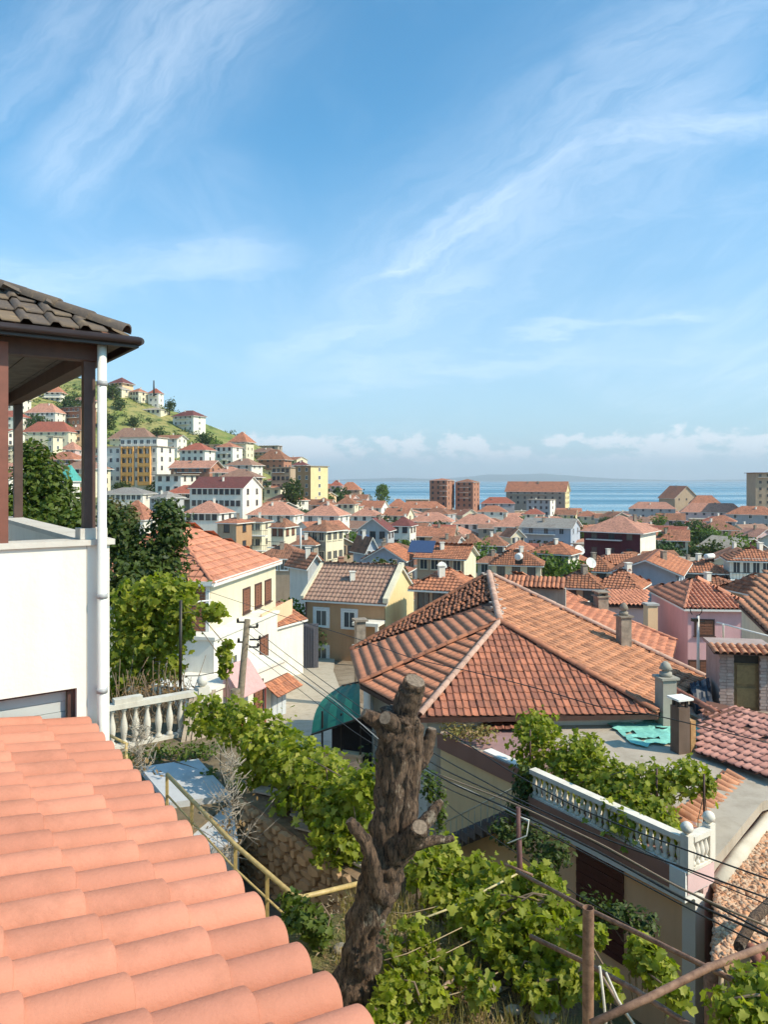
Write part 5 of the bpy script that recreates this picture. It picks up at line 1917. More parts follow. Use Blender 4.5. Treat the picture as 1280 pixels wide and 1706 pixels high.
def upper_garden():
    z = -5.30
    grey = plaster('platform_concrete', (0.50, 0.51, 0.52), 0.45, scale=1.5)
    mb = MB()
    mb.prism([(-9.5, 9.0), (-2.9, 11.2), (-2.3, 13.2), (-2.9, 15.2), (-4.4, 16.6), (-5.4, 18.4), (-14, 18.6)], -12.0, z)
    tag(mb.build('garden_terrace', simple('terrace_soil', (0.16, 0.12, 0.07), 1.0, var=.4, scale=3)), kind='structure')
    # concrete landing slabs
    for lab, pts, zz in (('pale concrete landing slab in the shade of the vine', [P(232, 1275, 13.5), P(330, 1262, 13.9), P(385, 1325, 12.3), P(282, 1340, 12.0)], z + 0.10),
                         ('lower pale concrete step beside the yellow railing', [P(285, 1345, 11.9), P(386, 1330, 12.2), P(398, 1400, 10.9), P(330, 1405, 10.8)], z - 0.05)):
        m = MB()
        m.prism([(p.x, p.y) for p in pts], zz - 0.55, zz)
        tag(m.build('concrete_slab', grey), lab, 'concrete slab')
    # alley floor between slab and retaining wall
    mb = MB()
    mb.prism([(-3.7, 6.5), (-0.6, 7.0), (0.4, 9.4), (-2.2, 12.0), (-2.6, 12.1), (-3.6, 11.0)], -7.0, -6.15)
    tag(mb.build('alley_floor', simple('alley_dirt', (0.12, 0.095, 0.07), 1, var=.4, scale=4)), kind='structure')
    # balustrade at the far left
    a = P(176, 1245, 14.6)
    a.z = z
    b = a + UX * 1.85
    t = thing('balustrade', 'old white balustrade with flaking paint beside the pavilion wall', 'balustrade', a)
    aged = plaster('aged_white', (0.62, 0.58, 0.50), 0.75, scale=4)
    baluster_row(t, a, b, 0.88, 8, aged, 0.065)
    m = MB()
    m.cbox(b + ZZ * 0.44 + UX * 0.12, 0.24, 0.24, 1.0, math.radians(35))
    m.lathe(b + ZZ * 0.94 + UX * 0.12, [(0.05, 0), (0.10, .05), (.12, .12), (.08, .2), (.02, .23)], 10)
    m.build('corner_post', aged, t)
    m = MB()
    m.cbox(a + ZZ * 0.93 + UX * 0.42, 0.55, 0.18, 0.10, math.radians(35))
    m.build('flat_stone', aged, t)
    # second wing of the balustrade running away to the right
    c = b + UX * 0.26
    # leaning planks against it
    t2 = thing('plank_stack', 'grey weathered planks leaning against the end of the old balustrade', 'planks', c)
    for i in range(6):
        m = MB()
        p0 = c + UX * (-0.75 + i * 0.11) - VX * 0.42
        p1 = c + UX * (-0.45 + i * 0.10) - VX * 0.08 + ZZ * (0.75 + 0.05 * (i % 3))
        m.box(Vector((0, 0, 0)), Vector((1, 0, 0)), Vector((0, 1, 0)), 0.001, 0.001, 0, 0.001) if False else None
        m.hexa([p0, p0 + UX * 0.085, p0 + UX * .085 + VX * .02, p0 + VX * .02], [p1, p1 + UX * 0.085, p1 + UX * .085 + VX * .02, p1 + VX * .02])
        m.build('plank', simple('old_plank', (0.34, 0.27, 0.20), 0.9, var=.3), t2)
    # yellow pipe railing
    ym = simple('railing_yellow', (0.46, 0.33, 0.13), 0.5, var=0.25, scale=12)
    p = [P(278, 1290, 11.6), P(392, 1408, 9.9), P(495, 1497, 8.6), P(606, 1470, 9.1)]
    t = thing('railing', 'yellow painted pipe railing that bends beside the pruned tree', 'railing', (p[0].x, p[0].y, -5.6))
    m = MB()
    m.tube([p[0], p[1], p[2] - (p[2] - p[1]).normalized() * .08, p[2] + (p[3] - p[2]).normalized() * .08, p[3]], 0.030, 10)
    m.build('handrail', ym, t)
    for k in (0.32, 0.60):
        m = MB()
        m.tube([q - ZZ * k for q in p], 0.016, 6)
        m.build('lower_rail', ym, t)
    posts = [p[0], lerp(p[0], p[1], .40), p[1], lerp(p[1], p[2], .55), lerp(p[2], p[3], 0.9)]
    for q in posts:
        m = MB()
        m.box(q + Vector((-.02, -.02, 0)), Vector((1, 0, 0)), Vector((0, 1, 0)), .04, .04, q.z - 1.0, q.z)
        m.build('post', ym, t)
    for i in range(9):
        q = lerp(p[2], p[3], (i + .5) / 9)
        m = MB()
        m.tube([q - ZZ * .32, q - ZZ * .60], 0.008, 5)
        m.build('baluster', ym, t)
    # short rail stub by the pavilion
    m = MB()
    m.tube([P(182, 1225, 10.5), P(212, 1240, 10.3)], 0.02, 8)
    m.tube([P(182, 1247, 10.5), P(212, 1262, 10.3)], 0.014, 8)
    m.tube([P(210, 1238, 10.3), P(210, 1320, 10.3)], 0.02, 8)
    tag(m.build('rail_stub', ym), 'short end of yellow rail showing beside the white corner pier', 'railing')
    # retaining wall with rubble stones
    a = P(398, 1325, 11.9)
    b = P(612, 1462, 9.2)
    a.z = b.z = 0
    D = (b - a).normalized()
    N_ = Vector((-D.y, D.x, 0))                     # to the far right
    L = (b - a).length
    ztop = -5.05
    t = thing('retaining_wall', 'brown rubble retaining wall below the grapevine beside the alley', 'wall', ((a.x + b.x) / 2, (a.y + b.y) / 2, -6.2))
    m = MB()
    m.box(a + N_ * 0.02, D, N_, L, 0.34, -8.0, ztop)
    m.build('wall_core', simple('mortar_brown', (0.20, 0.13, 0.075), 1, var=.35, scale=5, bump=.6), t)
    st = clay('rubble_stone', (0.52, 0.32, 0.17), (0.36, 0.23, 0.13), dark=(.18, .12, .07), dirt=.4)
    rng = random.Random(9)
    me = []
    for s in range(5):
        r2 = random.Random(s)
        mm = MB()
        pts = []
        k = 6
        for i in range(k):
            an = 6.283 * (i + .5 + r2.uniform(-.18, .18)) / k
            rr_ = r2.uniform(.56, .70)
            pts.append((max(-.5, min(.5, math.cos(an) * rr_)), max(-.5, min(.5, math.sin(an) * rr_))))
        fr = [Vector((x, 0, zz)) for x, zz in pts]
        bk = [Vector((x * .78, -.25, zz * .78)) for x, zz in pts]
        mm.face(bk)
        for i in range(k):
            mm.face([fr[i], fr[(i + 1) % k], bk[(i + 1) % k], bk[i]])
        me.append(mm.mesh('stone', st))
    cnt = 0
    zz = ztop - 0.09
    row = 0
    while zz > -6.5:
        x = 0.1 * (row % 2)
        while x < L:
            w = rng.choice((.11, .15, .2, .26, .34)) * rng.uniform(.9, 1.1)
            if x + w < L and cnt < 290:
                M = Matrix.Identity(4)
                ra = rng.uniform(-.22, .22)
                hz_ = rng.uniform(.11, .18)
                X, Y, Z = (D * math.cos(ra) + ZZ * math.sin(ra)) * w * rng.uniform(.86, 1.0), N_ * rng.uniform(.20, .36), (ZZ * math.cos(ra) - D * math.sin(ra)) * hz_
                c = a + D * (x + w / 2) + ZZ * (zz + rng.uniform(-.015, .015)) + N_ * 0.02
                for r in range(3):
                    M[r][0] = X[r]; M[r][1] = Y[r]; M[r][2] = Z[r]; M[r][3] = c[r]
                link('stone', me[rng.randrange(5)], t, M)
                cnt += 1
            x += w
        zz -= 0.145
        row += 1
    # vine bed behind the wall
    m = MB()
    q = [a + N_ * 0.36, b + N_ * 0.36, b + N_ * 0.9, a + N_ * 2.4]
    m.prism([(p_.x, p_.y) for p_ in q], -12, ztop + 0.02)
    tag(m.build('vine_bed', simple('bed_soil', (0.10, 0.07, 0.045), 1, var=.45, scale=6, bump=.8)), kind='structure')
    # old boards and slates lying on the bed edge
    rng = random.Random(5)
    for i in range(9):
        c = a + D * (0.25 + i * L / 9.5) + N_ * rng.uniform(.2, .5) + ZZ * (ztop + .06)
        m = MB()
        m.cbox(c, rng.uniform(.25, .5), rng.uniform(.12, .25), .03, math.atan2(D.y, D.x) + rng.uniform(-.5, .5))
        tag(m.build('roof_slate', simple('slate_pale', (.34, .29, .25), .9, var=.3)),
            ['grey-brown slate', 'pale slate', 'broken slate'][i % 3] + ' on the wall top below the vine, %s from the far end' % ['first', 'second', 'third', 'fourth', 'fifth', 'sixth', 'seventh', 'eighth', 'ninth'][i], 'slate', 'slates on the retaining wall')
upper_garden()

NEARG = 'houses along the street and yards below the camera'
# ------------------------------------------------------------------ street houses on the left
def left_houses():
    # salmon roofed house, its long side along the street
    w, d, rot = 9.0, 10.6, -10.9
    R = math.radians(rot)
    corner = Vector((-9.35, 40.0, 0))
    cx = corner.x - (w / 2) * math.cos(R) - (d / 2) * math.sin(R)
    cy = corner.y - (w / 2) * math.sin(R) + (d / 2) * math.cos(R)
    t, To, ro = house_abs('house with a fresh salmon tiled hipped roof and white gutter left of the street', cx, cy, w, d, rot, -13.0, -5.35, -2.75,
                          'hipy', wall='cream', roofm='salmon', front=None, right=None, chim=0, tiles=('flat', .40, .56, CLAYS['salmon']), nparts=230, seed=71, group=NEARG, ov=.35)
    a, b = w / 2, d / 2
    o = To(0, 0, 0)
    X, Y = To(1, 0, 0) - o, To(0, 1, 0) - o
    m = MB()                                          # white gutter board along the street side and near side
    m.box(To(a + .36, -b - .36, 0), Y, X * -1, d + .7, 0.06, -5.62, -5.40)
    m.box(To(-a - .3, -b - .42, 0), X, Y, w + .6, 0.06, -5.62, -5.40)
    m.build('gutter', trim_white, t)
    # brick-red louvred panels in the near wall, white frame posts
    m = MB()
    for xx in (a - 1.75, a - .22):
        m.box(To(xx, -b - .12, 0), X, Y, .20, .115, -13, -5.65)
    for zz in (-9.55, -12.0):
        m.box(To(a - 1.54, -b - .11, 0), X, Y, 1.31, .10, zz, zz + .18)
    m.build('frame', trim_white, t)
    lv = simple('louvre_red', (0.27, 0.10, 0.05), 0.7, var=.25)
    for i in range(44):
        z = -12.9 + i * .165
        if -9.75 < z < -9.35:
            continue
        s = MB()
        s.box(To(a - 1.53, -b - .08, 0), X, Y, 1.29, .05, z, z + .125)
        s.build('louvre', lv, t)
    # windows on the street side
    for yy, zz in ((b - 1.6, -7.9), (b - 3.4, -7.9), (b - 5.4, -7.9)):
        add_window(t, To(a, yy, zz), X, 1.0, 1.3, dark_wood, 'shutter')
    m = MB()
    m.box(To(a + .003, -b + 4.6, 0), Y, X * -1 * -1, 5.9, 1.2, -9.0, -8.85)
    m.build('balcony', WALLS['peach'], t)
    m = MB()
    m.box(To(a + 1.12, -b + 4.6, 0), Y, X, 5.9, .10, -8.847, -8.0)
    m.build('balcony_parapet', WALLS['peach'], t)
    # stepped white volumes in front of it
    def block(lab, pxa, Ya, pxb, Yb, ztop, depth, wall='white', roof=None, wins=(), zt2=None):
        A = P(pxa, 800, Ya); B = P(pxb, 800, Yb)
        A.z = B.z = 0
        D = (B - A).normalized()
        N_ = Vector((-D.y, D.x, 0))
        L = (B - A).length
        t_ = thing('house', lab, 'house', ((A.x + B.x) / 2, (A.y + B.y) / 2, ground(B.x, B.y)), NEARG)
        z1 = min(ground(A.x, A.y), ground(B.x, B.y)) - 1.2
        m_ = MB()
        m_.box(A, D, N_, L, depth, z1, ztop)
        m_.build('wall', WALLS[wall], t_)
        m_ = MB()
        if roof is None:
            m_.box(A - D * .12 - N_ * .12, D, N_, L + .24, depth + .24, ztop + .002, ztop + .16)
            m_.build('roof', WALLS['white'], t_)
        for (k, zz, ww, hh, st) in wins:
            add_window(t_, A + D * (L * k) + ZZ * zz, -N_, ww, hh, trim_white if st != 'shutter' else dark_wood, st)
        return t_, A, D, N_, L
    t1, A, D, N_, L = block('white flat-topped house front directly below the salmon roof eave', 356, 38.6, 462, 46.5, -8.3, 3.2, wins=((.25, -10.9, 1.0, 1.3, 'glass'), (.75, -10.8, 1.0, 1.4, 'shutter')))
    t2, A, D, N_, L = block('low white garage front with a pale grey steel door on the street', 345, 35.5, 474, 42.0, -10.2, 3.0, wins=((.62, -12.2, .75, 1.5, 'shutter'),))
    # grey door and small tiled canopy
    m = MB()
    c = A + D * (L * .80)
    m.box(c - N_ * .05, D, N_, 1.5, .045, -14.2, -11.6)
    dr = m.build('garage_door', simple('door_grey', (.42, .46, .50), .5, var=.08), t2)
    for i in range(3):
        s = MB()
        s.box(c + D * (.08 + .48 * i) - N_ * .075, D, N_, .40, .022, -14.0, -11.75)
        s.build('door_panel', simple('door_grey2', (.50, .54, .57), .5, var=.08), dr)
    q = [c - D * .9 - N_ * 1.0 + ZZ * -11.55, c + D * 1.7 - N_ * 1.0 + ZZ * -11.55, c + D * 1.7 + ZZ * -10.9 - N_ * .02, c - D * .9 + ZZ * -10.9 - N_ * .02]
    cn = thing_part('canopy', t2, c)
    tile_slope(q, 'roman', .24, .35, CLAYS['orange'], cn, nparts=60, seed=4)
    # pinkish patterned awning
    aw = plaster('awning_pink', (.62, .36, .34), .5, scale=5)
    m = MB()
    c = A + D * (L * .18) + ZZ * 0
    e = [c - N_ * 1.1 + ZZ * -10.6, c + D * 2.2 - N_ * 1.1 + ZZ * -10.6, c + D * 2.2 + ZZ * -9.2, c + ZZ * -9.2]
    m.hexa([p_ - ZZ * .05 for p_ in e], e)
    m.face([c - N_ * 1.1 + ZZ * -10.66, c + ZZ * -10.66, c + ZZ * -9.3])
    tag(m.build('awning', aw), 'faded pink patterned awning on the white house by the utility pole', 'awning')
    m = MB()
    m.box(c - N_ * 1.1 + D * 2.1, D, N_, .07, .07, -13.4, -10.62)
    m.box(c - N_ * 1.1, D, N_, .07, .07, -13.4, -10.62)
    tag(m.build('awning_posts', simple('post_redpaint', (.30, .06, .05), .5)), 'pair of thin dark red posts under the pink awning', 'posts')
    # white gabled house up the street with a scrap of tile roof
    t3, To3, ro3 = house_abs('white house with one dark window and a tile roof corner beside the grey gate', -9.3, 53.8, 4.4, 5.6, -30, -14.5, -10.2, -9.2, 'gaby',
                             wall='white', roofm='orange', front=(1, 1), right=None, chim=0, tiles=('roman', .32, .42, CLAYS['orange']), seed=74, group=NEARG, wsize=(.8, 1.3), ov=.25)
    m = MB()
    g = P(490, 1025, 56.5)
    m.cbox((g.x + .9, g.y + 1.0, -12.9), 1.7, .12, 3.6, math.radians(10))
    for i in range(8):
        m.cbox((g.x + .22 + i * .2, g.y + .88, -12.9), .05, .05, 3.4, math.radians(10))
    tag(m.build('gate', simple('gate_dark', (.10, .10, .12), .5)), 'dark grey metal gate between the white house and the brown house', 'gate')
left_houses()

def brown_house():
    t, To, ro = house_px('brown two-storey house with white window surrounds and a dull brown tiled roof', 505, 700, 1000, 941, 9.0, rot=-19, d=8.0, roof='gabx', Y=60,
                         wall='ochre', roofm='brown', front=None, right=None, chim=0, seed=77, group=NEARG, tiles=('roman', .36, .52, CLAYS['brown']), nparts=200, ov=.25, leftwall='ochre')
    h = HOUSES[-1]
    a, b = h[2] / 2, h[3] / 2
    ze = (800 - 1000) / F * 61
    o = To(0, 0, 0)
    X, Y = To(1, 0, 0) - o, To(0, 1, 0) - o
    wt = simple('surround_white', (.66, .64, .62), .7)
    for xx, zz in ((-a + 1.5, ze - 2.2), (a - 3.1, ze - 2.2), (-a + 1.5, ze - 5.3)):
        m = MB()
        for (x0, x1, z0, z1) in ((-.75, -.48, -.2, 1.5), (.48, .75, -.2, 1.5), (-.48, .48, -.2, 0), (-.48, .48, 1.3, 1.5)):
            m.box(To(xx + x0, -b - .05, 0), X, Y, x1 - x0, .048, zz + z0, zz + z1)
        s = m.build('window_surround', wt, t)
        w_ = add_window(t, To(xx, -b, zz), -Y, .9, 1.2, trim_white, 'glass')
    m = MB()
    m.box(To(-a, -b - .012, 0), X, Y, 2 * a, .010, ze - 9.5, ze - 3.9)
    m.build('lower_band', WALLS['ochre'], t)
    m = MB()                                           # gable end panel: sunlight painted in as yellow
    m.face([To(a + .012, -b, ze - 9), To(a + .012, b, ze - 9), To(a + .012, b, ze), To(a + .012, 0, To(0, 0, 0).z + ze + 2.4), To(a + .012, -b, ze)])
    m.build('gable_lit_paint', WALLS['yellow'], t)
    # white parapet strips
    m = MB()
    zr = (800 - 941) / F * (60 + 5)
    m.hexa([To(a - .1, -b - .3, ze - .05), To(a + .35, -b - .3, ze - .05), To(a + .35, 0, zr), To(a - .1, 0, zr)],
           [To(a - .1, -b - .3, ze + .35), To(a + .35, -b - .3, ze + .35), To(a + .35, 0, zr + .35), To(a - .1, 0, zr + .35)])
    m.build('verge', WALLS['cream'], t)
    m = MB()
    m.hexa([To(-a - .3, -b - .3, ze - .05), To(-a + .0, -b - .3, ze - .05), To(-a + .0, 0, zr), To(-a - .3, 0, zr)],
           [To(-a - .3, -b - .3, ze + .2), To(-a + .0, -b - .3, ze + .2), To(-a + .0, 0, zr + .2), To(-a - .3, 0, zr + .2)])
    m.build('verge', WALLS['cream'], t)
    m = MB()
    m.tube([To(-a + .12, -b - .08, ze - .1), To(-a + .12, -b - .08, ze - 8.4)], .06, 8)
    m.build('downpipe', dark_wood, t)
    c = To(-a + 3.4, -b * .45, ze + .8)
    chimney(ro, c, .42, 1.25, WALLS['white'])
    c2 = To(-a + 1.1, b * .3, ze + 1.9)
    chimney(ro, c2, .5, 1.0, WALLS['brick'])
    # white porch and a sooty chimney at its right front
    m = MB()
    m.box(To(a - 2.2, -b - 1.7, 0), X, Y, 2.2, 1.68, ze - 1.7, ze - 1.45)
    m.box(To(a - .25, -b - 1.7, 0), X, Y, .22, .22, ze - 4.8, ze - 1.702)
    m.box(To(a - 2.2, -b - 1.7, 0), X, Y, 2.2, .1, ze - 4.0, ze - 3.2)
    m.build('porch', WALLS['white'], t)
    c3 = P(600, 1085, 44)
    tc = thing('chimney_stack', 'free sooty chimney with a square top before the porch of the brown house', 'chimney', c3)
    m = MB()
    m.cbox(c3 + ZZ * -.6, .55, .55, 4.8, .3)
    m.cbox(c3 + ZZ * 1.86, .8, .8, .12, .3)
    m.build('shaft', soot, tc)
brown_house()

# ------------------------------------------------------------------ the big tiled house
BIGZ = -6.85
def big_house():
    t = thing('house', 'large house with a hipped roof of patchy old and new tile beside the awning', 'house', (4.5, 26, -9.8), NEARG)
    E1, E2, E3, E4, E5 = P(584, 1085, 29.8), P(600, 1140, 25.0), P(700, 1196, 21.5), P(1096, 1190, 21.8), P(1176, 1130, 25.7)
    for e in (E1, E2, E3, E4, E5):
        e.z = BIGZ
    R1 = P(833, 1038, 26.0)
    R2 = P(815, 957, 31.4)
    E6 = Vector((9.5, 36.5, BIGZ))
    E7 = Vector((1.5, 37.5, BIGZ))
    M_ = R1.lerp(R2, .42)
    ro = thing_part('roof', t, R1)
    tile_slope([E3, E4, R1], 'roman', .215, .335, CLAYS['red'], ro, nparts=290, seed=1)
    tile_slope([E4, E5, R2, R1], 'roman', .24, .36, CLAYS['old2'], ro, nparts=120, seed=2)
    tile_slope([E1, E2, R1, M_], 'flat', .30, .38, CLAYS['fresh'], ro, nparts=290, seed=3, jit=.004)
    tile_slope([E2, E3, R1], 'flat', .30, .38, CLAYS['fresh'], ro, nparts=290, seed=4, jit=.004)
    # rough old pan tiles, badly laid
    tile_slope([E1, M_, R2], 'half', .20, .26, CLAYS['old'], ro, nparts=0, seed=5, jit=.05)
    tile_slope([E5, E6, R2], 'roman', .3, .5, CLAYS['old'], ro, nparts=0, seed=6)
    tile_slope([E6, E7, R2], 'roman', .3, .5, CLAYS['old'], ro, nparts=0, seed=7)
    tile_slope([E7, E1, R2], 'roman', .3, .5, CLAYS['old'], ro, nparts=0, seed=8)
    pale = clay('ridge_pale', (.62, .40, .30), (.52, .33, .25), dirt=.3)
    up = ZZ * .05
    cap_row(ro, E3 + up, R1 + up, pale, .11, .36, name='hip_tile')
    cap_row(ro, E4 + up, R1 + up, CLAYS['orange'], .11, .36, name='hip_tile')
    cap_row(ro, E2 + up, R1 + up, CLAYS['orange'], .10, .40, name='hip_tile')
    cap_row(ro, R1 + up, R2 + up, pale, .14, .30)
    cap_row(ro, E5 + up, R2 + up, pale, .10, .40, name='hip_tile')
    cap_row(ro, E1 + up, R2 + up, CLAYS['old'], .10, .40, name='hip_tile')
    # soffit, fascia
    m = MB()
    ring = [E1, E2, E3, E4, E5, E6, E7]
    for a, b in zip(ring, ring[1:] + ring[:1]):
        m.face([a - ZZ * .16, b - ZZ * .16, b - ZZ * .02, a - ZZ * .02])
    m.face([p - ZZ * .14 for p in ring[::-1]])
    m.build('fascia', dark_wood, ro)
    # walls
    cen = sum(ring, Vector((0, 0, 0))) / len(ring)
    ins = [p + (cen - p).normalized() * .55 for p in ring]
    m = MB()
    m.prism([(p.x, p.y) for p in ins], -12.5, BIGZ - .15)
    m.build('wall', WALLS['white'], t)
    # shop opening and green awning on the street side
    a, b = ins[1], ins[2]
    D = (b - a).normalized(); D.z = 0; D.normalize()
    N_ = Vector((D.y, -D.x, 0))
    a2, b2 = ins[0], ins[1]
    # dark window facing the street
    c = Vector((a.x, a.y, -9.4)) + D * 1.1
    m = MB()
    m.box(Vector((a.x, a.y, 0)) - N_ * .10 + D * .35, D, N_, 1.9, .115, -8.9, -7.75)
    wn = m.build('shop_window', glass, t)
    m = MB()
    m.box(Vector((a.x, a.y, 0)) + N_ * .03 + D * .30, D, N_, 2.0, .12, -9.05, -8.92)
    m.build('sill', WALLS['white'], t)
    # awning: a leaning dome section of dark green cloth
    g = thing('awning', 'dark green fabric awning bulging over a dark opening at the street corner', 'awning', P(560, 1200, 26.0))
    m = MB()
    p_top = [P(600, 1133, 25.9), P(562, 1140, 27.5)]
    n = 10
    ringsA, ringsB = [], []
    Ptop0, Ptop1 = P(600, 1136, 25.6), P(570, 1142, 27.6)
    Pbot0, Pbot1 = P(601, 1196, 23.4), P(519, 1224, 24.6)
    for i in range(n + 1):
        k = i / n
        bul = math.sin(k * math.pi) * .32
        q0 = Ptop0.lerp(Pbot0, k) + Vector((-.05, -.35, .35)) * bul
        q1 = Ptop1.lerp(Pbot1, k) + Vector((-.9, -.25, .55)) * bul
        ringsA.append(q0); ringsB.append(q1)
    for i in range(n):
        steps = 6
        for s in range(steps):
            u, v_ = s / steps, (s + 1) / steps
            sg = lambda w_: ZZ * (-.05 * math.sin(w_ * math.pi * 3) ** 2)
            m.face([ringsA[i].lerp(ringsB[i], u) + sg(u), ringsA[i].lerp(ringsB[i], v_) + sg(v_), ringsA[i + 1].lerp(ringsB[i + 1], v_) + sg(v_), ringsA[i + 1].lerp(ringsB[i + 1], u) + sg(u)], smooth=True)
    m.build('cloth', simple('awning_green', (0.012, 0.16, 0.105), .7, var=.2, scale=3), g)
    m = MB()
    m.tube([ringsA[-1], ringsB[-1]], .03, 8)
    m.tube([ringsB[0], ringsB[-1]], .02, 8)
    m.tube([ringsA[0], ringsB[0]], .03, 8)
    m.build('frame', iron, g)
    fa, fb = P(534, 800, 24.5), P(601, 800, 24.0)
    fa.z = fb.z = 0
    dd = (fb - fa); L_ = dd.length; dd.normalize()
    nn = Vector((-dd.y, dd.x, 0))
    m = MB()
    m.box(fa, dd, nn, L_, .18, -12, -8.95)
    m.box(fa - nn * .06 - dd * .05, dd, nn, L_ + .1, .30, -8.948, -8.86)
    m.build('counter', WALLS['peach'], g)
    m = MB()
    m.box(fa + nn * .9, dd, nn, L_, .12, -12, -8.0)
    m.build('shade_panel', simple('shade_black', (.02, .015, .015), .8), g)  # near-black panel paints in the shade inside the opening
    m = MB()
    for k in (0.02, .5, .97):
        m.box(fa + dd * (L_ * k), dd, nn, .05, .05, -8.85, -7.6)
    m.build('upright', iron, g)
    # white corner downpipe
    m = MB()
    m.tube([Vector((ins[1].x - .06, ins[1].y - .06, BIGZ - .2)), Vector((ins[1].x - .06, ins[1].y - .06, -11))], .05, 8)
    m.build('downpipe', trim_white, t)
    # chimneys of the roof
    for (px, py, Y, w_, h_, cp, mt) in ((1040, 1062, 27.0, .40, .75, 'cowl', soot), (1110, 1186, 22.1, .44, 1.0, 'cowl', plaster('chimney_grey', (.36, .33, .27), .6, scale=4))):
        chimney(ro, P(px, py, Y), w_, h_, mt, cp)
    for lab, p_, r_ in (('broken_tile', P(825, 975, 30.6), .2),):
        m = MB()
        for i in range(26):
            rr = random.Random(i)
            k = rr.random()
            c_ = R1.lerp(R2, k) + Vector((rr.uniform(-.25, .25), rr.uniform(-.2, .2), .10))
            m.cbox(c_, rr.uniform(.08, .22), rr.uniform(.06, .16), .05, rr.uniform(0, 3))
        tag(m.build('mortar_lump', simple('mortar_pale', (.50, .42, .36), .95, var=.3), ro), kind='stuff')
CLAYS['old2'] = clay('clay_old_light', (0.64, 0.29, 0.155), (0.44, 0.20, 0.11), dirt=0.5)
CLAYS['fresh'] = clay('clay_fresh', (0.72, 0.285, 0.15), (0.60, 0.235, 0.125), dirt=0.2)
big_house()

def slope_house(label, pts, kind, sp, rh, mat, wall, base, nparts=0, seed=0, wallm=None, name='house', cat='house', miss=0.0, th=.14, inset=.3):
    """one visible roof slope given by its corner points, on walls down to the ground"""
    pts = [Vector(p) for p in pts]
    cen = sum(pts, Vector((0, 0, 0))) / len(pts)
    t = thing(name, label, cat, (cen.x, cen.y, base), NEARG)
    ro = thing_part('roof', t, cen)
    tile_slope(pts, kind, sp, rh, mat, ro, nparts=nparts, seed=seed, miss=miss)
    m = MB()
    m.hexa([p - ZZ * th for p in pts], [p - ZZ * .03 for p in pts]) if len(pts) == 4 else None
    if len(pts) == 4:
        m.build('roof_edge', dark_wood, ro)
    m = MB()
    ins = [p + (cen - p) * inset * .3 for p in pts]
    bt = [Vector((p.x, p.y, base - 1)) for p in ins]
    tp = [p - ZZ * (th + .02) for p in ins]
    m.face(tp)
    n = len(ins)
    for i in range(n):
        j = (i + 1) % n
        m.face([bt[i], bt[j], tp[j], tp[i]])
    m.build('wall', WALLS[wall], t)
    return t, ro

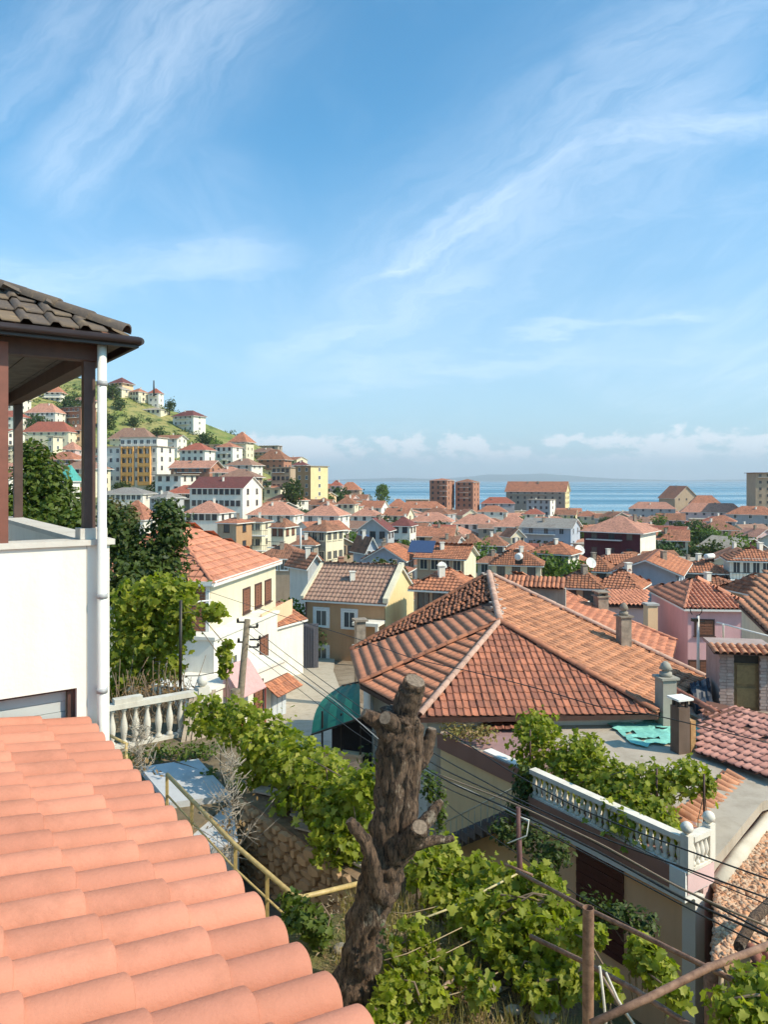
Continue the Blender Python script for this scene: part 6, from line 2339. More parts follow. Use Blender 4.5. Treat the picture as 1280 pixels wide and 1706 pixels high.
def right_side():
    # smooth salmon roof behind the big one
    pts = [P(1120, 1102, 31.0), P(1128, 1070, 34.0), P(925, 985, 40.0), P(905, 1000, 37.0)]
    t, ro = slope_house('long smooth salmon roof sloping behind the ridge of the large house', pts, 'roman', .26, .38, CLAYS['salmon'], 'pink', -11.0, seed=11)
    cap_row(ro, pts[1] + ZZ * .04, pts[2] + ZZ * .04, CLAYS['salmon'], .11, .4)
    chimney(ro, P(1002, 1012, 37.5), .55, .55, soot, 'pots')
    # tiled parapet with barrel tiles seen end-on over a dark wall
    a, b = P(838, 975, 37.0), P(940, 980, 36.0)
    D = (b - a); D.z = 0; D.normalize()
    N_ = Vector((-D.y, D.x, 0))
    t = thing('parapet_wall', 'sooty wall topped by a short row of upright barrel tiles behind the big ridge', 'wall', (a.x, a.y, -11))
    m = MB()
    m.box(Vector((a.x, a.y, 0)) + D * .4, D, N_, 2.65, .4, -11, -5.25)
    m.build('wall', WALLS['stone'], t)
    z0 = -5.25
    q = [Vector((a.x, a.y, z0)) - N_ * .25, Vector((b.x, b.y, z0)) - N_ * .25, Vector((b.x, b.y, z0 + .42)) + N_ * .45, Vector((a.x, a.y, z0 + .42)) + N_ * .45]
    tile_slope(q, 'barrel', .215, .42, CLAYS['orange'], t, nparts=60, seed=3)
    # pink house
    t, To, ro = house_px('pink house with brown roller shutters and a ribbed orange hipped roof', 1080, 1240, 1008, 968, 5.8, rot=-4, d=8.5, roof='hipx', Y=50,
                         wall=plaster('house_pink', (.74, .42, .42), .3), roofm='orange', front=None, right=None, chim=0, tiles=('half', .30, .45, CLAYS['salmon']), nparts=150, seed=81, group=NEARG, ov=.35)
    h = HOUSES[-1]
    aa, bb = h[2] / 2, h[3] / 2
    ze = -208 / F * 51
    for (px, ww) in ((1139, 1.15), (1215, 1.05)):
        x = (px - 1160) / F * 51.5
        add_window(t, To(x, -bb, ze - 1.85), (To(0, -1, 0) - To(0, 0, 0)), ww, .95, dark_wood, 'shutter')
    add_window(t, To((1132 - 1160) / F * 51.5, -bb, ze - 4.6), (To(0, -1, 0) - To(0, 0, 0)), 1.4, .95, dark_wood, 'shutter')
    # low ribbed roof left of the pink house
    pts = [P(1008, 1008, 52), P(1078, 1010, 50), P(1080, 984, 56), P(1012, 984, 58)]
    t, ro = slope_house('low ribbed red roof directly left of the pink house', pts, 'half', .30, .45, CLAYS['salmon'], 'pink', -14, seed=12)
    c = P(1090, 1035, 47)
    tc = thing('chimney_stack', 'pale square chimney at the left corner of the pink house', 'chimney', (c.x, c.y, -14))
    m = MB(); m.cbox((c.x - .2, c.y, -11.0), .65, .65, 6.2, .1); m.build('shaft', WALLS['peach'], tc)
    m = MB(); m.cbox((c.x - .2, c.y, -7.82), .8, .8, .12, .1); m.build('cap', concrete, tc)
    # street lamp on a white pole
    t, b0, tp = mast('white pole with a curled lamp bracket in front of the pink house', 1164, 1150, 1026, 38, .09, trim_white, 'street_lamp', 'street lamp')
    m = MB()
    pts_ = [tp + Vector((math.cos(a_) * .30 - .1, 0, .30 + math.sin(a_) * .30)) for a_ in [i * .5 for i in range(-3, 9)]]
    m.tube(pts_, .022, 6)
    m.build('bracket', iron, t)
    m = MB()
    m.cbox(tp + Vector((-.18, 0, -.2)), .30, .2, .16)
    m.cbox(tp + Vector((.16, 0, -.3)), .34, .05, .05)
    m.build('lamp_box', iron, t)
    # brown roof at the right edge
    pts = [P(1232, 1008, 36), P(1292, 1066, 30), P(1330, 1000, 36), P(1278, 962, 43)]
    t, ro = slope_house('steep brown-orange roof with dark tile courses cut by the right frame edge', pts, 'roman', .5, .42, CLAYS['old2'], 'cream', -12, seed=13, nparts=40)
    # aerial poles
    for i, (lab, x0, y0, x1, y1, Y) in enumerate((('thin pale horizontal aerial bar before the pink house', 1195, 1037, 1290, 1062, 30), ('thin upright aerial rod at the pink house corner', 1206, 1072, 1206, 1040, 30))):
        m = MB(); m.tube([P(x0, y0, Y), P(x1, y1, Y * .93)], .035, 6)
        tag(m.build('aerial', trim_white), lab, 'aerial')
    # wash-house on the roof terrace: brick piers, brown door, barrel tile roof
    z0, z1 = -7.3, -5.45
    o = P(1200, 1180, 23.6); o.z = 0
    D = Vector((0.985, -0.17, 0)).normalized(); N_ = Vector((-D.y, D.x, 0))
    t = thing('wash_house', 'small rooftop wash-house with brick piers, brown panelled door and barrel tile eave', 'hut', (o.x + 1, o.y + 1, z0))
    m = MB()
    m.box(o, D, N_, .42, .35, z0, z1); m.box(o + D * 1.20, D, N_, .45, .35, z0, z1)
    m.box(o + N_ * .36 , D, N_, .1, 1.2, z0, z1); m.box(o + D * 1.55 + N_ * .36, D, N_, .1, 1.2, z0, z1)
    m.box(o + N_ * 1.57, D, N_, 1.65, .1, z0, z1); m.box(o + N_ * .50 - D * .1, D, N_, 1.85, 1.2, z1 + .02, z1 + .12)
    m.build('wall', plaster('brick_grey', (.42, .31, .27), .6, scale=5), t)
    bm_ = clay('brick_pale', (.55, .42, .36), (.44, .30, .25), dirt=.3)
    mm = MB(); mm.box((0, 0, 0), Vector((1, 0, 0)), Vector((0, 1, 0)), .20, .03, 0, .085)
    bme = mm.mesh('brick', bm_)
    for side in (0.0, 1.20):
        for r_ in range(18):
            for k in range(2):
                M = Matrix.Translation(o + D * (side + .005 + k * .215 - (.03 if r_ % 2 else 0)) - N_ * .03 + ZZ * (z0 + .01 + r_ * .10)) @ Matrix.Rotation(math.atan2(D.y, D.x), 4, 'Z')
                link('brick', bme, t, M)
    dm = simple('door_brown', (.20, .13, .055), .6, var=.25)
    m = MB(); m.box(o + D * .425 + N_ * .12, D, N_, .77, .05, z0, z1 - .35); dr = m.build('door', dm, t)
    for zz in (z0 + .12, z0 + .85):
        m = MB(); m.box(o + D * .53 + N_ * .095, D, N_, .56, .022, zz, zz + .6); m.build('door_panel', simple('door_brown2', (.26, .17, .07), .6, var=.2), dr)
    m = MB(); m.box(o + D * .425 + N_ * .14, D, N_, .77, .03, z1 - .348, z1); m.build('vent_opening', iron, t)
    q = [o - D * .25 - N_ * .30 + ZZ * (z1 + .0), o + D * 2.4 - N_ * .30 + ZZ * (z1 + .0), o + D * 2.4 + N_ * .55 + ZZ * (z1 + .16), o - D * .25 + N_ * .55 + ZZ * (z1 + .16)]
    ro = thing_part('roof', t, o)
    tile_slope(q, 'barrel', .21, .36, CLAYS['old2'], ro, nparts=120, seed=9)
    # dark heap set into the gap left of it
    m = MB()
    r_ = random.Random(2)
    base = [P(1150, 1140, 24.2), P(1182, 1132, 24.6), P(1192, 1185, 22.6), P(1160, 1182, 22.8)]
    N2 = 9
    g_ = [[None] * (N2 + 1) for _ in range(N2 + 1)]
    for i in range(N2 + 1):
        for j in range(N2 + 1):
            p_ = base[0].lerp(base[1], i / N2).lerp(base[3].lerp(base[2], i / N2), j / N2)
            g_[i][j] = p_ + ZZ * (mnoise.noise(Vector((i * .5, j * .5, 1))) * .22 + .06)
    for i in range(N2):
        for j in range(N2):
            m.face([g_[i][j], g_[i + 1][j], g_[i + 1][j + 1], g_[i][j + 1]], smooth=True)
    for i in range(N2):
        for (u_, v_) in (((i, 0), (i + 1, 0)), ((i + 1, N2), (i, N2)), ((0, i + 1), (0, i)), ((N2, i), (N2, i + 1))):
            a_, b_ = g_[u_[0]][u_[1]], g_[v_[0]][v_[1]]
            m.face([Vector((a_.x, a_.y, -7.6)), Vector((b_.x, b_.y, -7.6)), b_, a_])
    tag(m.build('tarpaulin', simple('gap_dark_blue', (.02, .028, .045), .5, var=.5, scale=3)), 'crumpled dark blue sheet filling the dark gap beside the wash-house wall', 'tarpaulin')  # dark crumpled sheet put into the dark gap beside the wash-house
right_side()

# ------------------------------------------------------------------ terrace building on the right
AX = Vector((-0.56, 0.828, 0)).normalized()          # along its street front, away
BX = Vector((AX.y, -AX.x, 0))                         # to the right and away
DZ = -7.3
def terrace_building():
    C0 = Vector((5.62, 13.8, 0))
    t = thing('house', 'yellow and peach house with a balustraded roof terrace and maroon roller door', 'house', (5.6, 17, -9.8), NEARG)
    Lb = 4.05
    C1 = C0 + AX * Lb
    Cr = C0 + BX * 0.86
    C1i = C1 + BX * .95
    C2 = Vector((1.60, 21.4, 0))
    far = [Vector((2.2, 23.4, 0)), Vector((9.2, 24.6, 0)), Vector((12.5, 23.0, 0)), Vector((9.9, 17.6, 0)), Vector((8.6, 16.9, 0))]
    deck = [C0, Cr, far[4], far[3], far[2], far[1], far[0], C2, C1i, C1]
    m = MB()
    m.prism([(p.x, p.y) for p in deck], DZ - .22, DZ)
    fl = plaster('deck_concrete', (.44, .37, .29), .6, scale=1.2)
    m.build('terrace_floor', fl, t)
    m = MB()                                           # painted strip behind the balustrade
    pts = [C0 + BX * .12 + AX * .12, Cr + AX * .12 - BX * .05, Cr + BX * 1.35 + AX * 1.3, C1i + BX * 2.2 + AX * 1.5, C2 + BX * 1.9 - AX * .5, C2 + BX * .2, C1i + AX * .1 + BX * .12, C1 + BX * .12 - AX * .1]
    m.prism([(p.x, p.y) for p in pts], DZ + .002, DZ + .008)
    m.build('painted_floor', plaster('deck_paint', (.33, .19, .18), .5, scale=1.5), t)
    # fascia: brown band, white band under it
    brownf = plaster('fascia_brown', (.34, .17, .12), .3)
    m = MB()
    m.box(C0 - BX * .03 + AX * .32, AX, BX, Lb - .32, .028, DZ - .40, DZ + .02)
    m.build('fascia', brownf, t)
    m = MB()
    m.box(C1i - BX * .04, AX, BX, (C2 - C1i).length + .1, .036, DZ - .42, DZ + .03)
    m.build('fascia', brownf, t)
    m = MB()
    m.box(C0 + BX * .0 + AX * .0 - BX * .04, AX, BX, .34, .92, DZ - .42, DZ + .03)
    m.build('corner_block', white_paint, t)
    m = MB()
    m.box(C0 + AX * .05 + BX * .02, AX, BX, Lb - .05, .30, DZ - .58, DZ - .225)
    m.build('white_beam', white_paint, t)
    pinkp = plaster('panel_pink', (.72, .50, .48), .2)
    m = MB()
    m.box(C0 - AX * .012 + BX * .02, BX, AX, .84, .010, DZ - .40, DZ - .02)
    m.build('side_panel', pinkp, t)
    # walls
    wy = plaster('terrace_yellow', (.90, .64, .34), .3)
    m = MB()
    s0 = C1i + BX * .02 - AX * .3
    m.box(s0, AX, BX, (C2 - C1i).length + .3, 3.0, -12.5, DZ - .222)
    m.build('yellow_wall', wy, t)
    m = MB()
    s1 = C0 + BX * .32 + AX * .30
    m.box(s1, AX, BX, Lb - .0, .6, -12.5, DZ - .223)
    m.build('peach_wall', WALLS['peach'], t)
    m = MB()
    m.box(C0 + BX * .30 + AX * .02, AX, BX, .28, .30, -12.5, DZ - .585)
    m.build('pilaster', white_paint, t)
    m = MB()
    bd = [C0 + BX * .62 + AX * .06, Cr + AX * .1 - BX * .03, far[4] + AX * .25 - BX * .1, far[3] + AX * .2, far[2] + AX * .2, far[1] - AX * .2, far[0], C2 + BX * 2.8, C1i + BX * 2.8, C1 + BX * .9]
    m.prism([(p.x, p.y) for p in bd], -12.5, DZ - .224)
    m.build('side_wall', pinkp, t)
    # maroon roller door
    dm = simple('roller_maroon', (.075, .016, .016), .5, var=.15)
    dr = thing_part('roller_door', t, s1 + AX * 1.6)
    for i in range(16):
        m = MB()
        z_ = DZ - .62 - .13 * (i + 1)
        m.box(s1 + AX * 1.35 - BX * (.035 + .008 * (i % 2)), AX, BX, 1.25, .03, z_ + .01, z_ + .13)
        m.build('slat', dm, dr)
    # balustrade
    bal = thing('balustrade', 'white balustrade with ball finials along the edge of the vine-covered terrace', 'balustrade', C0 + ZZ * DZ)
    bm = plaster('baluster_white', (.76, .70, .60), .45, scale=4)
    baluster_row(bal, C0 + AX * .14 + BX * .10 + ZZ * DZ, C1 + BX * .10 + ZZ * DZ, .64, 25, bm, .055)
    baluster_row(bal, C0 + BX * .20 + AX * .06 + ZZ * DZ, Cr - BX * .12 + AX * .06 + ZZ * DZ, .64, 4, bm, .065)
    for p_ in (C0 + BX * .08 + AX * .05, Cr - BX * .03 + AX * .08):
        m = MB()
        m.cbox(p_ + ZZ * (DZ + .35), .17, .17, .70, math.atan2(BX.y, BX.x))
        m.build('post', bm, bal)
        m = MB()
        m.lathe(p_ + ZZ * (DZ + .70), [(.04, 0), (.05, .02), (.10, .06), (.12, .12), (.10, .18), (.05, .22), (.01, .235)], 12)
        m.build('ball_finial', bm, bal)
    # white coping patches, weeds, tarpaulin, tile fragments
    m = MB()
    m.box(C1i + AX * .3 + BX * .05, AX, BX, 2.4, .28, DZ + .01, DZ + .06)
    tag(m.build('coping_slab', white_paint), 'bright white slab on the terrace edge left of the balustrade', 'slab')
    # small tiled pent roof under the big eave
    q = [P(795, 1208, 21.6), P(880, 1206, 21.5), P(870, 1192, 22.3), P(815, 1194, 22.4)]
    t2 = thing('tile_heap', 'short strip of reddish roof tiles stacked against the white wall under the big eave', 'tiles', q[0])
    for p_ in q:
        p_.z -= .12
    tile_slope(q, 'roman', .22, .3, CLAYS['red'], t2, nparts=40, seed=5)
    m = MB()
    nn = 16
    r_ = random.Random(6)
    mat_t = simple('tarp_turquoise', (.22, .55, .46), .6, var=.18, scale=4)
    def on_deck(px, py):
        return P(px, py, -DZ * F / (py - 800))
    c_ = [on_deck(1005, 1201), on_deck(1150, 1196), on_deck(1180, 1234), on_deck(1060, 1246)]
    G_ = [[c_[0].lerp(c_[1], i / nn).lerp(c_[3].lerp(c_[2], i / nn), j / nn) + Vector((.14 * mnoise.noise(Vector((j * .9, i * .3, 5))), .25 * mnoise.noise(Vector((i * .7, j * .4, 2))), .05 + .09 * abs(mnoise.noise(Vector((i * .6, j * .6, 3)))))) for j in range(nn + 1)] for i in range(nn + 1)]
    for i in range(nn):
        for j in range(nn):
            if mnoise.noise(Vector((i * .35, j * .35, 9))) > .42:
                continue
            m.face([G_[i][j], G_[i + 1][j], G_[i + 1][j + 1], G_[i][j + 1]], smooth=True)
    tag(m.build('tarpaulin', mat_t), 'torn pale turquoise tarpaulin spread over the terrace behind the chimney', 'tarpaulin')
    # sooty chimney standing on the terrace
    cpos = P(1134, 1262, 20.0)
    cpos.z = DZ
    tc = thing('chimney_stack', 'tall sooty chimney with a pale flat cap on the terrace', 'chimney', cpos)
    m = MB(); m.cbox(cpos + ZZ * .62, .35, .35, 1.24, .3); m.build('shaft', plaster('soot_shaft', (.16, .105, .075), .8, scale=4), tc)
    for sx in (-1, 1):
        for sy in (-1, 1):
            m = MB()
            m.cbox(cpos + Vector((sx * .12, sy * .12, 1.33)), .07, .07, .18, .3)
            m.build('cap_block', iron, tc)
    m = MB(); m.cbox(cpos + ZZ * 1.45, .48, .48, .05, .3); m.build('cap', white_paint, tc)
    m = MB(); m.cbox(cpos + Vector((.30, .08, .42)), .16, .26, .84, .3)
    m.build('orange_flue', simple('flue_orange', (.46, .25, .10), .8, var=.3), tc)
    # tile roof fragment to the right of it
    q = [P(1160, 1250, 19.6), P(1300, 1302, 17.6), P(1330, 1232, 21.0), P(1178, 1202, 22.8)]
    for i_, z_ in enumerate((-7.18, -7.15, -6.75, -6.75)):
        q[i_].z = z_
    t3 = thing('roof_patch', 'faded pink-red tile roof patch with a ragged lower edge right of the sooty chimney', 'roof', q[0])
    tile_slope(q, 'roman', .23, .34, clay('clay_pinkish', (.56, .28, .22), (.42, .19, .15), dirt=.4), t3, nparts=290, seed=6, miss=.03, jit=.03)
    # white pipe or gutter behind that patch
    m = MB()
    a_, b_ = P(1196, 1212, 21.5), P(1310, 1246, 19.6)
    m.tube([a_, b_], .085, 8)
    tag(m.build('pipe', white_paint), 'thick white pipe lying behind the pink-red tile patch', 'pipe')
    # ridge line with red tiles between big house and wash-house
    t4 = thing('ridge_row', 'row of red cap tiles running from the grey chimney to the wash-house', 'tiles', P(1125, 1160, 23))
    cap_row(t4, P(1126, 1152, 23.4), P(1195, 1190, 21.4), CLAYS['red'], .12, .36)
    m = MB()
    m.prism([(p_.x, p_.y) for p_ in (P(1120, 1165, 23.8), P(1195, 1200, 21.6), P(1300, 1210, 21.2), P(1310, 1185, 23), P(1180, 1178, 23.4))], DZ, DZ + .12)
    tag(m.build('mortar_ledge', simple('ledge_brown', (.36, .27, .20), .95, var=.35, scale=4)), 'rough brown mortar ledge in front of the wash-house', 'ledge')
    # flat roof to the right, lower, with broken tile
    zR = -7.85
    A_, B_, C_, D_ = P(1196, 1462, 14.4), P(1300, 1352, 17.8), P(1400, 1500, 14.0), P(1192, 1610, 12.0)
    for p_ in (A_, B_, C_, D_):
        p_.z = zR
    t5 = thing('house', 'neighbouring flat roof strewn with crushed orange tile at the right edge', 'house', (8.0, 14, -9.8), NEARG)
    m = MB()
    m.prism([(p_.x, p_.y) for p_ in (A_, D_, C_, B_)], -12.5, zR)
    m.build('roof_body', plaster('rubble_bed', (.46, .30, .19), .7, scale=5), t5)
    rs = random.Random(8)
    v_, f_, rn = [], [], []
    D1, D2 = (B_ - A_), (D_ - A_)
    cube = [(-.5, -.5), (.5, -.5), (.5, .5), (-.5, .5)]
    for i in range(5200):
        u_, w_ = rs.random(), rs.random()
        c2 = A_.lerp(B_, u_).lerp(D_.lerp(C_, u_), w_)
        s_, h_ = rs.uniform(.04, .15), rs.uniform(.02, .07)
        a1 = rs.uniform(0, 6.28)
        tl = rs.uniform(-.6, .6)
        n0 = len(v_)
        for (x_, y_) in cube:
            xx = (x_ * math.cos(a1) - y_ * math.sin(a1) * .6) * s_
            yy = (x_ * math.sin(a1) + y_ * math.cos(a1) * .6) * s_
            v_.append((c2.x + xx, c2.y + yy, c2.z + h_ + xx * tl))
        for (x_, y_) in cube:
            xx = (x_ * math.cos(a1) - y_ * math.sin(a1) * .6) * s_ * 1.1
            yy = (x_ * math.sin(a1) + y_ * math.cos(a1) * .6) * s_ * 1.1
            v_.append((c2.x + xx, c2.y + yy, c2.z))
        k_ = rs.random()
        for q_ in ((0, 1, 2, 3), (4, 5, 1, 0), (5, 6, 2, 1), (6, 7, 3, 2), (7, 4, 0, 3)):
            f_.append([n0 + x for x in q_]); rn.append(k_)
    Mx = W[t5.name]
    o_ = link('tile_rubble', np_mesh('tile_rubble', np.array(v_), np.array(f_), clay('rubble_orange', (.62, .28, .13), (.55, .42, .30), dirt=.25), rn, M=Mx), t5, Mx)
    tag(o_, kind='stuff')
    m = MB()
    d1 = D1.normalized()
    m.tube([A_ + ZZ * .02, A_.lerp(B_, .3) + ZZ * .05, A_.lerp(B_, .6) + ZZ * .03, B_ + ZZ * .05], [.16, .18, .15, .17], 8, nz=.5, seed=3)
    m.build('cement_ridge', plaster('cement_pale', (.60, .53, .42), .4, scale=3), t5)
    # tile strips between the terrace and the cement ridge
    q = [A_ + Vector((-.25, .5, .35)), B_ + Vector((-.3, .2, .30)), B_ + Vector((-.95, .9, .58)), A_ + Vector((-.15, 1.4, .60))]
    t6 = thing('roof_patch', 'narrow weathered tile roof between the terrace and the cement ridge', 'roof', q[0])
    tile_slope(q, 'half', .24, .40, CLAYS['old2'], t6, nparts=120, seed=7, miss=.05, jit=.04)
    m = MB()
    m.hexa([p_ - ZZ * 1.2 for p_ in q], [p_ - ZZ * .06 for p_ in q])
    m.build('bed', simple('ledge_brown', (.36, .27, .20), .95, var=.35, scale=4), t6)
    bk = P(1262, 1358, 17.4)
    m = MB(); m.cbox(bk + ZZ * .35, .36, .26, .2, .5)
    tag(m.build('concrete_block', pinkp), 'pink block standing on the narrow tile roof', 'block')
    # second red roof low at the right edge
    q = [P(1205, 1640, 9.8), P(1330, 1620, 9.8), P(1340, 1520, 12.5), P(1235, 1560, 11.6)]
    for i_, z_ in enumerate((-8.05, -8.05, -7.6, -7.6)):
        q[i_].z = z_
    t7 = thing('roof_patch', 'patch of red tiles at the lowest right edge behind the trellis pipe', 'roof', q[0])
    tile_slope(q, 'half', .22, .36, CLAYS['red'], t7, nparts=80, seed=17, jit=.04)
    m = MB()
    m.tube([P(1232, 1578, 11.3), P(1258, 1530, 12.0), P(1300, 1490, 12.8)], .08, 8, nz=.4, seed=8)
    tag(m.build('shadow_roll', BARK), 'dark roll standing in for a diagonal shadow on the rubble roof at the right edge', 'shadow_roll')  # bark-coloured roll added in place of a dark diagonal shadow
    # outside stair on the yellow wall with a thin rail
    st = thing('staircase', 'outside staircase with thin rail climbing the yellow wall', 'staircase', (3.6, 17.6, -10.5))
    m = MB()
    base = C1i + AX * .4 - BX * .02
    for i in range(11):
        c3_ = base + AX * (3.2 - i * .30) - BX * .75
        m.box(c3_, AX, BX, .31, .74, -10.20 + i * .20, -9.95 + i * .20)
        
    m.build('steps', simple('step_dark', (.12, .10, .09), .9, var=.3), st)
    m = MB()
    a_, b_ = base + AX * 3.3 - BX * .74 + ZZ * -9.45, base - AX * .1 - BX * .74 + ZZ * -7.1
    m.tube([a_, b_], .022, 6)
    for i in range(14):
        p_ = a_.lerp(b_, (i + .5) / 14)
        m.tube([p_, p_ - ZZ * .85], .011, 5)
    m.build('rail', simple('rail_cream', (.55, .48, .34), .6), st)
terrace_building()

# ------------------------------------------------------------------ pruned tree
def pruned_tree():
    Y0 = 7.2
    WK = 0.76
    t = thing('tree', 'heavily pruned leafless tree with stubby cut branches in the foreground', 'tree', P(592, 1650, Y0))
    m = MB()
    def br(pts, widths, seg, nz, seed, Yd=None):
        out, rr = [], []
        sub = 9
        pp = [P(p[0], p[1], Y0 + (p[2] if len(p) > 2 else 0)) for p in pts]
        for i in range(len(pp) - 1):
            for s in range(sub):
                k = s / sub
                k2 = k
                out.append(pp[i].lerp(pp[i + 1], k2))
                rr.append(lerp(widths[i], widths[i + 1], k) * WK / 2 / F * Y0)
        out.append(pp[-1]); rr.append(widths[-1] * WK / 2 / F * Y0)
        sm = [out[0]] + [(out[i - 1] + out[i] * 2 + out[i + 1]) / 4 for i in range(1, len(out) - 1)] + [out[-1]]
        m.tube(sm, rr, seg, nz=nz, seed=seed)
        return out[-1], (out[-1] - out[-2]).normalized(), rr[-1]
    br([(588, 1670), (600, 1600), (614, 1530), (636, 1460), (650, 1400), (655, 1320), (660, 1250), (664, 1200), (668, 1185)], [94, 78, 72, 80, 84, 72, 74, 82, 66], 56, .38, 1)
    # second leader joined along the trunk, right side
    br([(640, 1470, -.05), (672, 1400, -.08), (682, 1320, -.05), (690, 1250, 0), (694, 1210, 0)], [40, 50, 40, 42, 30], 20, .35, 7)
    cuts = []
    cuts.append(br([(662, 1215, .03), (676, 1180, -.02), (686, 1150, -.08), (692, 1134, -.12)], [62, 56, 50, 46], 22, .22, 2))
    cuts.append(br([(655, 1225, -.05), (636, 1205, -.10), (612, 1192, -.14), (606, 1188, -.15)], [40, 36, 26, 20], 16, .3, 3))
    cuts.append(br([(660, 1210, -.12), (648, 1200, -.24), (642, 1196, -.30)], [36, 30, 28], 14, .2, 13))
    cuts.append(br([(675, 1290, .0), (704, 1262, .04), (716, 1232, .06), (720, 1214, .06)], [36, 34, 26, 20], 16, .3, 4))
    cuts.append(br([(646, 1500, -.12), (628, 1480, -.20), (622, 1440, -.24), (608, 1400, -.26), (590, 1378, -.26), (582, 1366, -.26)], [36, 32, 27, 25, 25, 18], 16, .35, 5))
    cuts.append(br([(650, 1430, -.05), (676, 1408, -.15), (698, 1384, -.28), (700, 1378, -.32)], [56, 48, 38, 34], 18, .3, 6))
    cuts.append(br([(684, 1400, -.05), (712, 1366, .02), (728, 1344, .05), (736, 1334, .06)], [38, 30, 20, 12], 14, .3, 8))
    cuts.append(br([(690, 1405, -.10), (724, 1400, -.06), (748, 1398, -.03), (756, 1396, -.02)], [28, 20, 14, 12], 12, .3, 9))
    br([(650, 1200, .02), (640, 1215, -.12), (652, 1230, -.2)], [30, 36, 20], 12, .5, 10)
    br([(700, 1216, 0), (684, 1200, -.05), (668, 1196, -.1)], [22, 30, 26], 12, .4, 11)
    br([(572, 1680, -.1), (560, 1650, -.05), (588, 1590, 0)], [30, 40, 34], 14, .4, 12)
    m.build('trunk', BARK, t)
    wood = simple('cut_wood', (.19, .14, .10), .9, var=.5, scale=40)
    for i in (0, 1, 2, 3, 5, 6, 7):
        p, d, r = cuts[i]
        mm = MB()
        a = d.cross(ZZ)
        if a.length < .1:
            a = Vector((1, 0, 0))
        a.normalize()
        b = d.cross(a)
        k = 14
        for (rr, q0) in ((.93, .004),):
            ring = [p + d * q0 + (a * math.cos(6.283 * j / k) + b * math.sin(6.283 * j / k)) * r * rr for j in range(k)]
            ring0 = [p - d * .01 + (a * math.cos(6.283 * j / k) + b * math.sin(6.283 * j / k)) * r * rr for j in range(k)]
            mm.face(ring)
            for j in range(k):
                mm.face([ring0[j], ring0[(j + 1) % k], ring[(j + 1) % k], ring[j]])
        mm.build('cut_face', wood, t)
    # a few suckers with young leaves
    bl = [(P(612, 1262, 7.1), .10, .10, .16), (P(640, 1560, 6.9), .10, .1, .12), (P(720, 1300, 7.3), .08, .1, .12)]
    leaves('sucker_leaves', L_DARK, t, bl, 60, .055, 'oval', seed=3, shell=.1)
pruned_tree()

# ------------------------------------------------------------------ vines and shrubs of the garden
def blob(px, py, Y, rx, rz=None, ry=None):
    """centre by sight, radii in photo pixels"""
    k = Y / F
    rz = rz or rx
    return (P(px, py, Y), rx * k, (ry or rx) * k, rz * k)

def stems(parent, pts_list, r=0.012, name='stem', mat=None):
    m = MB()
    for pts in pts_list:
        m.tube(pts, [r * (1 - .5 * i / len(pts)) for i in range(len(pts))], 6)
    m.build(name, mat or twig, parent)

def vine(label, blobs, n, size, base, nparts=150, seed=1, mat=None, name='grapevine', nst=10, cat='grapevine', hang=.5, kind='vine', shell=.3, sv=.55, group=None):
    t = thing(name, label, cat, base, group)
    leaves('foliage', mat or L_VINE, t, blobs, n, size, kind, nparts=nparts, seed=seed, hang=hang, shell=shell, sv=sv)
    rng = random.Random(seed)
    sts = []
    b0 = Vector(base)
    for i in range(nst):
        a = blobs[rng.randrange(len(blobs))]
        b = blobs[rng.randrange(len(blobs))]
        p, q = a[0] + Vector((rng.uniform(-1, 1) * a[1], 0, rng.uniform(-1, 1) * a[3])) * .8, b[0] + Vector((rng.uniform(-1, 1) * b[1], 0, rng.uniform(-1, 1) * b[3])) * .8
        if (p - q).length < 2.2:
            sts.append([p, (p + q) / 2 + Vector((0, 0, rng.uniform(-.15, .15))), q])
        if i % 2 == 0:
            g = Vector((p.x + rng.uniform(-.2, .2), p.y, b0.z - .1))
            sts.append([g, (g + p) / 2 + Vector((rng.uniform(-.1, .1), 0, 0)), p])
    stems(t, sts, .012 if size < .2 else .02)
    return t

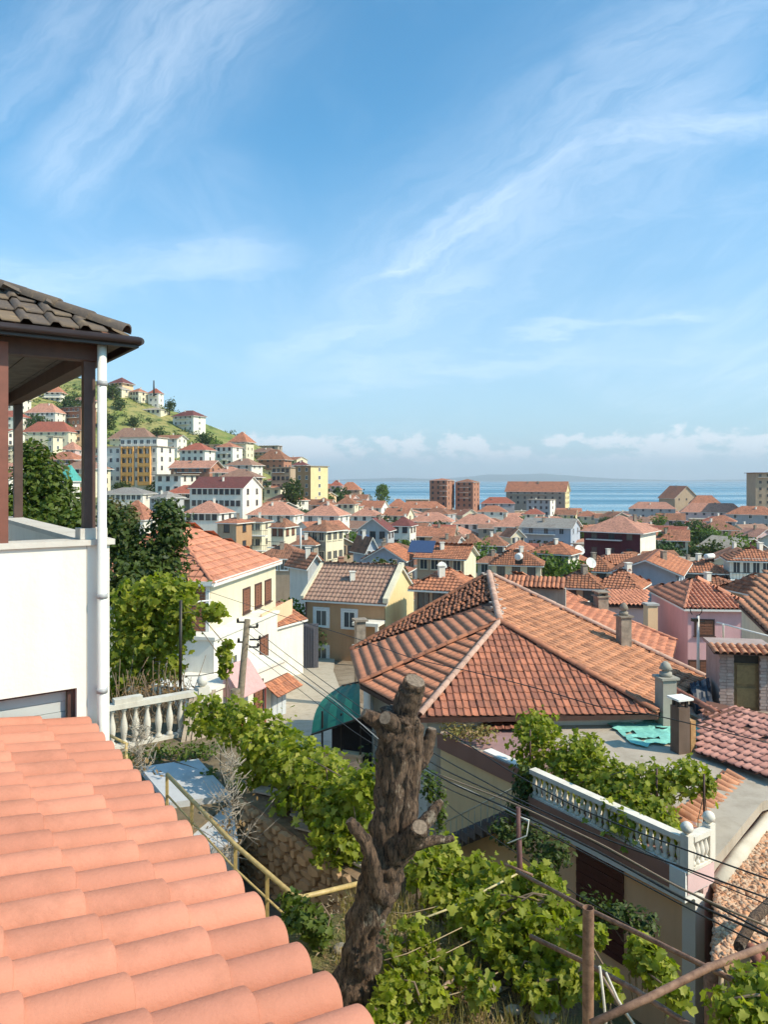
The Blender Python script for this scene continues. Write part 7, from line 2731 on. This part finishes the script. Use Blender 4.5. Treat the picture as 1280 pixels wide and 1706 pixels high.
def garden_plants():
    # the vine running along the retaining wall to the pruned tree
    vine('long sunlit grapevine along the top of the retaining wall beside the pruned tree',
         [blob(345, 1190, 13.2, 34), blob(400, 1205, 13.0, 50, 40), blob(450, 1240, 12.4, 52, 46), blob(500, 1275, 11.6, 56, 52), blob(540, 1310, 10.9, 55, 60), blob(585, 1340, 10.2, 52, 50),
          blob(560, 1390, 10.0, 48, 48), blob(500, 1330, 11.4, 50, 45), blob(430, 1285, 12.4, 40, 34), blob(610, 1310, 9.8, 30, 36), blob(545, 1345, 10.4, 50, 40), blob(590, 1420, 9.8, 26, 30)],
         4300, .098, P(470, 1400, 11.3), 300, 11, nst=22)
    # trellis vine at the left above the balustrade
    vine('tall leafy trellis vine above the old balustrade beside the pavilion',
         [blob(230, 1010, 18, 46), blob(285, 990, 18, 46, 30), blob(300, 1035, 17.5, 24, 40), blob(215, 1080, 18, 40, 50), blob(265, 1060, 18, 50, 44), blob(356, 1020, 17, 22, 16), blob(375, 1095, 16.5, 13, 34),
          blob(240, 1120, 18, 40, 20), blob(196, 1140, 18, 16, 30),  blob(290, 1110, 17.2, 16, 24)],
         4600, .125, Vector((-5.8, 17.6, -5.3)), 200, 12, nst=26)
    m = MB()
    m.tube([P(300, 1165, 16.8), P(301, 1000, 16.8)], .035, 8)
    tag(m.build('vine_post', iron), 'thin dark iron post holding the tall trellis vine', 'post')
    # dry undergrowth below it
    t = thing('dry_shrub', 'tangle of dry brown twigs behind the old balustrade', 'shrub', P(250, 1200, 16.4))
    rng = random.Random(3)
    sts = []
    for i in range(70):
        a = P(rng.uniform(190, 320), 1195, rng.uniform(15.6, 17.5)); a.z = -5.3
        b = a + Vector((rng.uniform(-.5, .5), rng.uniform(-.3, .3), rng.uniform(.5, 1.35)))
        sts.append([a, (a + b) / 2 + Vector((rng.uniform(-.12, .12), 0, 0)), b])
    stems(t, sts, .010, 'twigs')
    leaves('dead_leaves', leafmat('leaf_dead', (.20, .12, .05), (.30, .18, .08), None, .1), t, [blob(230, 1150, 16.8, 40, 26), blob(290, 1150, 16.8, 36, 26)], 500, .07, 'oval', seed=4, shell=.1)
    # dark tree mass behind the vines, and the one behind the pavilion
    def leafy(label, blobs, n, size, mat, base, seed, grp='trees beside the pavilion'):
        t_ = thing('tree', label, 'tree', base, grp)
        leaves('crown', mat, t_, blobs, n, size, 'oval', seed=seed, shell=.35)
        mm = MB()
        top = blobs[0][0]
        b_ = Vector(base)
        mm.tube([b_ - ZZ * .5, b_.lerp(top, .5) + Vector((.1, 0, 0)), top], [.16, .12, .06], 8)
        for q in blobs[1:5]:
            mm.tube([b_.lerp(top, .45), (b_.lerp(top, .45) + q[0]) / 2 + ZZ * .1, q[0]], [.08, .05, .02], 6)
        mm.build('trunk', BARK, t_)
        return t_
    leafy('dark leafy tree between the pavilion wall and the salmon-roofed house', [blob(245, 930, 27, 46, 50), blob(285, 880, 27, 34, 40), blob(200, 900, 27, 34, 50), blob(225, 960, 26, 46, 40), blob(280, 950, 27, 34, 40), blob(180, 870, 27, 22, 30), blob(275, 850, 27, 22, 20), blob(205, 985, 25, 36, 40)],
          6500, .20, L_DARK, Vector((-8.6, 26.5, -9.5)), 21)
    leafy('tree with reddish tips just right of the white drainpipe', [blob(200, 880, 30, 24, 30), blob(185, 850, 30, 18, 20), blob(215, 860, 30, 16, 22)], 1500, .20, leafmat('leaf_reddish', (.09, .12, .03), (.17, .13, .05), (.30, .13, .06), .25), Vector((-10.8, 30, -10)), 22)
    leafy('leafy green tree seen through the pavilion posts', [blob(70, 800, 24, 44, 44), blob(55, 760, 24, 26, 28), blob(100, 840, 24, 40, 34), blob(40, 830, 24, 34, 44), blob(120, 870, 23, 30, 24), blob(75, 870, 23, 44, 30), blob(20, 860, 23, 24, 40)],
          5500, .17, L_TREE, Vector((-11.2, 24, -6)), 23)
    # terrace vine
    vine('round sunlit grapevine draped over the balustraded roof terrace',
         [blob(895, 1212, 18.6, 38, 28), blob(892, 1255, 18.4, 40, 40), blob(990, 1330, 16.6, 50, 34), blob(1060, 1365, 15.4, 60, 40), blob(940, 1300, 17.2, 40, 30), blob(1125, 1400, 14.4, 14, 26), blob(950, 1262, 17.6, 40, 34), blob(1000, 1290, 16.8, 42, 36), blob(1050, 1310, 16.2, 44, 34), blob(1100, 1305, 16.0, 44, 32), blob(1150, 1295, 15.8, 36, 26),
          blob(1080, 1355, 15.4, 46, 34), blob(1030, 1335, 16.0, 40, 30), blob(1110, 1380, 15.0, 26, 24), blob(980, 1245, 17.6, 30, 22), blob(1180, 1310, 15.6, 14, 20)],
         5200, .115, P(1060, 1400, 16.0), 290, 14, nst=22)
    m = MB()
    for (px, py, Y) in ((1174, 1395, 15.3), (884, 1330, 18.0), (1095, 1400, 15.6)):
        m = MB(); b_ = P(px, py, Y); b_.z = DZ + .01
        m.tube([b_, b_ + ZZ * 1.25], .022, 7)
        tag(m.build('vine_post', dark_wood), {1174: 'dark post at the right end of the terrace vine', 884: 'dark post at the far left end of the terrace vine', 1095: 'dark post inside the middle of the terrace vine'}[px], 'post')
    # weeds on the terrace edge and in gaps
    leafy2 = [('dry yellowish weeds growing on the terrace edge beside the white wall', [blob(760, 1218, 21.0, 30, 12), blob(800, 1222, 20.5, 34, 12)], 700, .09, leafmat('leaf_dry', (.22, .20, .05), (.32, .20, .07), None, .2), P(780, 1235, 20.8)),
              ('ivy hanging from the balustrade end against the yellow wall', [blob(875, 1310, 17.4, 22, 40), blob(860, 1350, 17.2, 16, 20)], 700, .11, L_DARK, P(870, 1390, 17.2)),
              ('dark creeper on the peach wall left of the maroon door', [blob(880, 1395, 15.8, 40, 26), blob(925, 1420, 15.2, 30, 30), blob(840, 1385, 16.2, 24, 22), blob(905, 1450, 15.0, 24, 26)], 1300, .10, L_DARK, P(890, 1480, 15.4)),
              ('spiky dark plants at the foot of the peach wall', [blob(1070, 1540, 13.2, 30, 24), blob(1030, 1525, 13.4, 30, 26), blob(990, 1510, 13.6, 24, 30)], 700, .10, L_DARK, P(1040, 1570, 13.2)),
              ('straggly weeds along the path edge between balustrade and concrete slab', [blob(215, 1262, 13.6, 30, 10), blob(330, 1250, 14.2, 40, 10), blob(270, 1252, 14.2, 40, 8), blob(350, 1290, 13.2, 14, 16)], 800, .075, L_TREE, P(270, 1262, 13.9)),
              ('thin green creeper on the white corner behind the pruned tree', [blob(715, 1310, 17, 16, 30), blob(735, 1350, 16.5, 10, 60)], 500, .10, L_TREE, P(725, 1400, 16.8))]
    for i, (lab, bl, n, s, mt, bs) in enumerate(leafy2):
        t_ = thing('creeper' if 'creeper' in lab or 'ivy' in lab else 'weeds', lab, 'plant', bs)
        leaves('foliage', mt, t_, bl, n, s, 'oval', seed=50 + i, shell=.1)
        stems(t_, [[Vector(bs), (Vector(bs) + q[0]) / 2 + Vector((.05, 0, 0)), q[0]] for q in bl], .01)
    # near garden vines
    vine('hanging grapevine on the wires right behind the pruned tree',
         [blob(705, 1450, 8.9, 34, 30), blob(735, 1430, 9.2, 40, 34), blob(770, 1470, 8.8, 36, 36), blob(740, 1500, 8.6, 40, 30), blob(800, 1450, 9.0, 30, 26)], 1300, .080, P(740, 1600, 8.7), 160, 31, nst=12, hang=.9)
    vine('vine with drooping pale young leaves in the middle of the garden wires',
         [blob(800, 1520, 8.0, 40, 40), blob(850, 1480, 8.4, 44, 36), blob(870, 1540, 7.8, 44, 44), blob(820, 1570, 7.6, 30, 30), blob(780, 1540, 8.2, 40, 40), blob(850, 1590, 7.5, 36, 30), blob(900, 1560, 7.5, 36, 36), blob(905, 1470, 8.2, 30, 24), blob(930, 1510, 7.8, 26, 26)], 1900, .082, P(860, 1680, 7.9), 170, 32, nst=12, hang=.9)
    vine('low leafy vine shoots left of the rusty trellis post',
         [blob(920, 1600, 7.4, 44, 34), blob(960, 1560, 7.2, 26, 26), blob(900, 1650, 7.0, 36, 24), blob(950, 1640, 7.0, 28, 26), blob(1010, 1640, 6.6, 26, 30), blob(885, 1620, 7.3, 30, 26), blob(995, 1560, 7.0, 16, 20)], 1100, .074, P(930, 1700, 7.2), 120, 33, nst=9, hang=.8)
    vine('vine shoots hanging between the rusty post and the stone pier',
         [blob(1075, 1580, 6.8, 26, 20), blob(1100, 1620, 6.6, 32, 30), blob(1060, 1600, 6.8, 18, 20), blob(1125, 1660, 6.2, 26, 22)], 420, .075, P(1090, 1690, 6.5), 110, 34, nst=8, hang=.9)
    vine('bright vine corner at the lower right frame edge',
         [blob(1260, 1640, 5.0, 44, 34), blob(1230, 1690, 4.8, 46, 34), blob(1290, 1690, 4.8, 44, 50), blob(1300, 1620, 5.2, 30, 30)], 620, .060, P(1250, 1760, 4.9), 150, 35, nst=8)
    vine('small bright shoots growing at the lower end of the yellow railing',
         [blob(500, 1530, 8.0, 34, 26), blob(530, 1550, 7.9, 26, 30), blob(485, 1500, 8.3, 20, 16)], 420, .068, P(505, 1600, 8.0), 60, 36, nst=5, mat=L_TREE)
    vine('bright ground vine at the bottom beside the roof edge',
         [blob(655, 1650, 6.9, 34, 26), blob(720, 1660, 6.9, 30, 22), blob(690, 1610, 7.2, 22, 18), blob(640, 1690, 6.7, 30, 24), blob(690, 1690, 6.8, 26, 18), blob(655, 1600, 7.4, 16, 14)], 700, .066, P(655, 1720, 6.8), 90, 37, nst=5)
    vine('scattered pale vine shoots spreading low over the soil patch',
         [blob(685, 1540, 7.6, 22, 12), blob(760, 1610, 7.4, 34, 22), blob(800, 1650, 7.0, 30, 24), blob(700, 1570, 7.6, 24, 16), blob(725, 1600, 7.4, 16, 24), blob(660, 1570, 7.6, 10, 14)], 420, .080, P(690, 1640, 7.5), 40, 38, nst=5, shell=.1)
    # dry grey shrubs
    for k, (lab, px, pyb, Y, h, w_, n) in enumerate((('bare grey shrub with forked twigs beside the yellow railing', 385, 1440, 10.6, 1.75, .50, 80), ('leafless brown shrub at the roof edge below the balustrade', 232, 1300, 10.4, .85, .35, 50))):
        b_ = P(px, pyb, Y)
        t_ = thing('dry_shrub', lab, 'shrub', b_)
        rng = random.Random(k + 9)
        sts = [[b_, b_ + ZZ * h * .5 + Vector((.03, 0, 0)), b_ + ZZ * h]]
        for i in range(n):
            kz = rng.uniform(.05, .9) ** 1.2
            a_ = b_ + ZZ * h * kz + Vector((rng.uniform(-.05, .05), rng.uniform(-.05, .05), 0))
            an = rng.uniform(0, 6.28)
            l_ = w_ * (1.25 - kz) * rng.uniform(.25, 1.1)
            e_ = a_ + Vector((math.cos(an) * l_, math.sin(an) * l_, rng.uniform(-.15, 1.2) * l_))
            md = (a_ + e_) / 2 + Vector((rng.uniform(-.06, .06), rng.uniform(-.06, .06), rng.uniform(-.05, .05)))
            sts.append([a_, md, e_])
            for _ in range(2):
                sts.append([md, md + Vector((rng.uniform(-.16, .16), rng.uniform(-.16, .16), rng.uniform(-.05, .2)))])
        stems(t_, sts, .0045, 'twigs', simple('twig_grey', (.36, .31, .25) if k == 0 else (.26, .17, .10), .9, var=.3))
        leaves('dead_leaves', leafmat('leaf_dead', (.20, .12, .05), (.30, .18, .08), None, .1), t_, [(b_ + ZZ * h * .3, w_ * .9, w_ * .9, h * .25)], 120, .05, 'oval', seed=4, shell=.1)
garden_plants()

# ------------------------------------------------------------------ garden floor litter, trellis, wires
def garden_bits():
    # leaf litter and dry grass: nobody could count it
    rs = np.random.RandomState(3)
    n = 9000
    xs_ = rs.uniform(-.7, 3.6, n); ys_ = rs.uniform(5.2, 9.3, n)
    zs_ = np.array([ground(a, b) + 0.10 * mnoise.noise(Vector((a * .9, b * .9, 0))) for a, b in zip(xs_, ys_)])
    v_, f_, rn = [], [], []
    for i in range(n):
        c_ = Vector((xs_[i], ys_[i], zs_[i]))
        s_ = rs.uniform(.02, .05)
        d1 = Vector(rs.normal(size=3)) ; d1.z *= .4; d1.normalize()
        d2 = Vector(rs.normal(size=3)); d2.z *= .4; d2.normalize()
        k0 = len(v_)
        z_ = ZZ * rs.uniform(.01, .07)
        v_ += [tuple(c_ + z_ - d1 * s_), tuple(c_ + z_ + d2 * s_ * .5), tuple(c_ + z_ + d1 * s_)]
        f_.append((k0, k0 + 1, k0 + 2)); rn.append(rs.rand())
    lm = leafmat('litter', (.16, .09, .04), (.42, .30, .18), (.55, .46, .34), .05, .5)
    tag(link('leaf_litter', np_mesh('leaf_litter', np.array(v_), np.array(f_), lm, rn)), kind='stuff')
    v_, f_, rn = [], [], []
    for i in range(7000):
        cl = rs.rand()
        x_ = rs.uniform(-.5, 3.2); y_ = rs.uniform(5.8, 8.9)
        if mnoise.noise(Vector((x_ * 1.1, y_ * 1.1, 7))) < -.05:
            continue
        z_ = ground(x_, y_)
        h_ = rs.uniform(.08, .30)
        an = rs.uniform(0, 6.28)
        w_ = .006
        lean = Vector((rs.normal() * .06, rs.normal() * .06, h_))
        b_ = Vector((x_, y_, z_))
        sd = Vector((math.cos(an) * w_, math.sin(an) * w_, 0))
        k0 = len(v_)
        v_ += [tuple(b_ - sd), tuple(b_ + sd), tuple(b_ + lean)]
        f_.append((k0, k0 + 1, k0 + 2)); rn.append(rs.rand())
    gm = leafmat('dry_grass', (.30, .22, .08), (.42, .32, .13), (.20, .26, .05), .3, .5)
    tag(link('dry_grass', np_mesh('dry_grass', np.array(v_), np.array(f_), gm, rn)), kind='stuff')
    # fallen branches
    for lab, pts, r_ in (('long pale fallen branch across the bare soil', [(668, 1720, 6.6), (700, 1680, 6.9), (735, 1650, 7.1), (766, 1622, 7.3)], .022),
                         ('short forked stick above the long fallen branch', [(722, 1600, 7.4), (748, 1628, 7.3)], .014),
                         ('thin stick leaning low near the rusty trellis post', [(1000, 1620, 6.4), (1030, 1670, 6.1), (1062, 1715, 5.9)], .013)):
        m = MB(); m.tube([P(*p) for p in pts], r_, 8, nz=.3, seed=2)
        tag(m.build('branch', simple('branch_pale', (.36, .24, .16), .9, var=.3)), lab, 'branch')
    rng = random.Random(12)
    stones = ['rounded grey stone by the young vine, bottom of the garden', 'flat pale stone half in leaf litter near the lower wall', 'small rust-brown stone next to the fallen branch',
              'squarish stone under the drooping vine', 'white-topped boulder at the right of the bare soil']
    for i, (lab, px, py, Y, s_) in enumerate(zip(stones, (905, 860, 745, 820, 575), (1690, 1672, 1660, 1640, 1590), (6.9, 7.0, 7.2, 7.3, 7.9), (.10, .07, .05, .07, .10))):
        m = MB()
        c_ = P(px, py, Y)
        c_.z = ground(c_.x, c_.y) + s_ * .3
        prof = [(.3, -.5), (.8, -.3), (1.0, 0), (.85, .35), (.4, .6), (.05, .66)]
        m.lathe((0, 0, 0), [(a * s_, b * s_) for a, b in prof], 9)
        for k, v in enumerate(m.v):
            m.v[k] = c_ + Vector((v.x * 1.3, v.y, v.z * .8)) * (1 + .35 * mnoise.noise(v * 9 + Vector((i, 0, 0))))
        tag(m.build('stone', simple('stone_garden', (.36, .30, .23), .95, var=.35, scale=10)), lab, 'stone', 'stones in the garden')
    rusty = NT('rusty_pipe')
    p = rusty.pos()
    nn = rusty.noise(p, 14, 6, .7)
    rusty.l(rusty.mix(rusty.ramp(nn, .35, .65), (.13, .065, .04, 1), (.30, .17, .11, 1)), rusty.bsdf.inputs['Base Color'])
    rusty.bsdf.inputs['Roughness'].default_value = .75
    rusty.bump(nn, .4, .01)
    rust = rusty.mat
    # main post, open tube
    pb = P(980, 1800, 5.7)
    pt = P(981, 1512, 5.7)
    t = thing('trellis_post', 'thick rusty upright tube of the vine trellis, open at the top', 'post', pb)
    m = MB()
    r_ = .043
    m.tube([pb, pt], r_, 18, cap=False)
    m.tube([pt, pb], r_ * .86, 18, cap=False)
    k = 18
    ang = [6.283 * i / k for i in range(k)]
    for i in range(k):
        j = (i + 1) % k
        c1, c2 = [Vector((math.cos(ang[q]), math.sin(ang[q]), 0)) for q in (i, j)]
        m.face([pt + c1 * r_, pt + c2 * r_, pt + c2 * r_ * .86, pt + c1 * r_ * .86])
    m.build('tube', rust, t)
    def pipe(lab, pts, rad, mat=rust, name='trellis_pipe', cat='pipe', nz=0):
        mm = MB()
        mm.tube([P(*q) for q in pts], rad, 10, nz=nz, seed=5)
        return tag(mm.build(name, mat), lab, cat)
    pipe('long rusty rail running from the garden to the stone pier', [(862, 1452, 8.0), (975, 1512, 6.6), (1085, 1565, 5.9), (1180, 1612, 5.4), (1320, 1680, 4.9)], .020)
    pipe('cross rail climbing from the bottom to the right frame edge', [(985, 1706, 4.9), (1080, 1663, 5.0), (1182, 1612, 5.2), (1320, 1560, 5.6)], .026)
    pipe('lower dark rail passing behind the thick rusty tube', [(885, 1560, 7.0), (968, 1600, 6.3), (1060, 1650, 5.7), (1160, 1715, 5.2)], .022)
    pipe('short horizontal arm on the tall dark stake', [(842, 1440, 8.2), (888, 1458, 8.0)], .014)
    t = thing('vine_stake', 'tall dark stake standing behind the garden vines', 'post', P(868, 1610, 8.4))
    m = MB()
    m.tube([P(874, 1640, 8.4), P(868, 1480, 8.4), P(864, 1345, 8.4)], [.05, .035, .026], 9, nz=.15, seed=4)
    m.build('stake', simple('stake_brown', (.12, .05, .045), .7, var=.3), t)
    m = MB()
    m.tube([P(864, 1360, 8.4), P(882, 1366, 8.35), P(878, 1392, 8.35), P(846, 1405, 8.4)], .007, 6)
    m.build('wire_loop', trim_white, t)
    # stone pier / second post at the right
    t = thing('trellis_post', 'weathered wooden post with flaking pale side at the crossing of the rails', 'post', P(1190, 1760, 5.4))
    m = MB()
    m.tube([P(1188, 1800, 5.4), P(1190, 1700, 5.4), P(1188, 1612, 5.4)], [.065, .062, .058], 14, nz=.2, seed=9)
    m.build('post_shaft', rust, t)
    m = MB()
    m.tube([P(1200, 1760, 5.33), P(1203, 1618, 5.33)], .018, 7, nz=.3)
    m.build('flaking_strip', simple('flake_pale', (.50, .40, .30), .9, var=.3), t)
    for i, (lab, pts) in enumerate((('pale cord tied from the thick tube down to the left', [(1000, 1610, 5.6), (1006, 1660, 5.6), (1012, 1720, 5.5)]), ('bent white stick leaning on the thick tube', [(1010, 1620, 5.8), (1030, 1665, 5.7), (1065, 1720, 5.6)]))):
        pipe(lab, pts, .010, simple('cord_pale', (.60, .55, .48), .8), 'cord', 'cord')
    # vine training wires
    wm = simple('wire_rust', (.34, .25, .14), .6, var=.2)
    for i, (lab, a, b) in enumerate((('bamboo cane slanting up through the garden vines', (690, 1536, 7.8), (870, 1452, 8.3)), ('second thin cane just under the bamboo cane', (655, 1520, 8.2), (730, 1510, 8.2)),
                                     ('upper low training wire over the bare soil', (640, 1600, 7.3), (770, 1545, 7.7)), ('lower training wire over the bare soil', (650, 1625, 7.1), (800, 1560, 7.6)),
                                     ('lowest training wire near the stones', (740, 1660, 6.9), (830, 1620, 7.2)))):
        pipe(lab, [a, (lerp(a[0], b[0], .3), lerp(a[1], b[1], .3) + 5, lerp(a[2], b[2], .3)), (lerp(a[0], b[0], .65), lerp(a[1], b[1], .65) + 3, lerp(a[2], b[2], .65)), b], .011 if i == 0 else .005, wm if i else simple('cane', (.50, .42, .22), .7), 'cane' if i < 2 else 'wire', 'cane' if i < 2 else 'wire')
    # utility pole on the left with a stub beside it
    b_, tp = P(394, 1235, 30), P(412, 1032, 30)
    t = thing('utility_pole', 'leaning wooden utility pole carrying the cables beside the white houses', 'pole', b_)
    pole = simple('pole_wood', (.20, .16, .11), .9, var=.3)
    m = MB(); m.tube([b_ - ZZ * 3, b_, tp], [.17, .16, .12], 10); m.build('shaft', pole, t)
    m = MB(); b2 = P(391, 1235, 29.7); m.tube([b2 - ZZ * 3, P(392, 1148, 29.7)], .19, 10); m.build('stub', pole, t)
    m = MB()
    for (dx, dz) in ((-.22, -.1), (.24, -.3), (-.2, -.9), (.26, -1.1), (.3, -.8)):
        m.cbox(tp + Vector((dx, -.05, dz)), .4, .06, .06)
        m.lathe(tp + Vector((dx * 1.7, -.05, dz + .02)), [(.04, 0), (.06, .05), (.04, .12), (.02, .15)], 8)
    m.build('insulator', iron, t)
    # lamp arm on the corner of the salmon-roofed house
    m = MB()
    c_ = P(352, 1000, 39.0)
    m.tube([c_, c_ + Vector((-.5, -.5, .02)), c_ + Vector((-1.0, -.9, -.12))], .04, 7)
    m.tube([c_ + Vector((-.95, -.85, -.12)), c_ + Vector((-1.5, -1.3, -.25))], [.09, .12], 8)
    tag(m.build('wall_lamp', trim_white), 'white street lamp arm on the near corner of the salmon-roofed house', 'street lamp')

    # overhead cables
    def cable(lab, pts, r_, mat=None, grp='overhead cables crossing the view'):
        q = [P(*p_) for p_ in pts]
        out = []
        for i in range(len(q) - 1):
            for s in range(8):
                k_ = s / 8
                out.append(q[i].lerp(q[i + 1], k_))
        out.append(q[-1])
        sm = out[:]
        for _ in range(3):
            sm = [sm[0]] + [(sm[i - 1] + sm[i] * 2 + sm[i + 1]) / 4 for i in range(1, len(sm) - 1)] + [sm[-1]]
        mm = MB(); mm.tube(sm, r_ * .8, 6)
        tag(mm.build('cable', mat or iron), lab, 'cable', grp)
    lc = simple('cable_light', (.62, .58, .50), .6, var=.08)
    bc = simple('cable_brown', (.30, .20, .12), .6, var=.1)
    cable('topmost dark cable passing over the front slope of the large roof', [(345, 985, 39), (450, 1020, 31), (590, 1062, 24), (690, 1098, 20.5), (800, 1122, 18), (900, 1148, 16.5), (1000, 1178, 15.5), (1100, 1193, 15), (1290, 1240, 14)], .014)
    cable('dark cable from the pole top running past the green awning', [(414, 1040, 30), (480, 1092, 25), (560, 1150, 20), (640, 1205, 16.5), (745, 1268, 13.5), (850, 1325, 11.6), (1000, 1395, 10), (1290, 1500, 8.4)], .013)
    cable('second dark cable close below the first pole cable', [(412, 1055, 30), (480, 1105, 25), (560, 1165, 20), (640, 1222, 16.5), (740, 1283, 13.5), (880, 1345, 11.2), (1060, 1440, 9.4), (1290, 1560, 7.8)], .014)
    cable('thick black bundled cable crossing before the balustraded house', [(410, 1072, 30), (500, 1130, 24), (600, 1205, 18), (740, 1300, 13), (860, 1352, 11), (1000, 1420, 9.4), (1140, 1498, 8.3), (1310, 1572, 7.4)], .017)
    cable('dark cable running just under the thick bundle', [(410, 1080, 30), (500, 1150, 24), (590, 1220, 18.5), (740, 1312, 13.2), (870, 1366, 11), (1010, 1440, 9.4), (1160, 1520, 8.2), (1300, 1590, 7.4)], .011)
    cable('brown cable above the thick bundle on the right', [(730, 1290, 13.4), (860, 1340, 11.2), (1000, 1405, 9.6), (1130, 1478, 8.4), (1200, 1510, 7.9), (1310, 1556, 7.4)], .016, bc)
    cable('single pale cable stretched before the green awning', [(424, 1080, 29), (500, 1130, 23.5), (560, 1168, 20), (640, 1240, 16), (720, 1290, 13.5), (800, 1325, 12), (880, 1368, 10.8)], .012, lc)
    cable('dark cable over the terrace vine to the right edge', [(740, 1215, 15.5), (850, 1285, 13.2), (960, 1345, 11.6), (1060, 1385, 10.6), (1160, 1422, 9.8), (1310, 1475, 9)], .013)
    cable('thin low cable slanting across the yellow wall', [(600, 1210, 17), (700, 1300, 14), (760, 1352, 12.6), (830, 1400, 11.6), (960, 1490, 9.6), (1080, 1560, 8.4)], .008)
    cable('thin cable from the terrace corner to the right edge', [(1000, 1378, 12.4), (1120, 1440, 10.6), (1310, 1520, 9.2)], .009)
garden_bits()
for _o in bpy.data.objects:
    if _o.get('label') and len(_o['label'].split()) > 16:
        print('LONG', _o['label'])
print('HOUSES', len(HOUSES), 'OBJECTS', len(bpy.data.objects), 'TRIS', sum(len(m_.polygons) for m_ in bpy.data.meshes))
